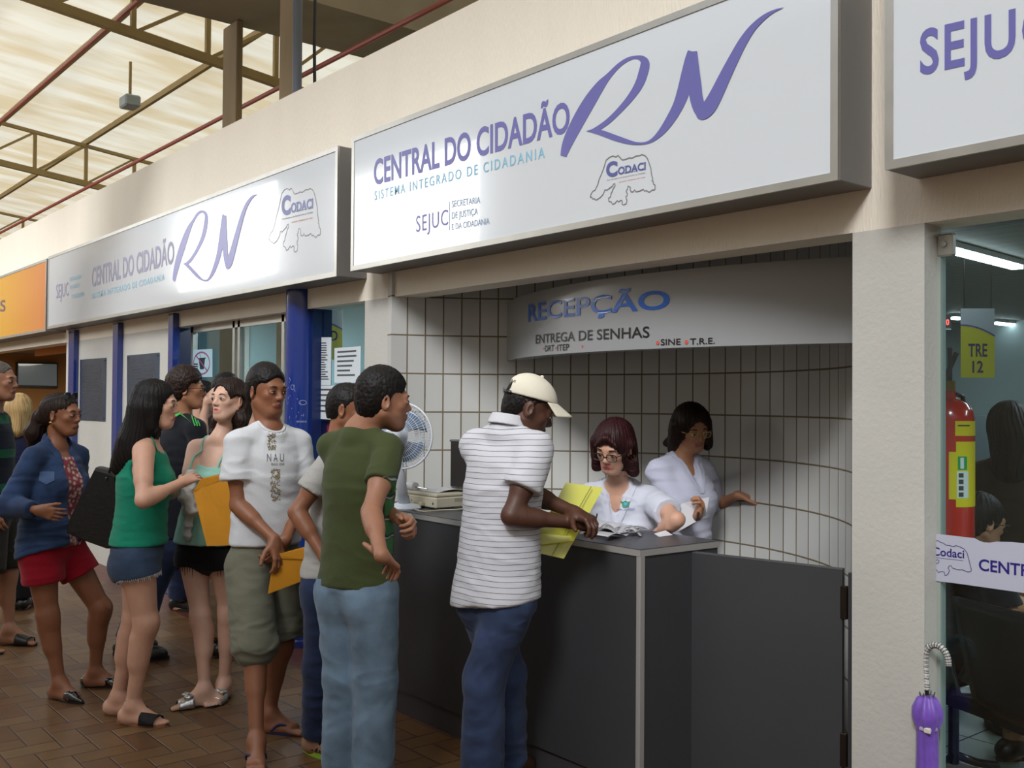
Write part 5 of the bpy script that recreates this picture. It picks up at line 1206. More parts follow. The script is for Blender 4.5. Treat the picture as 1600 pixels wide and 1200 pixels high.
# ---------- boy in the grey T-shirt, behind the olive man
def grey_boy():
    P = Person(4.52, head=(546, 640), neck=(530, 690), hip=(512, 905), face=-12, turn=0, pitch=6, s=.95, sh_w=0.150)
    P.arm('R', (459, 808), (508, 872), True, True); P.arm('L', (540, 800), (560, 860), False, False)
    P.leg('R', (497, 1150), (500, 1040), -35); P.leg('L', (540, 1120), (545, 1030), 20)
    body_shape(P, hands={'R': dict(n=-UP * .2 - RIGHT * .6, t=AWAY * -.6 + UP * .3, curl=(40, 50, 30)), 'L': dict(n=UP, t=AWAY)}, skip_toes=True)
    o = make_person(P, 'boy in a grey T-shirt half hidden behind the man in olive green', sk['brown'], SK['brown'], brows=lash, lips=(120, 66, 56))
    shirt(P, 't_shirt', cloth('grey_jersey', rgb(170, 168, 164), .05), zat(512, 895, 4.5), sleeve=0.62, loose=0.014, flare=.006, sl_r=0.056, sl_r1=0.074, amp=0.004, seed=2.7)
    trousers(P, 'jeans', denim_dark, zat(512, 890, 4.5), 1.98, r=(.096, .074, .072), amp=0.005)
    for sd in 'LR': shoe(P, sd, mat('bronze_leather', rgb(170, 132, 108), .3, metal=.3), mat('lime_sole', rgb(130, 170, 50), .5), 'sneaker', name='sneaker')
    short_hair(P, black_hair, grow=0.0, nape=-.05)
    return P
GRB = grey_boy()

# ---------- woman in the mint camisole
def mint_woman():
    P = Person(5.36, head=(358, 625), neck=(345, 684), hip=(325, 862), face=-119, turn=-105, pitch=-4, s=.955, sex='f', sh_w=0.142, tilt=-4)
    P.arm('R', (290, 764), (322, 782), True, False); P.arm('L', (378, 752), (352, 790), False, False)
    P.leg('R', (320, 1078), (314, 962), -150); P.leg('L', (350, 1068), (357, 955), -95)
    body_shape(P, hands={'R': dict(n=AWAY - UP * .2, t=UP, curl=(35, 40, 25)), 'L': dict(n=AWAY, t=UP, curl=(35, 40, 25))}, bust=.052, mouth_open=True)
    o = make_person(P, 'young woman in a mint green camisole and black fringed shorts, talking', sk['pale'], SK['pale'], brows=brown_hair, lips=(190, 104, 100), look=(.05, 0))
    s, (f, l, u) = P.s, P.tr; m = cloth('mint_cotton', rgb(142, 190, 176), .05); cm = Shape()
    top = P.chest + f * .06 + u * .055; n1 = (u * .95 + f * .0).normalized(); hem = Vector((P.hip.x, P.hip.y, zat(325, 848, 5.36)))
    cl = [(top, n1), (hem, -UP)]; bl = P.chest - u * .02
    cm.ell(P.chest, (f, l, u), (.112 * s, .138 * s, .19 * s), k=.05, clip=cl)
    for g in (1, -1): cm.ell(P.chest + f * .075 * s + l * g * .065 * s - u * .03 * s, (f, l, u), (.060, .062, .064), k=.05, clip=cl)
    cm.tub(P.chest - u * .0, Vector((P.hip.x, P.hip.y, hem.z - .03)), (f, l), (.108, .130), (.135, .200), k=.05, clip=cl)
    g_ = garment(P, 'camisole', cm, m, cuts=[(top, n1, .3), (hem, -UP, .4)], amp=.005, seed=5, axis=(2.2, 2.2, .5), freq=10)
    for g in (1, -1): MB().tube(path_on(o, [P.chest + f * .16 + l * g * .068 + u * .045, P.neck + l * g * .082 + f * .09 - u * .06, P.neck + l * g * .088 + u * .03, P.neck + l * g * .07 - f * .12 - u * .04, P.chest - f * .16 + l * g * .05 + u * .05], .0015), .0042, 6, sx=1.6).build('strap', m, g_, smooth=True)
    tr = trousers(P, 'shorts', cloth('black_fringe', rgb(18, 17, 19), .1), zat(325, 845, 5.36), .14, r=(.104, .110, .1), amp=.003)
    rnd = random.Random(4); mb = MB(); zz = zat(320, 880, 5.36)
    for k in range(60):
        a = 2 * math.pi * k / 60; q = P.hip + P.hf[1] * .168 * math.cos(a) + P.hf[0] * .118 * math.sin(a); q.z = zz + .012; mb.tube([q, q + Vector((0, 0, -.02)), q + Vector((rnd.uniform(-.004, .004), 0, -.03 - rnd.random() * .04))], [.003, .0025, .001], 4)
    mb.build('fringe', cloth('black_fringe', rgb(18, 17, 19), .1), tr)['kind'] = 'stuff'
    silver = mat('silver_leather', rgb(190, 190, 188), .22, metal=.8, bump=(60, .002)); 
    for sd in 'LR':
        so = shoe(P, sd, silver, mat('black_sole', rgb(30, 26, 24), .6), 'slide', name='sandal'); a_, fd = getattr(P, 'a' + sd), getattr(P, 'f' + sd); b0 = Vector((a_.x, a_.y, .062)) + fd * .085; l_ = UP.cross(fd)
        bw = Shape(); bw.ell(b0 + l_ * .024, (fd, l_, UP), (.026, .024, .013), k=.01); bw.ell(b0 - l_ * .024, (fd, l_, UP), (.026, .024, .013), k=.01); bw.ell(b0, (fd, l_, UP), (.012, .01, .016), k=.008); V, Q = mesh_shape(bw, .003); make_obj('bow', wrinkle(V, Q, .002, 1, freq=60), Q, silver, so)
    hr = Shape(); H, S2 = P.H, P.s; E = lambda a, b, z, r, **k: hr.ell(H(a, b, z), P.face, tuple(q * S2 for q in r), **k)
    E(-.016, 0, .036, (.106, .086, .092), k=.01); E(-.045, 0, -.04, (.072, .088, .10), k=.04)
    for g, x in ((1, .0), (-1, .0)): hr.cap(H(-.01, g * .075, .02), H(-.02 + (.03 if g < 0 else 0), g * .092, -.11), .022 * S2, .026 * S2, k=.04); hr.cap(H(-.02 + (.03 if g < 0 else 0), g * .092, -.11), H(.0 + (.035 if g < 0 else -.03), g * .085, -.19), .026 * S2, .014 * S2, k=.03)
    hr.cap(H(-.075, 0, -.05), H(-.07, 0, -.17), .07 * S2, .05 * S2, k=.05)
    E(.108, 0, -.040, (.083, .079, .125), k=.006, sub=True); E(.02, .090, -.02, (.045, .035, .045), k=.006, sub=True)
    hair_obj(P, hr, brown_hair, h=.004, amp=.002)
    return P
MNT = mint_woman()

# ---------- woman in the green tank top
def teal_woman():
    P = Person(5.03, head=(244, 632), neck=(231, 681), hip=(216, 862), face=6, turn=14, pitch=4, s=.985, sex='f', sh_w=0.144)
    P.arm('R', (224, 782), (284, 754), True, False); P.arm('L', (262, 770), (296, 758), False, False)
    P.leg('R', (207, 1104), (228, 972), -14); P.leg('L', (184, 1090), (210, 968), -8)
    body_shape(P, hands={'R': dict(n=AWAY * .6 - UP * .5, t=UP * .8 - AWAY * .3, curl=(12, 18, 10), spread=1.3), 'L': dict(n=-AWAY, t=UP)}, bust=.058, heavy=1.06, leg_r=1.12, arm_r=1.12)
    o = make_person(P, 'woman with very long dark hair in a green tank top and frayed denim shorts', sk['fair'], SK['fair'], brows=black_hair, lips=(176, 96, 90))
    s, (f, l, u) = P.s, P.tr; m = cloth('green_jersey', rgb(22, 132, 104), .06); cm = Shape(); hem = Vector((P.hip.x, P.hip.y, zat(216, 845, 5.03)))
    cl = [(hem, -UP)]; cm.ell(P.chest, (f, l, u), (.121 * s, .150 * s, .19 * s), k=.05, clip=cl)
    for g in (1, -1): cm.ell(P.chest + f * .08 * s + l * g * .065 * s - u * .03 * s, (f, l, u), (.068, .068, .070), k=.05, clip=cl)
    cm.tub(P.chest - u * .02, Vector((P.hip.x, P.hip.y, hem.z - .03)), (f, l), (.112, .142), (.135, .172), k=.06, clip=cl); cm.ell(P.hip, (P.hf[0], P.hf[1], UP), (.128, .178, .13), k=.05, clip=cl)
    for g in (1, -1): cm.cap(P.sL + (P.sR - P.sL) * (0 if g > 0 else 1) + u * .03 + l * g * .0, P.sL + (P.sR - P.sL) * (0 if g > 0 else 1) - u * .085 - l * g * -.01, .062, .064, k=.01, sub=True)
    cm.cap(P.neck + f * .03 + u * .05, P.neck + f * .03 - u * .03, .085, .075, k=.01, sub=True); cm.cap(P.neck - f * .05 + u * .05, P.neck - f * .1 - u * .07, .07, .07, k=.01, sub=True)
    g_ = garment(P, 'tank_top', cm, m, cuts=[(hem, -UP, .4)], amp=.0045, seed=8, axis=(.6, .6, 2.4), freq=12)
    for g in (1, -1): MB().tube(path_on(o, [P.neck + l * g * .086 + f * .08 - u * .06, P.neck + l * g * .083 + f * .05 - u * .0, P.neck + l * g * .085 + u * .04, P.neck + l * g * .085 - f * .1 - u * .02, P.neck + l * g * .07 - f * .16 - u * .12], .002), .008, 6, sx=.4).build('strap', m, g_, smooth=True)
    tr = trousers(P, 'shorts', cloth('denim_shorts', rgb(52, 68, 92), .5, 300), zat(216, 848, 5.03), .24, r=(.108, .112, .1), amp=.004, heavy=1.06)
    mb = MB(); rnd = random.Random(2)
    for sd in 'LR':
        h_, k_ = getattr(P, 'h' + sd), getattr(P, 'k' + sd); c = h_ + (k_ - h_) * .24; d = (k_ - h_).normalized(); a0_ = d.cross(P.hf[0]).normalized(); b0_ = d.cross(a0_)
        for k in range(70):
            a = 2 * math.pi * k / 70; q = c + (a0_ * math.cos(a) + b0_ * math.sin(a)) * .1085 * s; mb.tube([q - d * .004, q + d * (.006 + rnd.random() * .014) + a0_ * rnd.uniform(-.004, .004)], [.0022, .0008], 4)
    mb.build('frayed_hem', cloth('frayed_white', rgb(190, 192, 190), .2), tr)['kind'] = 'stuff'
    for sd in 'LR': shoe(P, sd, mat('black_ruffle', rgb(20, 18, 18), .8, bump=(60, .006)), mat('tan_sole', rgb(150, 98, 68), .6), 'slide', name='sandal')
    a_ = P.aR + UP * .035; MB().tube([a_ + Vector((.036 * math.cos(t * .3), .036 * math.sin(t * .3), 0)) for t in range(22)], .0014, 5).build('anklet', mat('thin_chain', rgb(90, 80, 70), .4, metal=.8), o)
    hr = Shape(); H, S2 = P.H, P.s; E = lambda a, b, z, r, **k: hr.ell(H(a, b, z), P.face, tuple(q * S2 for q in r), **k)
    E(-.018, 0, .034, (.106, .088, .096), k=.01); E(-.04, 0, -.03, (.076, .088, .11), k=.04)
    D = P.D; pth = [((228, 645), .0, .088), ((218, 680), -.01, .086), ((207, 715), -.03, .080), ((198, 728), -.03, .066)]
    for (p, dd, r), (q, d2, r2) in zip(pth[:-1], pth[1:]): hr.cap(atd(*p, D + dd), atd(*q, D + d2), r, r2, k=.04)
    hr.cap(atd(200, 690, D - .06), atd(184, 728, D - .06), .05, .03, k=.03); hr.cap(atd(222, 640, D - .05), atd(210, 700, D - .06), .055, .06, k=.03); hr.cap(H(.005, -.06, -.02), atd(238, 668, D - .07), .03, .02, k=.03)
    E(.115, 0, -.05, (.083, .12, .122), k=.006, sub=True)
    hair_obj(P, hr, black_hair, h=.005, amp=.002, n=60)
    return P
TEA = teal_woman()
# ---------- woman in the denim jacket
def paisley():
    m = cloth('paisley_blouse', rgb(160, 110, 110), .5, 60); nt, N, L, P = nodes_of(m); tc = N.new('ShaderNodeTexCoord'); v = N.new('ShaderNodeTexVoronoi'); v.inputs['Scale'].default_value = 42; L.new(tc.outputs['Object'], v.inputs['Vector'])
    r = N.new('ShaderNodeValToRGB'); L.new(v.outputs['Distance'], r.inputs[0]); e = r.color_ramp.elements; e[0].color = rgb(196, 176, 168); e[0].position = .2; e[1].color = rgb(132, 56, 66); e[1].position = .55; L.new(r.outputs[0], P.inputs['Base Color']); return m
def red_woman():
    P = Person(5.45, head=(97, 648), neck=(88, 695), hip=(84, 855), face=-10, turn=-22, pitch=2, s=.95, sex='f', sh_w=0.145)
    P.arm('R', (12, 795), (58, 797), True, True); P.arm('L', (120, 790), (120, 850), False, False)
    P.leg('R', (93, 1068), (74, 960), -30); P.leg('L', (148, 1050), (157, 950), -5)
    body_shape(P, hands={'R': dict(d=RIGHT * .9 - UP * .25 + AWAY * .2, n=AWAY * .8, t=UP * .3 + RIGHT * .2 - AWAY * .1, curl=(12, 20, 10), thumb=(.8, .5, 0)), 'L': dict(n=-RIGHT, t=-AWAY)}, bust=.058, heavy=1.05, leg_r=1.1, skip_toes=True)
    o = make_person(P, 'woman in a denim jacket and red shorts, sunglasses pushed up on her head', sk['brown'], SK['brown'], brows=lash, lips=(128, 66, 62))
    shirt(P, 'blouse', paisley(), zat(84, 850, 5.45), sleeve=0, loose=0.012, bust=.058, neck=.07, neck_dz=-.05, amp=.003, heavy=1.05)
    s, (f, l, u) = P.s, P.tr; jk = Shape(); hem = Vector((P.hip.x, P.hip.y, zat(84, 858, 5.4))); hn = Vector((f.x * -.0, 0, -1)).normalized(); hn = (-UP + RIGHT * .30).normalized(); cl = [(hem, hn)]; t = .026
    jk.ell(P.chest, (f, l, u), (.118 * s + t * .5, .140 * s + t, .19 * s + t * .5), k=.03, clip=cl); jk.tub(P.chest, Vector((P.hip.x, P.hip.y, hem.z - .15)), (f, l), (.105 + t, .140 + t), (.150 + t, .195 + t), k=.04, clip=cl)
    for S0 in (P.sL, P.sR): jk.cap(P.neck + u * .0, S0 + u * .012, .056, .050, k=.025, clip=cl)
    for g in (1, -1): jk.ell(P.chest + f * .075 * s + l * g * .065 * s - u * .03 * s, (f, l, u), (.075, .078, .075), k=.04, clip=cl)
    cuts = [(hem, hn, .5)]
    for sd in 'LR':
        S0, e, w = getattr(P, 's' + sd), getattr(P, 'e' + sd), getattr(P, 'w' + sd); d2 = (w - e).normalized(); en = e + (w - e) * .86
        jk.cap(S0, e, .058, .060, k=.025); jk.cap(e, w, .058, .042, k=.025, clip=[(en, d2)]); cuts.append((en, d2, .12))
    jk.cap(P.neck + u * .012, P.neck + u * .018, .074, k=.015); jk.cap(P.neck + u * .02 + f * .03, P.neck + u * .16, .066, k=.004, sub=True)
    # the jacket hangs open down the front
    q = P.chest + f * .16 + l * .00; jk.tub(P.neck + f * .11 + u * .0, P.hip + f * .2 - UP * .25 + RIGHT * .06, (f, l), (.07, .045), (.13, .075), k=.01, sub=True)
    j = garment(P, 'denim_jacket', jk, cloth('jacket_denim', rgb(46, 66, 102), .5, 300), cuts=cuts, amp=.008, seed=9, freq=10)
    f_ = surf_fn(j, .004)
    pk = MB(); pk.sheet(lambda a, b: f_(61 + 24 * a, 737 + (14 + 6 * (1 - abs(2 * a - 1))) * b), 8, 6); pk.build('pocket_flap', cloth('jacket_denim_light', rgb(78, 100, 138), .2, 300), j, smooth=True)
    pt = [f_(x, y) for x, y in ((86, 682), (92, 700), (100, 716), (98, 725), (86, 712), (74, 698))]; MB().add(pt, [(0, 1, 2, 3, 4, 5)]).build('lapel', cloth('jacket_denim_light', rgb(78, 100, 138), .2, 300), j)
    trousers(P, 'shorts', cloth('red_cotton', rgb(150, 16, 36), .1), zat(84, 850, 5.45), (.42, .46), r=(.108, .115, .1), amp=.004, heavy=1.05)
    for sd in 'LR': shoe(P, sd, mat('black_patent', rgb(16, 14, 16), .15, coat=.8), mat('black_sole', rgb(30, 26, 24), .6), 'ballerina')
    hr = Shape(); H, S2 = P.H, P.s; E = lambda a, b, z, r, **k: hr.ell(H(a, b, z), P.face, tuple(q * S2 for q in r), **k)
    E(-.018, 0, .034, (.103, .082, .093), k=.01); E(-.06, 0, .01, (.066, .074, .08), k=.03); E(.12, 0, -.03, (.085, .10, .115), k=.01, sub=True)
    for g in (1, -1): E(.07, g * .09, -.03, (.07, .05, .08), k=.01, sub=True)
    E(.045, 0, -.14, (.1, .14, .11), k=.01, sub=True)
    hr.cap(H(-.095, 0, .0), H(-.13, 0, -.02), .024, .036, k=.02); hr.cap(H(-.13, 0, -.02), H(-.165, 0, -.11), .04, .05, k=.03); hr.cap(H(-.165, 0, -.11), H(-.185, .0, -.20), .045, .018, k=.03)
    hair_obj(P, hr, brown_hair, h=.004, amp=.0022)
    glasses(P, mat('grey_sunglass_frame', rgb(60, 60, 66), .25), mat('dark_lens', rgb(24, 24, 28), .08), up=True, name='sunglasses', w=.054, hgt=.04)
    sphere(mb := MB(), H(-.005, -.094, -.044), .008); mb.build('earring', mat('gold', rgb(200, 160, 80), .2, metal=1), o, smooth=True)
    return P
RED = red_woman()

# ---------- far people on the left
def simple_man(D, head, neck, hip, face, turn, label, sk_, shirt_m, shirt_z, pants_m, hem, legs, hair_m, arms=None, s=1.0, h=.009, sleeve=.6, hairkw={}, sex='m', shoes='shoe', shoe_m=None, hands=None, pitch=0, roll=0, loose=.014, shirt_name='t_shirt', long=False, **kw):
    P = Person(D, head=head, neck=neck, hip=hip, face=face, turn=turn, pitch=pitch, roll=roll, s=s, sex=sex, **kw); arms = arms or {}
    for sd in 'LR':
        if sd in arms: P.arm(sd, *arms[sd])
        else:
            S0 = P.sL if sd == 'L' else P.sR; l = P.tf[1] * (1 if sd == 'L' else -1); P.arm(sd, tuple(S0 - UP * .275 * s + l * .05), tuple(S0 - UP * .51 * s + l * .04 + P.tf[0] * .07))
    for sd, a in legs.items(): P.leg(sd, *a)
    hd = hands or {sd: dict(n=-P.tf[1] * (1 if sd == 'L' else -1), t=P.tf[0], curl=(18, 25, 15)) for sd in 'LR'}
    body_shape(P, hands=hd, skip_toes=shoes != 'slide', bust=.05 if sex == 'f' else 0)
    o = make_person(P, label, sk[sk_], SK[sk_], brows=lash, h=h, lips=(150, 90, 82) if sk_ in ('fair', 'pale', 'olive') else (120, 66, 56))
    sh = shirt(P, shirt_name, shirt_m, shirt_z, sleeve=sleeve, loose=loose, flare=.012, sl_r=.056, sl_r1=.058 if long else .072, h=.009, bust=.05 if sex == 'f' else 0)
    tr = trousers(P, 'trousers' if hem > 1.5 else 'shorts', pants_m, shirt_z - .0 + .01, hem, h=.009, r=(.1, .08, .078) if hem > 1.5 else (.105, .1, .09))
    for sd in 'LR': shoe(P, sd, shoe_m or mat('black_leather', rgb(22, 20, 20), .35), mat('black_sole', rgb(30, 26, 24), .6), shoes, name='sandal' if shoes == 'slide' else 'shoe')
    if hairkw is not None: short_hair(P, hair_m, **hairkw)
    return P, sh
def stripes_mat(name, c1, c2, c3, pitch):
    m = cloth(name, c1, .05); nt, N, L, P = nodes_of(m); tc = N.new('ShaderNodeTexCoord'); sx = N.new('ShaderNodeSeparateXYZ'); L.new(tc.outputs['Object'], sx.inputs[0]); r = N.new('ShaderNodeValToRGB'); r.color_ramp.interpolation = 'CONSTANT'
    L.new(mth(nt, 'FRACT', mth(nt, 'DIVIDE', sx.outputs[2], pitch)), r.inputs[0]); e = r.color_ramp.elements; e[0].color = c1; e[1].position = .5; e[1].color = c2; x = e.new(.75); x.color = c3; L.new(r.outputs[0], P.inputs['Base Color']); return m
simple_man(6.6, (-1, 596), (-12, 640), (-8, 800), 0, 10, 'grey-haired man at the left edge in a striped polo and dark shorts, walking', 'tan', stripes_mat('green_striped_polo', rgb(20, 24, 36), rgb(24, 84, 60), rgb(20, 26, 40), .22), zat(0, 800, 6.6), cloth('dark_shorts', rgb(40, 36, 30), .1), .95, {'L': ((14, 985), (12, 895), -5), 'R': ((-45, 1000), (-20, 900), 0)}, grey_hair, s=1.06, shoes='slide', hairkw=dict(front=.085, nape=-.06))
P, _ = simple_man(7.6, (30, 640), (28, 668), (28, 790), 100, 80, 'blonde woman in a navy top seen from behind at the far left', 'fair', cloth('navy_top', rgb(26, 28, 56), .1), zat(28, 790, 7.6), cloth('dark_trousers', rgb(28, 28, 34), .1), 1.95, {'L': ((20, 935), (22, 865), 80), 'R': ((38, 935), (36, 865), 90)}, blond_hair, s=.93, sex='f', hairkw=None, sleeve=1.8, long=True)
hr = Shape(); H = P.H; hr.ell(H(-.01, 0, .03), P.face, (.106, .09, .098), k=.02); hr.cap(H(-.04, 0, -.02), H(-.06, 0, -.16), .085, .07, k=.04); hr.ell(H(.12, 0, -.04), P.face, (.085, .1, .12), k=.01, sub=True); hair_obj(P, hr, blond_hair, h=.007, amp=.003)
# man with glasses and a black jacket with green stripes
P, sh = simple_man(6.2, (292, 608), (284, 652), (262, 830), 12, 55, 'dark-haired man with glasses in a black jacket with green stripes', 'olive', cloth('black_jacket', rgb(22, 24, 32), .1), zat(262, 836, 6.2), denim_dark, 1.97, {'L': ((200, 1000), (236, 905), 40), 'R': ((212, 1012), (240, 910), 20)}, brown_hair, sleeve=1.9, loose=.024, s=1.0, hairkw=dict(grow=.012, top=.014, nape=-.09, curly=True, sides=.008), long=True, shirt_name='jacket')
glasses(P, black, glass_mat('spectacle_lens', (.95, .97, .97)), w=.05, hgt=.034)
f_ = surf_fn(sh, .006, 6.2); gr = cloth('green_stripe', rgb(70, 170, 84), .05)
MB().sheet(lambda a, b: f_(262 + 20 * a + 0 * b, 655 - 14 * a + (5 + 2 * a) * b), 6, 3).build('shoulder_panel', gr, sh, smooth=True)
for k in range(3): MB().sheet(lambda a, b: f_(295 + 3.6 * k + 9 * a + b * 1.6, 640 + 26 * a + 0 * k), 6, 1).build('stripe', gr, sh, smooth=True)
# man in navy behind the mint woman
P, sh = simple_man(7.4, (321, 622), (314, 660), (300, 806), 40, 70, 'man in a navy sweater and jeans behind the woman in mint green', 'fair', cloth('navy_sweater', rgb(24, 26, 46), .1), zat(300, 812, 7.5), denim_dark, 1.93, {'L': ((281, 936), (280, 872), -20), 'R': ((310, 938), (311, 872), 60)}, black_hair, sleeve=1.9, loose=.03, s=1.0, hairkw=dict(grow=.003), long=True, shirt_name='sweater', sh_w=.19)
# man with his hands on his head, in khaki trousers
P, sh = simple_man(6.46, (356, 612), (352, 656), (345, 812), 60, 80, 'man with raised hands in khaki trousers, mostly hidden behind the woman in mint green', 'pale', cloth('pale_shirt', rgb(176, 178, 186), .05), zat(345, 820, 6.46), cloth('khaki_cotton', rgb(110, 92, 70), .1), 1.93, {'L': ((333, 1000), (334, 905), 60), 'R': ((349, 1003), (347, 905), 70)}, black_hair, s=1.0,
                   arms={'L': ((312, 690), (322, 622), True, True), 'R': ((398, 684), (386, 624), True, True)}, hands={'L': dict(d=RIGHT * .7 + UP * .5, n=AWAY, t=UP * -.5 + RIGHT * .4, curl=(10, 15, 10)), 'R': dict(d=-RIGHT * .7 + UP * .6, n=AWAY, t=-UP, curl=(10, 15, 10))})

# ---------- receptionist writing at the counter
def v_blouse(P, m, hem_z, **kw):
    sh = shirt(P, 'blouse', m, hem_z, **kw); s, (f, l, u) = P.s, P.tr; f2 = snap_fn(sh, .004); mb = MB()
    v0 = P.neck + f * .14 - u * .17
    for g in (1, -1):
        mb.sheet(lambda a, b: f2((P.neck + l * g * .075 + u * .03 - f * .02) * (1 - a) + v0 * a + l * g * (.028 * (1 - .5 * a)) * b + f * .1 * a * (1 - a)), 10, 3)
    mb.build('collar', m, sh, smooth=True)
    return sh
white_uniform = cloth('white_uniform', rgb(210, 213, 226), .03)
def desk_woman():
    P = Person(4.62, head=(959, 697), neck=(966, 757), hip=(985, 905), face=-121, turn=-112, pitch=25, roll=6, s=.95, sex='f', sh_w=.15, head_dd=-.10, hip_dd=.14, lean=10)
    P.arm('R', (906, 808), (926, 812), False, True); P.arm('L', (1058, 812), (1016, 842), True, False)
    P.kL = P.hL - UP * .33; P.kR = P.hR - UP * .33; P.aL = Vector((P.kL.x, P.kL.y, .08)); P.aR = Vector((P.kR.x, P.kR.y, .08)); P.fL = P.fR = P.hf[0]
    body_shape(P, hands={'R': dict(d=-AWAY * .75 + RIGHT * .35 - UP * .45, n=-UP, t=RIGHT * .9, curl=(25, 35, 20)), 'L': dict(d=-RIGHT * .8 - UP * .1, n=-UP, t=-AWAY)}, bust=.058, arm_r=1.05, skip_toes=True)
    o = make_person(P, 'woman with maroon bobbed hair and glasses, in a white uniform, writing behind the counter', sk['fair'], SK['fair'], brows=brown_hair, lips=(178, 84, 80), look=(0, -.35))
    sh = v_blouse(P, white_uniform, zat(985, 900, 4.7), sleeve=.66, loose=.02, bust=.058, sl_r=.060, sl_r1=.072, vneck=.14, neck=.064, amp=.005, seed=3)
    trousers(P, 'trousers', cloth('navy_trousers', rgb(26, 30, 64), .1), zat(985, 895, 4.7), 1.97, r=(.1, .08, .08))
    for sd in 'LR': shoe(P, sd, mat('black_leather', rgb(22, 20, 20), .35), mat('black_sole', rgb(30, 26, 24), .6))
    f_ = surf_fn(sh, .007); mb = MB(); rnd = random.Random(3)
    em = mat('emblem_green', rgb(40, 140, 96), .6); MB().add([f_(977.5 + x, 787 + y) for x, y in ((-7, -5), (-3, -3), (0, -5), (3, -3), (7, -5), (5, 1), (4, 5), (0, 6), (-4, 5), (-5, 1))], [tuple(range(10))]).build('emblem', em, sh)
    MB().add([f_(977.5 + x, 788 + y) for x, y in ((-2, -3), (2, -3), (3, 0), (0, 3), (-3, 0))], [tuple(range(5))]).build('emblem_centre', mat('emblem_blue', rgb(80, 160, 200), .6), sh)
    text_on(mb, 'CENTRAL DO CIDADÃO', lambda a, b: f_(964 + 27.5 * a, 798.5 - 2 * a - 3.0 * b)); mb.build('lettering', mat('emblem_text', rgb(70, 90, 160), .6), sh)
    hr = Shape(); H, S2 = P.H, P.s; E = lambda a, b, z, r, **k: hr.ell(H(a, b, z), P.face, tuple(q * S2 for q in r), **k)
    E(-.014, 0, .036, (.110, .092, .096), k=.01); E(-.03, 0, -.045, (.088, .100, .095), k=.04)
    for g in (1, -1): hr.cap(H(.01, g * .088, .02), H(.005, g * .092, -.12), .022, .026, k=.03)
    hr.cap(H(.085, -.01, .08), H(.098, -.045, .045), .012, .007, k=.02); hr.cap(H(.085, .01, .085), H(.090, .055, .05), .010, .007, k=.02)
    E(.118, 0, -.062, (.084, .079, .125), k=.006, sub=True); E(.0, 0, -.2, (.16, .16, .07), k=.01, sub=True); E(.01, .100, -.02, (.03, .035, .04), k=.006, sub=True)
    hair_obj(P, hr, maroon_hair, h=.004, amp=.002, n=70)
    glasses(P, mat('tortoise_frame', rgb(52, 36, 28), .25), glass_mat('spectacle_lens', (.95, .97, .97)), w=.052, hgt=.034, dz=-.006)
    q = H(-.01, .088, -.048); MB().lathe(q, [(0, -.002), (.012, -.002), (.012, .002), (0, .002)], 18, 'y').build('earring', mat('gold', rgb(200, 160, 80), .2, metal=1), o)
    return P
DSK = desk_woman()
def wall_woman():
    P = Person(5.15, head=(1081, 668), neck=(1065, 716), hip=(1060, 880), face=-72, turn=-58, pitch=20, roll=-6, s=.96, sex='f', sh_w=.15, lean=8)
    P.arm('R', (1066, 816), (1090, 806), True, True); P.arm('L', (1118, 790), (1152, 774), False, True)
    P.kL = P.hL + UP * -.42; P.kR = P.hR + UP * -.42; P.aL = onZ(1085, 1075, .08); P.aR = onZ(1050, 1075, .08); P.aL = Vector((P.kL.x, P.kL.y, .08)); P.aR = Vector((P.kR.x, P.kR.y, .08)); P.fL = P.fR = P.hf[0]
    body_shape(P, hands={'R': dict(d=UP * .5 + RIGHT * .1 - AWAY * .3, n=-RIGHT * .8, t=UP * .3 - AWAY * .6, curl=(45, 55, 30)), 'L': dict(d=RIGHT * .9 + AWAY * .2 - UP * .12, n=-UP * .8, t=-AWAY * .8, curl=(8, 12, 8))}, bust=.062, heavy=1.1, skip_toes=True)
    o = make_person(P, 'dark-haired woman in glasses and pale blouse, reaching to the tiled wall', sk['olive'], SK['olive'], brows=lash, lips=(140, 80, 76))
    v_blouse(P, cloth('pale_grey_blouse', rgb(186, 188, 206), .04), zat(1060, 862, 5.15), sleeve=.95, loose=.03, bust=.062, sl_r=.062, sl_r1=.072, vneck=.10, heavy=1.1, amp=.006, seed=5)
    trousers(P, 'trousers', cloth('navy_trousers', rgb(26, 30, 64), .1), zat(1060, 850, 5.15), 1.97, r=(.105, .08, .08))
    for sd in 'LR': shoe(P, sd, mat('black_leather', rgb(22, 20, 20), .35), mat('black_sole', rgb(30, 26, 24), .6))
    hr = Shape(); H, S2 = P.H, P.s; E = lambda a, b, z, r, **k: hr.ell(H(a, b, z), P.face, tuple(q * S2 for q in r), **k)
    E(-.014, 0, .036, (.110, .094, .096), k=.01); E(-.04, 0, -.04, (.088, .105, .10), k=.04)
    for g in (1, -1): hr.cap(H(-.01, g * .088, .02), H(-.0, g * .100, -.11), .024, .028, k=.03)
    E(.118, 0, -.05, (.080, .072, .13), k=.006, sub=True); hr.cap(H(-.08, -.05, -.1), H(-.12, -.08, -.13), .04, .02, k=.03)
    hair_obj(P, hr, brown_hair, h=.005, amp=.003, n=60)
    glasses(P, mat('gold', rgb(200, 160, 80), .2, metal=1), glass_mat('spectacle_lens', (.95, .97, .97)), w=.05, hgt=.032)
    return P
WLW = wall_woman()

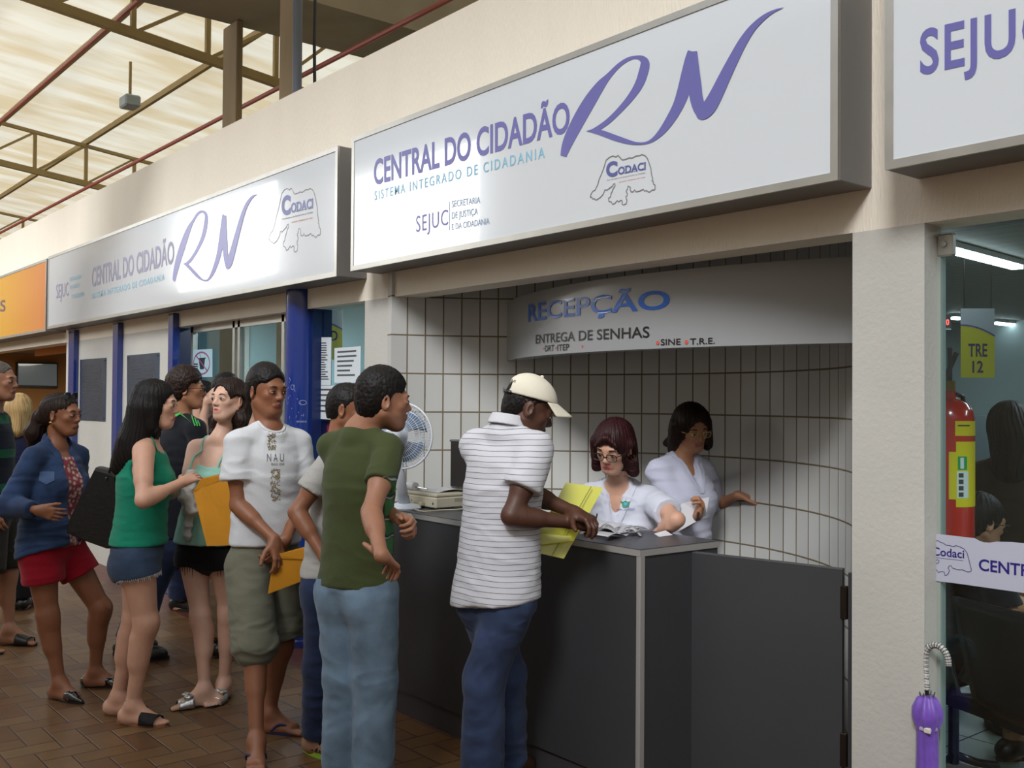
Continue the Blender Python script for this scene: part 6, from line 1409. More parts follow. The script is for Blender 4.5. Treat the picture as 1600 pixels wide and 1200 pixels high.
# ---------- people in the room behind the glass door
def seated_woman():
    P = Person(4.35, head=(1533, 815), neck=(1512, 868), hip=(1490, 1010), face=8, turn=20, pitch=12, s=.95, sex='f', sh_w=.15)
    P.arm('R', (1590, 1004), (1640, 985), True, True); P.arm('L', (1600, 960), (1650, 960), False, False)
    P.kL = P.hL + P.hf[0] * .42; P.kR = P.hR + P.hf[0] * .42; P.aL = P.kL - UP * .40; P.aR = P.kR - UP * .40; P.fL = P.fR = P.hf[0]
    body_shape(P, hands={'R': dict(n=-UP, t=AWAY), 'L': dict(n=-UP, t=-AWAY)}, bust=.058, arm_r=1.25, skip_toes=True)
    o = make_person(P, 'seated woman in glasses and a black top behind the glass door', sk['olive'], SK['olive'], brows=lash, h=.008)
    shirt(P, 't_shirt', cloth('black_jersey', rgb(18, 18, 22), .1), zat(1490, 1030, 4.35), sleeve=.5, loose=.016, bust=.058, sl_r=.066, sl_r1=.085)
    trousers(P, 'trousers', cloth('dark_trousers', rgb(28, 28, 34), .1), zat(1490, 1000, 4.35), 1.97)
    for sd in 'LR': shoe(P, sd, mat('black_leather', rgb(22, 20, 20), .35), mat('black_sole', rgb(30, 26, 24), .6))
    hr = Shape(); H = P.H; hr.ell(H(-.02, 0, .034), P.face, (.105, .086, .094), k=.01); hr.ell(H(-.07, 0, -.0), P.face, (.07, .08, .09), k=.03); hr.ell(H(.12, 0, -.04), P.face, (.085, .1, .12), k=.01, sub=True)
    hair_obj(P, hr, black_hair, h=.006)
    glasses(P, black, glass_mat('spectacle_lens', (.95, .97, .97)), w=.05, hgt=.034)
seated_woman()
def standing_dark():
    P = Person(4.95, head=(1577, 668), neck=(1585, 722), hip=(1592, 900), face=70, turn=80, s=.97, sex='f', sh_w=.16)
    for sd in 'LR':
        S0 = P.sL if sd == 'L' else P.sR; l = P.tf[1] * (1 if sd == 'L' else -1); P.arm(sd, tuple(S0 - UP * .275 + l * .05), tuple(S0 - UP * .5 + P.tf[0] * .12 + l * .0))
    P.kL = P.hL - UP * .42; P.kR = P.hR - UP * .42; P.aL = Vector((P.kL.x, P.kL.y, .08)); P.aR = Vector((P.kR.x, P.kR.y, .08)); P.fL = P.fR = P.hf[0]
    body_shape(P, hands={sd: dict(n=-P.tf[1] * (1 if sd == 'L' else -1), t=P.tf[0]) for sd in 'LR'}, heavy=1.15, skip_toes=True)
    o = make_person(P, 'dark-haired person in a brown jacket standing behind the glass door, back turned', sk['brown'], SK['brown'], h=.009, eyes=False)
    shirt(P, 'jacket', cloth('brown_jacket', rgb(62, 54, 42), .15), zat(1592, 905, 4.95), sleeve=1.9, loose=.035, heavy=1.15, sl_r=.068, sl_r1=.066, h=.009)
    trousers(P, 'trousers', cloth('dark_trousers', rgb(28, 28, 34), .1), zat(1592, 890, 4.95), 1.97, h=.009)
    for sd in 'LR': shoe(P, sd, mat('black_leather', rgb(22, 20, 20), .35), mat('black_sole', rgb(30, 26, 24), .6))
    hr = Shape(); H = P.H; hr.ell(H(-.015, 0, .03), P.face, (.115, .10, .105), k=.02); hr.cap(H(-.06, 0, -.03), H(-.07, 0, -.2), .10, .085, k=.04); hr.ell(H(.12, 0, -.04), P.face, (.08, .1, .12), k=.01, sub=True)
    hair_obj(P, hr, black_hair, h=.006, amp=.002, n=40)
standing_dark()
# ------------------------------------------------------------------ things held, worn over a shoulder or lying about
def slab(name, pts, thick, m, label=None, cat=None, group=None, parent=None, bend=0.0):
    """stiff flat thing with its own thickness; pts are its corners in the place"""
    P_ = [Vector(p) for p in pts]; n = (P_[1] - P_[0]).cross(P_[-1] - P_[0]).normalized()
    if parent is None:
        c = sum(P_, Vector()) / len(P_); t = thing(name, label, cat, c, group); MB().poly(P_, n * thick).build('sheet', m, t); return t, n
    return MB().poly(P_, n * thick).build(name, m, parent), n
def kraft(): return mat('yellow_kraft_paper', rgb(214, 146, 30), .6, var=(8, .08), bump=(40, .001))
# envelope of the boy in white
D = depth_of(WHB.wR) - .02
pts = [atd(x, y, D + d) for x, y, d in ((419, 928, 0), (428, 868, 0), (476, 855, .06), (483, 871, .06), (469, 909, .05))]
t, n = slab('envelope', pts, .006, kraft(), 'folded yellow envelope held by the boy in the white T-shirt', 'envelope', 'yellow envelopes')
MB().poly([atd(x, y, D - .004 + d) for x, y, d in ((427, 872, 0), (430, 866, 0), (475, 858, .05), (474, 874, .05))], n * -.002).build('flap', kraft(), t)
D = 4.90
t, n = slab('envelope', [atd(x, y, D + d) for x, y, d in ((302, 768, 0), (314, 748, 0), (366, 735, .03), (366, 852, .03), (323, 853, 0))], .006, kraft(), 'large flat yellow envelope held in front of the woman in mint green', 'envelope', 'yellow envelopes')
MB().poly([atd(x, y, D - .004 + d) for x, y, d in ((302, 768, 0), (314, 749, 0), (366, 736, .03), (366, 741, .03))], n * -.0015).build('flap', kraft(), t)
# pale jacket over the mint woman's arm
sh = Shape(); q = lambda x, y, d: atd(x, y, d); sh.cap(q(298, 742, 5.22), q(291, 775, 5.18), .03, .035, k=.02); sh.cap(q(291, 775, 5.18), q(302, 800, 5.16), .035, .025, k=.02); sh.cap(q(299, 735, 5.3), q(292, 800, 5.28), .03, .022, k=.02); sh.cap(q(296, 800, 5.2), q(293, 840, 5.22), .02, .012, k=.02)
V, Q = mesh_shape(sh, .006); V = wrinkle(V, Q, .008, 2, (1, 1, 1), 22); o = make_obj('draped_jacket', V, Q, cloth('pale_jacket_cloth', rgb(196, 192, 188), .15)); tag(o, 'pale jacket draped over the forearm of the woman in mint green', 'jacket')
# yellow folder of the man in the cap
yel = mat('yellow_plastic_folder', rgb(214, 212, 78), .25, spec=.6, coat=.3)
t, n = slab('folder', [atd(827, 861, 4.03), atd(884, 754, 4.12), atd(943, 762, 4.12), atd(881, 873, 4.03)], .008, yel, 'translucent yellow plastic folder under the forearm of the man in the cap', 'folder')
MB().ribbon([atd(924, 760, 4.10), atd(862, 869, 4.01)], n, .004).build('elastic', mat('olive_elastic', rgb(150, 150, 60), .6), t)
MB().poly([atd(836, 852, 4.015), atd(846, 834, 4.03), atd(892, 838, 4.03), atd(889, 846, 4.02)], n * -.002).build('flap', mat('pale_yellow_flap', rgb(226, 226, 130), .3), t)
# card in the olive man's left hand
hd = OLM.wL; slab('card', [hd + v for v in (RIGHT * -.02 + UP * .028 - AWAY * .05, RIGHT * .04 + UP * .03 - AWAY * .05, RIGHT * .065 + UP * -.005 - AWAY * .05, RIGHT * .01 - UP * .012 - AWAY * .05)], .001, mat('clear_card_sleeve', rgb(150, 146, 150), .2), 'small clear card sleeve held by the man in olive green', 'card')
# black tote bag
bag = thing('tote_bag', 'large black tote bag behind the woman in the green tank top', 'bag', atd(145, 800, 5.2))
sh = Shape(); fr = (AWAY, RIGHT, UP); a_, b_, c_, d_ = atd(160, 742, 5.2), atd(152, 838, 5.2), atd(122, 826, 5.2), atd(172, 848, 5.2)
bl = MB(); out = [(147, 731), (166, 736), (180, 742), (184, 800), (184, 858), (164, 858), (130, 846), (101, 833), (106, 812), (126, 772)]
front = [atd(x, y, 5.15) for x, y in out]; c0_ = sum(front, Vector()) / len(front); k = len(out); rings = [[c0_ + (p - c0_) * .94 + AWAY * 0.0 for p in front], [p + AWAY * .02 for p in front], [c0_ + (p - c0_) * 1.02 + AWAY * .07 for p in front], [p + AWAY * .12 for p in front], [c0_ + (p - c0_) * .94 + AWAY * .14 for p in front]]
vs = [p for r in rings for p in r]; bl.add(vs, [(i * k + j, i * k + (j + 1) % k, (i + 1) * k + (j + 1) % k, (i + 1) * k + j) for i in range(4) for j in range(k)] + [tuple(range(k))[::-1], tuple(4 * k + j for j in range(k))])
leather = mat('black_leather_bag', rgb(16, 16, 18), .42, bump=(60, .002), var=(4, .2)); bl.build('body', leather, bag, smooth=True, angle=50)
for dd in (.02, .12): MB().tube(smooth_path([tuple(atd(168, 745, 5.15 + dd)), tuple(atd(180, 715, 5.14 + dd)), tuple(atd(200, 694, 5.12 + dd)), tuple(atd(222, 690, 5.12 + dd * .3))], 5), .007, 8).build('handle', leather, bag, smooth=True)
MB().lathe(atd(165, 748, 5.142), [(0, -.002), (.008, -.002), (.008, .002), (0, .002)], 12, 'y').build('rivet', steel, bag)

# ---------- on the counter
fan = thing('table_fan', 'white table fan seen from behind on the left end of the counter', 'fan', onZ(630, 797, CT))
C_ = atd(629, 681, 5.12); fd = (AWAY * .93 + RIGHT * .36).normalized(); fl = UP.cross(fd); wp = mat('white_fan_plastic', rgb(206, 212, 220), .35); R0 = .165
ring = lambda r, o, n=48: [C_ + fd * o + (fl * math.cos(2 * math.pi * k / n) + UP * math.sin(2 * math.pi * k / n)) * r for k in range(n + 1)]
MB().tube(ring(R0, 0), .0055, 8, cap=False).build('rim', wp, fan, smooth=True)
mb = MB(); prf = lambda r: (1 - (r / R0) ** 2) * .055
for sg in (-1, 1):
    for k in range(60):
        a = 2 * math.pi * k / 60; u = fl * math.cos(a) + UP * math.sin(a); mb.tube([C_ + u * r + fd * sg * prf(r) for r in (.045, .09, .13, .155, R0)], .0011, 4, cap=False)
    for r in (.06, .085, .11, .135, .15): mb.tube(ring(r, sg * prf(r)), .0011, 4, cap=False)
mb.build('wire_grille', wp, fan)
mb = MB()
for k in range(3):
    a0_ = 2 * math.pi * k / 3
    mb.sheet(lambda u, v: C_ + fd * (-.012 + .024 * v) + (fl * math.cos(a0_ + (.35 + .55 * u) * (v - .5) * 2) + UP * math.sin(a0_ + (.35 + .55 * u) * (v - .5) * 2)) * (.02 + .115 * u), 8, 8, .002)
mb.build('blades', mat('blue_tinted_blade', rgb(110, 130, 156), .25, spec=.6), fan, smooth=True)
sh = Shape(); mc = C_ - fd * .085; sh.cap(C_ - fd * .045, mc - fd * .02, .050, .046, k=.01); sh.cap(mc + UP * .03, mc + UP * .056 + fd * .01, .02, .012, k=.02)
V, Q = mesh_shape(sh, .004); make_obj('motor_housing', V, Q, wp, fan)
mb = MB(); bk = mc - fd * .0685
for k in range(7): mb.bar(bk + UP * (.024 - k * .008) + fl * .026, bk + UP * (.024 - k * .008) - fl * .026, .0028, .0028)
mb.build('vent_slots', mat('grey_slots', rgb(120, 124, 130), .5), fan)
fb = fan.location.copy() + AWAY * .06; top = C_ - fd * .06 - UP * .05
MB().tube([fb + UP * .02, fb.lerp(top, .3) + UP * .0, top], [.034, .027, .020], 16).build('stand', wp, fan, smooth=True)
MB().lathe(fb, [(.085, 0), (.088, .008), (.075, .022), (.03, .034)], 32).build('base', wp, fan, smooth=True, angle=40)
MB().tube([top + fl * .03, top - fl * .03], .012, 12).build('tilt_knob', wp, fan)

beige = mat('beige_plastic', rgb(186, 180, 160), .5)
pr = thing('receipt_printer', 'beige receipt printer with a paper roll, left end of the counter', 'printer', (-4.45, 3.13, CT))
MB().box(-4.60, -4.30, 3.0, 3.30, CT + .006, CT + .062, .006).build('lower_case', beige, pr)
MB().box(-4.598, -4.302, 3.002, 3.298, CT + .0625, CT + .082, .006).build('upper_case', beige, pr)
mb = MB()
for x in (-4.57, -4.53, -4.33): mb.box(x, x + .008, 2.998, 3.001, CT + .025, CT + .036)
mb.build('ports', black, pr); MB().box(-4.50, -4.40, 2.975, 3.0, CT + .012, CT + .034, .004).build('parallel_plug', mat('beige_dark', rgb(164, 156, 130), .5), pr)
mb = MB(); 
for k in range(7): mb.box(-4.3005, -4.299, 3.12 + k * .008, 3.124 + k * .008, CT + .035, CT + .055)
mb.build('vents', mat('vent_grey', rgb(130, 126, 114), .6), pr)
paper = mat('white_paper', rgb(226, 226, 230), .7)
r_ = MB().tube([(-4.60, 3.03, CT + .105), (-4.535, 3.03, CT + .105)], .022, 24).build('paper_roll', paper, smooth=True, angle=40); tag(r_, 'small white paper roll on a spindle on top of the beige printer', 'paper roll')
MB().tube([(-4.61, 3.03, CT + .105), (-4.42, 3.03, CT + .098)], .004, 8).build('spindle', steel, pr)
o = MB().sheet(lambda u, v: (-4.55 + .2 * u, 3.05 + .2 * v, CT + .084 + .012 * math.sin(v * 3)), 6, 8, .001).build('paper_sheet', paper, smooth=True); tag(o, 'white paper sheet lying across the top of the beige printer', 'paper')
o = MB().tube(smooth_path([tuple(onZ(x, y, CT + .008)) for x, y in ((628, 783), (640, 792), (660, 799), (690, 797), (715, 796), (735, 794))], 5), .004, 7).build('cable', beige, smooth=True); tag(o, 'pale beige cable lying along the counter in front of the printer', 'cable')
mo = thing('monitor', 'black monitor on the counter, half hidden by the man in the cap', 'monitor', atd(742, 790, 5.25)); q = atd(742, 730, 5.25); q.z = 0; mo.location = Vector((q.x, q.y, CT))
zt = zat(742, 689, 5.25); mx, my = q.x, q.y
MB().box(mx - .20, mx + .06, my - .02, my + .03, CT + .10, zt, .012).build('screen_case', mat('monitor_black', rgb(30, 31, 34), .3, coat=.4), mo)
MB().box(mx - .20, mx + .06, my - .024, my + .034, zt - .012, zt + .002, .006).build('top_rim', mat('silver_plastic', rgb(110, 112, 116), .3, metal=.5), mo)
MB().box(mx - .09, mx - .05, my - .01, my + .03, CT + .012, CT + .11).build('neck', black, mo); MB().box(mx - .17, mx + .03, my - .07, my + .09, CT, CT + .012, .005).build('foot', black, mo)
# ticket strips and slips
def slip(name, x0, y0, x1, y1, w, lift, label, group='curled paper ticket strips on the counter', seed=0):
    a, b = onZ(x0, y0, CT + .001), onZ(x1, y1, CT + .001); d = (b - a).normalized(); n = Vector((-d.y, d.x, 0)); L = (b - a).length
    o = MB().sheet(lambda u, v: a + d * L * u + n * w * (v - .5) + UP * (.002 + lift * abs(math.sin(u * math.pi * 1.6 + seed)) * (.8 + .2 * v)), 20, 3, .0008).build(name, mat('ticket_paper', rgb(196, 196, 202), .7), smooth=True); tag(o, label, 'paper', group); return o
slip('ticket_strip', 917, 838, 968, 826, .075, .030, 'curled paper ticket strips in a heap beside the writing hand', seed=.2); slip('ticket_strip', 938, 845, 1000, 829, .07, .028, 'curled paper ticket strips in a heap beside the writing hand', seed=.9)
slip('ticket_strip', 926, 828, 988, 818, .08, .035, 'curled paper ticket strips in a heap beside the writing hand', seed=.5); slip('ticket_strip', 945, 836, 1003, 838, .06, .04, 'curled paper ticket strips in a heap beside the writing hand', seed=1.3)
o = MB().tube([onZ(968 + 16 * math.cos(t * .5) + t * 1.2, 827 + 5 * math.sin(t * .5), CT + .03 + .012 * math.sin(t * .4)) for t in range(26)], .0025, 5).build('ticket_roll', mat('ticket_paper', rgb(196, 196, 202), .7), smooth=True); tag(o, 'loose coil of white ticket paper on top of the strips', 'paper')
slab('paper_slip', [onZ(x, y, CT + .001 + z) for x, y, z in ((1022, 834, 0), (1040, 829, .012), (1051, 836, 0), (1030, 839, 0))], -.0008, paper, 'single white paper slip on the corner of the counter', 'paper')
w_ = Vector(DSK.wR) + (Vector((0, 0, 0)) - AWAY * .05); o = MB().tube([onZ(928, 828, CT + .012), onZ(933, 803, CT + .09)], .0035, 8).build('pen', mat('grey_pen', rgb(90, 92, 98), .3)); tag(o, 'slim grey pen in the hand of the woman with maroon hair', 'pen')
# white paper in the wall woman's hand
slab('paper_sheet', [WLW.wR + v for v in (RIGHT * -.16 + UP * -.03, RIGHT * -.07 + UP * .06, RIGHT * .05 + UP * .09 - AWAY * .02, RIGHT * .04 + UP * .0, RIGHT * -.1 + UP * -.08)], .001, paper, 'bent white sheet held by the woman at the tiled wall', 'paper')

# ---------- on the walls and panes
pl = lambda px, py: onY(px, py, YW - .004)
steel_plate = mat('engraved_steel_plaque', rgb(98, 118, 150), .2, metal=.85, var=(3, .25), bump=(30, .002)); engr = mat('engraved_lines', rgb(62, 68, 80), .5, metal=.5)
for q4, lab in ((((126, 562), (166, 559), (164.5, 658), (125, 656)), 'engraved steel plaque on the white wall, left of the two'), (((199.5, 555.5), (249, 551), (248, 652), (199, 654)), 'engraved steel plaque on the white wall, right one, behind the woman with long hair')):
    c = [pl(*p) for p in q4]; t = thing('plaque', lab, 'plaque', (c[0] + c[2]) / 2, 'engraved plaques on the white wall')
    MB().poly([p + Vector((0, -.006, 0)) for p in c], (0, .008, 0)).build('plate', steel_plate, t); mb = MB(); rnd = random.Random(len(lab))
    for k in range(17):
        v = .12 + k * .048; a = c[0].lerp(c[3], v); b = c[1].lerp(c[2], v); m0 = .1 + rnd.random() * .12; mb.ribbon([a.lerp(b, m0) + Vector((0, -.0068, 0)), a.lerp(b, 1 - m0) + Vector((0, -.0068, 0))], (0, -1, 0), .010)
    mb.build('engraving', engr, t)
    for p, o_ in zip(c, ((1, -1), (-1, -1), (-1, 1), (1, 1))): sphere(mb := MB(), p + Vector((o_[0] * .025, -.008, o_[1] * .025)), .006, 8, 6); mb.build('screw', engr, t)
gp_ = lambda px, py: onY(px, py, 3.196)
ink = mat('black_ink', rgb(70, 72, 78), .7)
for q4, lab, tl in ((((491.5, 527), (518, 527), (517, 602), (490.5, 602)), 'tall narrow notice taped to the glass, upper left of the four', 16), (((523, 544), (564, 541), (563, 598), (522.5, 598)), 'white notice with an underlined heading on the glass, upper right of the four', 6), (((488.6, 602.5), (526.4, 602.5), (526, 656), (488, 654)), 'white notice on the glass, lower left of the four', 5), (((527.5, 602.5), (572, 599), (572, 657), (527, 656.5)), 'white notice partly hidden by the grey-shirted boy, lower right of the four', 7)):
    c = [gp_(*p) for p in q4]; t = thing('notice', lab, 'notice', (c[0] + c[2]) / 2, 'paper notices taped to the glass'); MB().poly(c, (0, -.002, 0)).build('sheet', mat('notice_paper', rgb(200, 208, 212), .7), t); mb = MB(); rnd = random.Random(tl)
    for k in range(tl):
        v = .12 + k * .8 / tl; a = c[0].lerp(c[3], v); b = c[1].lerp(c[2], v); m1 = .62 + rnd.random() * .28; mb.ribbon([a.lerp(b, .12) + Vector((0, -.003, 0)), a.lerp(b, m1) + Vector((0, -.003, 0))], (0, -1, 0), .007 if tl > 8 else .011)
    mb.build('printed_lines', ink, t)
for pts, col, lab in ((((489, 657), (546, 657), (546, 682), (489, 684)), rgb(168, 44, 58), 'red poster panel seen through the glass under the notices'), (((489, 684), (546, 682), (546, 712), (489, 712)), rgb(86, 146, 168), 'light blue poster panel seen through the glass under the red one')):
    c = [onY(*p, 3.24) for p in pts]; o = MB().poly(c, (0, .004, 0)).build('poster', mat('poster_%d' % len(lab), col, .5)); tag(o, lab, 'poster')
# no food or drink sign
t = thing('no_food_sign', 'round purple no-food-or-drink sticker on the office window', 'sign', gp_(313, 567.5)); pur = mat('purple_red_print', rgb(122, 56, 104), .5); dk = mat('dark_print', rgb(36, 40, 58), .6)
MB().poly([onY(x, y, 3.1895) for x, y in ((301.5, 547), (332, 545), (332, 589), (301.5, 589))], (0, -.001, 0)).build('backing', mat('pale_blue_sticker', rgb(150, 180, 192), .5), t)
rr = [onY(315 + 12.5 * math.cos(a), 567.5 + 17 * math.sin(a), 3.188) for a in [2 * math.pi * k / 40 for k in range(41)]]; MB().ribbon(rr, (0, -1, 0), .014).ribbon([rr[25], rr[5]], (0, -1, 0), .012).build('prohibition_ring', pur, t)
mb = MB(); mb.add([onY(x, y, 3.1885) for x, y in ((310.5, 561), (320.5, 560), (318.5, 577), (312.5, 577))], [(0, 1, 2, 3)]); mb.ribbon([onY(314, 560, 3.1885), onY(312, 553, 3.1885)], (0, -1, 0), .006); mb.ribbon([onY(309.5, 560.5, 3.1885), onY(321.5, 559.5, 3.1885)], (0, -1, 0), .01); mb.build('cup', dk, t)
mb = MB(); [mb.ribbon([onY(303, y, 3.1885), onY(309, y, 3.1885)], (0, -1, 0), .012) for y in (569, 572.5, 576)]; mb.build('burger', dk, t)
# hanging banner in the left office, scratches on the column
yb = mat('banner_yellow', rgb(206, 196, 50), .6); gw = mat('banner_grey_white', rgb(176, 182, 188), .6); pu = mat('banner_violet', rgb(84, 82, 150), .6)
def banner(pts, D, word, label, D2=None, name='hanging_banner'):
    (x0, y0), (x1, y1) = pts; P_ = lambda u, v: atd(x0 + (x1 - x0) * u, y0 + (y1 - y0) * v, D); c = P_(.5, 0); t = thing(name, label, 'banner', c)
    MB().poly([P_(0, 0), P_(1, 0), P_(1, 1), P_(0, 1)], AWAY * .004).build('cloth', gw, t)
    arc = [P_(u, .24 + .16 * u * u) - AWAY * .002 for u in [k / 14 for k in range(15)]]; MB().add(arc + [P_(1, 1) - AWAY * .002, P_(0, 1) - AWAY * .002], [tuple(range(17))[::-1]]).build('yellow_field', yb, t)
    MB().ribbon([p - AWAY * .002 for p in arc], -AWAY, .012).build('violet_arc', pu, t); mb = MB()
    for wd, ub, v0, v1 in word: text_on(mb, wd, lambda a, b: P_(ub[0] + (ub[1] - ub[0]) * a, v0 + (v1 - v0) * b) - AWAY * .004, bold=.02)
    mb.build('lettering', mat('banner_lettering', rgb(62, 56, 96), .6), t); a = P_(.1, 0); b = P_(.9, 0); MB().tube([a, Vector((a.x, a.y, 2.62 if D < 8 and x0 < 900 else 2.75))], .003, 5).tube([b, Vector((b.x, b.y, 2.62 if D < 8 and x0 < 900 else 2.75))], .003, 5).build('cords', black, t); return t
banner(((1501, 482), (1554, 590)), 7.6, (('TRE', (.22, .78), .70, .51), ('12', (.34, .66), .93, .76)), 'yellow and grey hanging banner reading TRE 12 behind the glass door')
banner(((499, 484), (535, 562)), 7.4, (('D', (.5, .8), .62, .42),), 'yellow and grey hanging banner with a letter D seen above the notices')
t = thing('number_display', 'black queue display with red digits hanging in the room behind the door', 'display', atd(1472, 503, 6.6)); DP = lambda x, y, d=0: atd(x, y, 6.6 + d)
MB().poly([DP(1455, 493), DP(1486, 494), DP(1486, 512), DP(1455, 511)], AWAY * .05).build('case', black, t); MB().poly([DP(1455, 513), DP(1486, 513.5), DP(1486, 515), DP(1455, 514.5)], AWAY * .05).build('lower_edge', steel, t)
mb = MB(); text_on(mb, '10', lambda a, b: DP(1475 + 8 * a, 508 - 9 * b, -.003), bold=.02); mb.build('lit_digits', mat('red_led', (1.0, .06, .05, 1), emit=4), t); mb = MB(); text_on(mb, '6', lambda a, b: DP(1464 + 5 * a, 508 - 9 * b, -.003)); mb.build('dim_digit', mat('dim_led', rgb(110, 110, 110), .4), t)
a = DP(1470, 493); MB().tube([a, Vector((a.x, a.y, 2.75))], .004, 6).build('hanger', black, t)
# tv in the far shop
t = thing('television', 'flat television on the tan wall of the far left shop', 'television', onX(58, 587, -19.9)); TX = lambda x, y, d=0: onX(x, y, -19.9 + d)
MB().poly([TX(26.5, 566), TX(90.5, 567), TX(90.5, 607), TX(26.5, 605)], (-.10, 0, 0)).build('case', black, t); MB().poly([TX(28.5, 568), TX(88.5, 569), TX(88.5, 603), TX(28.5, 601.5)], (.008, 0, 0)).build('screen', mat('tv_screen', rgb(112, 122, 124), .15, coat=1, emit=.25), t)
# scratches
cc = Vector((xc, YW + .02, 0)); 
def colp(px, py):
    r = Vector(ray(px, py)); a = r.x ** 2 + r.y ** 2; b = -2 * (r.x * cc.x + r.y * cc.y); c = cc.x ** 2 + cc.y ** 2 - .1095 ** 2; D_ = max(b * b - 4 * a * c, 0); k = (-b - math.sqrt(D_)) / 2 / a; return Vector((r.x * k, r.y * k, CAM_H + r.z * k))
mb = MB(); nrm = (Vector((0, 0, 0)) - cc).normalized()
def loop(cx, cy, rx, ry, n=12): return [colp(cx + rx * math.cos(2 * math.pi * k / n), cy + ry * math.sin(2 * math.pi * k / n)) for k in range(n + 1)]
mb.ribbon(loop(457, 605, 2.5, 4), nrm, .003).ribbon(loop(473, 629, 6, 3.5), nrm, .003).ribbon([colp(452, 590), colp(454, 594), colp(452, 598)], nrm, .003)
rnd = random.Random(8)
for k in range(26): x, y = 450 + rnd.random() * 26, 588 + rnd.random() * 120; mb.ribbon([colp(x, y), colp(x + rnd.uniform(-1.5, 1.5), y + rnd.uniform(1, 4))], nrm, .003)
for k in range(9): mb.ribbon([colp(463 + 1.8 * k, 660), colp(463.8 + 1.8 * k, 657), colp(464.6 + 1.8 * k, 660)], nrm, .0022)
o = mb.build('paint_scratches', mat('scratched_paint', rgb(150, 156, 180), .7)); tag(o, 'pale scratched scribbles on the round blue column', 'scratches'); o['kind'] = 'stuff'

# ---------- by the glass door
ex = atd(1484, 740, 3.95); t = thing('fire_extinguisher', 'red fire extinguisher with yellow labels behind the glass door', 'fire extinguisher', (ex.x, ex.y, 1.02)); exr = mat('extinguisher_red', rgb(190, 36, 22), .2, coat=.6); ey = Vector((ex.x, ex.y, 0))
z0, z1 = 1.03, zat(1484, 655, 3.95)
MB().lathe(ey, [(0, z0), (.07, z0), (.088, z0 + .015), (.09, z0 + .03), (.09, z1), (.084, z1 + .035), (.065, z1 + .062), (.035, z1 + .078), (.022, z1 + .084), (.022, z1 + .11), (0, z1 + .11)], 40).build('cylinder', exr, t, smooth=True, angle=60)
vz = z1 + .11; MB().tube([ey + UP * (vz - .02), ey + UP * (vz + .04)], .02, 14).build('valve', mat('brass', rgb(150, 120, 60), .3, metal=.9), t)
hd_ = mat('worn_black_lever', rgb(58, 54, 52), .5); L1 = RIGHT * .8 + AWAY * .1
MB().bar(ey + UP * (vz - .03) - L1 * .07, ey + UP * (vz + .15) + L1 * .035, .017, .010, up=AWAY).build('lever', hd_, t); MB().bar(ey + UP * (vz + .02) - L1 * .0, ey + UP * (vz + .17) + L1 * .0, .015, .010, up=AWAY).build('carry_handle', hd_, t)
MB().tube([ey + UP * (vz + .01) - RIGHT * .03 + (RIGHT * math.cos(a) * .022 + UP * math.sin(a) * .016) - RIGHT * .03 for a in [k * .4 for k in range(17)]], .002, 6, cap=False).build('pull_ring', steel, t)
MB().tube([ey + UP * (vz - .01) + RIGHT * .015, ey + UP * (vz - .02) + RIGHT * .05, ey + UP * (vz - .10) + RIGHT * .085 + AWAY * .05, ey + UP * (z1 - .3) + AWAY * .1 + RIGHT * .05], .009, 8).build('hose', black, t, smooth=True)
MB().box(-2.24, ex.x - .06, ex.y - .02, ex.y + .03, 1.4, 1.44).build('wall_bracket', steel, t)
vd = math.atan2(-ex.y, -ex.x)
def lab_(z_0, z_1, a_0, a_1, m, nm, r=.0908): return MB().sheet(lambda u, v: (ex.x + r * math.cos(vd + math.radians(a_0 + (a_1 - a_0) * u)), ex.y + r * math.sin(vd + math.radians(a_0 + (a_1 - a_0) * u)), z_0 + (z_1 - z_0) * v), 10, 2).build(nm, m, t, smooth=True)
yl = mat('label_yellow', rgb(220, 196, 20), .4); wl = mat('label_white', rgb(214, 214, 208), .5); gl = mat('label_green', rgb(30, 150, 80), .4); Z = lambda y: zat(1500, y, 3.87)
lab_(Z(681), Z(658), 12, 85, yl, 'small_label'); lab_(Z(780), Z(706), -2, 85, yl, 'large_label'); lab_(Z(706), Z(690), 14, 85, yl, 'label_top'); lab_(Z(792), Z(780), 14, 85, yl, 'label_foot')
lab_(Z(778), Z(736), 16, 46, wl, 'pictogram_panel', .0911); lab_(Z(734), Z(713), 18, 42, gl, 'green_pictogram', .0911); lab_(Z(732), Z(715), 24, 33, wl, 'pictogram', .0914)
for k in range(4): lab_(Z(776 - 10 * k), Z(769 - 10 * k), 20, 32, mat('label_ink', rgb(60, 60, 60), .6), 'pictogram', .0914)
mb = MB(); 
for k in range(3): lab_(Z(666 - k * 0), Z(664), 18, 50, mat('label_ink', rgb(60, 60, 60), .6), 'heading', .0912)
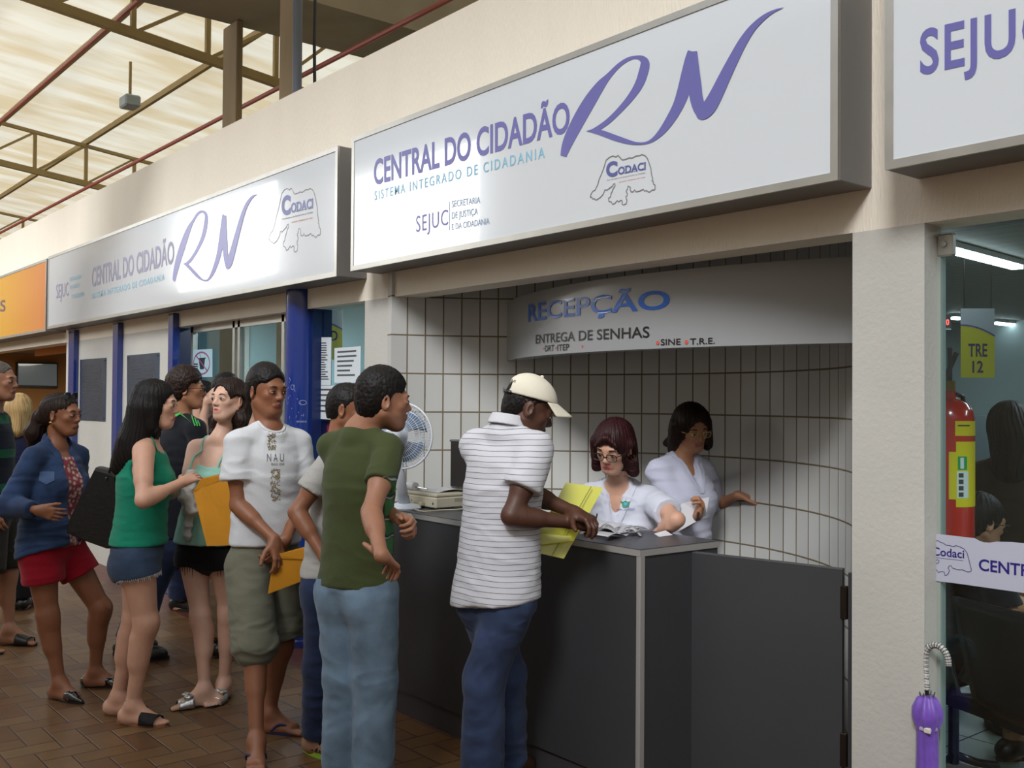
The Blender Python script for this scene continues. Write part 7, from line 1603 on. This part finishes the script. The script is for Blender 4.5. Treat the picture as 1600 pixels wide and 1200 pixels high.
# strip sign across the glass door
SY = 3.186; sy_ = lambda px, py: onY(px, py, SY)
t = thing('door_strip_sign', 'white strip sign with Codaci and CENTRAL lettering across the glass door', 'sign', sy_(1530, 880))
topl = [(1447, 842), (1450, 836), (1457, 834), (1480, 836), (1500, 838.5), (1522, 841), (1529, 845), (1536, 847.5), (1546, 848), (1556, 846.5), (1580, 847), (1640, 853)]; bot = [(1640, 933), (1600, 926.5), (1540, 918), (1490, 911), (1447, 906)]
MB().poly([sy_(*p) for p in topl + bot], (0, .003, 0)).build('strip', mat('white_vinyl_strip', rgb(178, 180, 196), .4), t)
om = [(165, 405), (205, 350), (240, 260), (270, 240), (335, 232), (380, 262), (410, 265), (450, 298), (510, 305), (560, 322), (600, 305), (660, 325), (720, 355), (760, 410), (780, 480), (800, 560), (825, 660), (820, 685), (775, 695), (740, 680), (690, 660), (640, 662), (590, 650), (545, 635), (530, 600), (500, 605), (482, 640), (505, 670), (485, 720), (455, 745), (435, 745), (430, 700), (395, 685), (340, 700), (310, 660), (285, 655), (290, 610), (305, 575), (345, 555), (350, 525), (325, 512), (290, 535)]
sl = lambda px, py: onY(px, py, SY - .001)
MB().ribbon([sl(1430 + x * .10625, 820 + y * .10625) for x, y in om], (0, -1, 0), .0022).ribbon([sl(1460, 871), sl(1505, 876)], (0, -1, 0), .0012).build('logo_outline', mat('dark_blue_line', rgb(56, 60, 110), .5), t)
dn = mat('deep_blue_lettering', rgb(34, 24, 112), .5); mb = MB(); text_on(mb, 'Codaci', quadfn(sl, (1457, 867.5), (1506.5, 872.5), (1457, 854.5), (1506.5, 859.5), off=(0, 0, 0)), bold=.015); mb.build('lettering', dn, t)
mb = MB(); text_on(mb, 'CENTRAL', quadfn(sl, (1529.3, 891), (1641, 906), (1529.3, 873), (1641, 886.5), off=(0, 0, 0)), bold=.02); mb.build('lettering', dn, t)
t = thing('glass_clamp', 'square steel clamp with a bolt at the left end of the strip sign', 'door fitting', sy_(1451, 873)); c = [onY(*p, 3.18) for p in ((1444, 863), (1459.5, 864.5), (1459.5, 884), (1444, 882.5))]; MB().poly(c, (0, .005, 0)).build('plate', alu, t)
sphere(mb := MB(), onY(1452, 872.5, 3.178), .006); mb.build('bolt', steel, t, smooth=True)
# umbrella
ub = onY(1452, 1095, 3.13); t = thing('umbrella', 'closed purple umbrella with a white spiral hook handle, leaning at the pillar', 'umbrella', (ub.x + .015, ub.y - .04, 0)); u0 = Vector((ub.x + .012, ub.y - .05, .0)); U = lambda x, y: onY(x, y, 3.12)
pth = [tuple(U(*p)) for p in ((1448, 1078), (1446, 1050), (1445.5, 1030), (1449, 1015), (1458, 1008), (1468, 1010), (1477, 1019), (1481, 1030), (1482, 1040))]; sm = smooth_path(pth, 8)
hw = mat('white_spiral_handle', rgb(196, 194, 190), .3); hb = mat('dark_spiral_groove', rgb(90, 88, 88), .4)
MB().tube(sm, [.0095 + .0016 * math.sin(k * 2.1) for k in range(len(sm))], 14).build('handle', hw, t, smooth=True)
mb = MB(); L_ = [Vector(p) for p in sm]
dense = []; 
for i in range(len(L_) - 1):
    for k in range(6): dense.append(L_[i].lerp(L_[i + 1], k / 6))
co = []
for i, p in enumerate(dense):
    d = (dense[min(i + 1, len(dense) - 1)] - dense[max(i - 1, 0)]).normalized(); u = d.cross(Vector((0, 1, 0))).normalized(); a = i * .9; co.append(p + (u * math.cos(a) + Vector((0, 1, 0)) * math.sin(a)) * .0098)
mb.tube(co, .0014, 4).build('spiral', hb, t)
MB().tube([U(1448, 1078), U(1448.5, 1092)], .006, 10).build('collar', black, t)
a = U(1449, 1086); dz_ = a.z; pu_ = mat('purple_satin', rgb(112, 74, 176), .45, var=(20, .25), sheen=.3); mb = MB(); n = 32; prof = [(.018, 0), (.030, -.01), (.044, -.045), (.043, -.075), (.030, -.11), (.030, -.16), (.032, -.3), (.028, -.45), (.02, -.58), (.008, -.66)]
vs = []
for r, h in prof:
    zz = dz_ + h; cx = a.x + (u0.x + .01 - a.x) * (-h / .7); cy = 3.12 - .04 * (-h / .7)
    for j in range(n): th = 2 * math.pi * j / n; rr = r * (1 + .16 * math.sin(8 * th + h * 9)); vs.append((cx + rr * math.cos(th), cy + rr * math.sin(th), max(zz, .02)))
mb.add(vs, [(i * n + j, i * n + (j + 1) % n, (i + 1) * n + (j + 1) % n, (i + 1) * n + j) for i in range(len(prof) - 1) for j in range(n)] + [tuple(range(n))]); mb.build('canopy', pu_, t, smooth=True)
MB().lathe((a.x + .002, 3.115, dz_ - .1), [(.0335, -.006), (.0345, 0), (.0335, .006)], 24, cap=False).build('tie', mat('pale_tie', rgb(180, 170, 190), .6), t); MB().box(a.x + .01, a.x + .034, 3.075, 3.083, dz_ - .11, dz_ - .092, .003).build('tie_button', mat('cream_button', rgb(210, 206, 190), .4), t)
for k in range(8): th = 2 * math.pi * k / 8; MB().tube([(a.x + .02 * math.cos(th), 3.12 + .02 * math.sin(th), dz_ - .006), (a.x + .024 * math.cos(th), 3.12 + .024 * math.sin(th), dz_ + .010)], .002, 5).build('rib_tip', steel, t)
MB().tube([(u0.x + .01, 3.082, .03), (u0.x + .01, 3.080, .0)], .004, 8).build('ferrule', black, t)
# waiting chairs
blk = mat('black_moulded_plastic', rgb(24, 23, 24), .28, coat=.4)
def waiting_chair(p, deg, label):
    t = thing('waiting_chair', label, 'chair', p, 'black waiting chairs behind the glass door'); f = heading(deg); l = UP.cross(f); p = Vector(p); g = lambda a, b, z: p + f * a + l * b + UP * z
    def shell(u, v):
        if v < .5: w = v * 2; return g(.22 - .40 * w, (u - .5) * .46, .44 - .03 * math.sin(math.pi * u) - .02 * math.sin(w * 3.1))
        w = (v - .5) * 2; return g(-.18 - .13 * w, (u - .5) * (.46 - .06 * w * w), .44 - .03 * math.sin(math.pi * u) * (1 - w) + .42 * w)
    MB().sheet(shell, 12, 20, .012).build('shell', blk, t, smooth=True)
    for s_ in (1, -1):
        pts = [g(-.2, s_ * .26, .50), g(-.1, s_ * .27, .66), g(.12, s_ * .27, .67), g(.2, s_ * .27, .58), g(.16, s_ * .26, .40), g(.0, s_ * .25, .30)]; MB().tube(smooth_path([tuple(q) for q in pts], 5), .018, 8, sx=1.4).build('armrest', blk, t, smooth=True)
    MB().bar(g(0, -.28, .33), g(0, .28, .33), .06, .04).build('beam', mat('dark_beam', rgb(40, 38, 38), .4), t)
    MB().tube([g(0, 0, .33), g(0, 0, .06)], .022, 10).build('post', black, t)
    for s_ in (1, -1): MB().tube([g(0, 0, .10), g(s_ * .12, 0, .05), g(s_ * .24, 0, .02)], .018, 8).build('leg', blk, t, smooth=True)
q = atd(1490, 1010, 4.35); waiting_chair((q.x, q.y, 0), 20, 'black moulded waiting chair under the seated woman behind the glass')
q = atd(1655, 1010, 3.83); waiting_chair((q.x, q.y, 0), 20, 'empty black waiting chair with a curved arm at the right edge of the frame')
q = atd(1475, 990, 5.3); waiting_chair((q.x, q.y, 0), 20, 'empty black waiting chair farthest back behind the glass door')
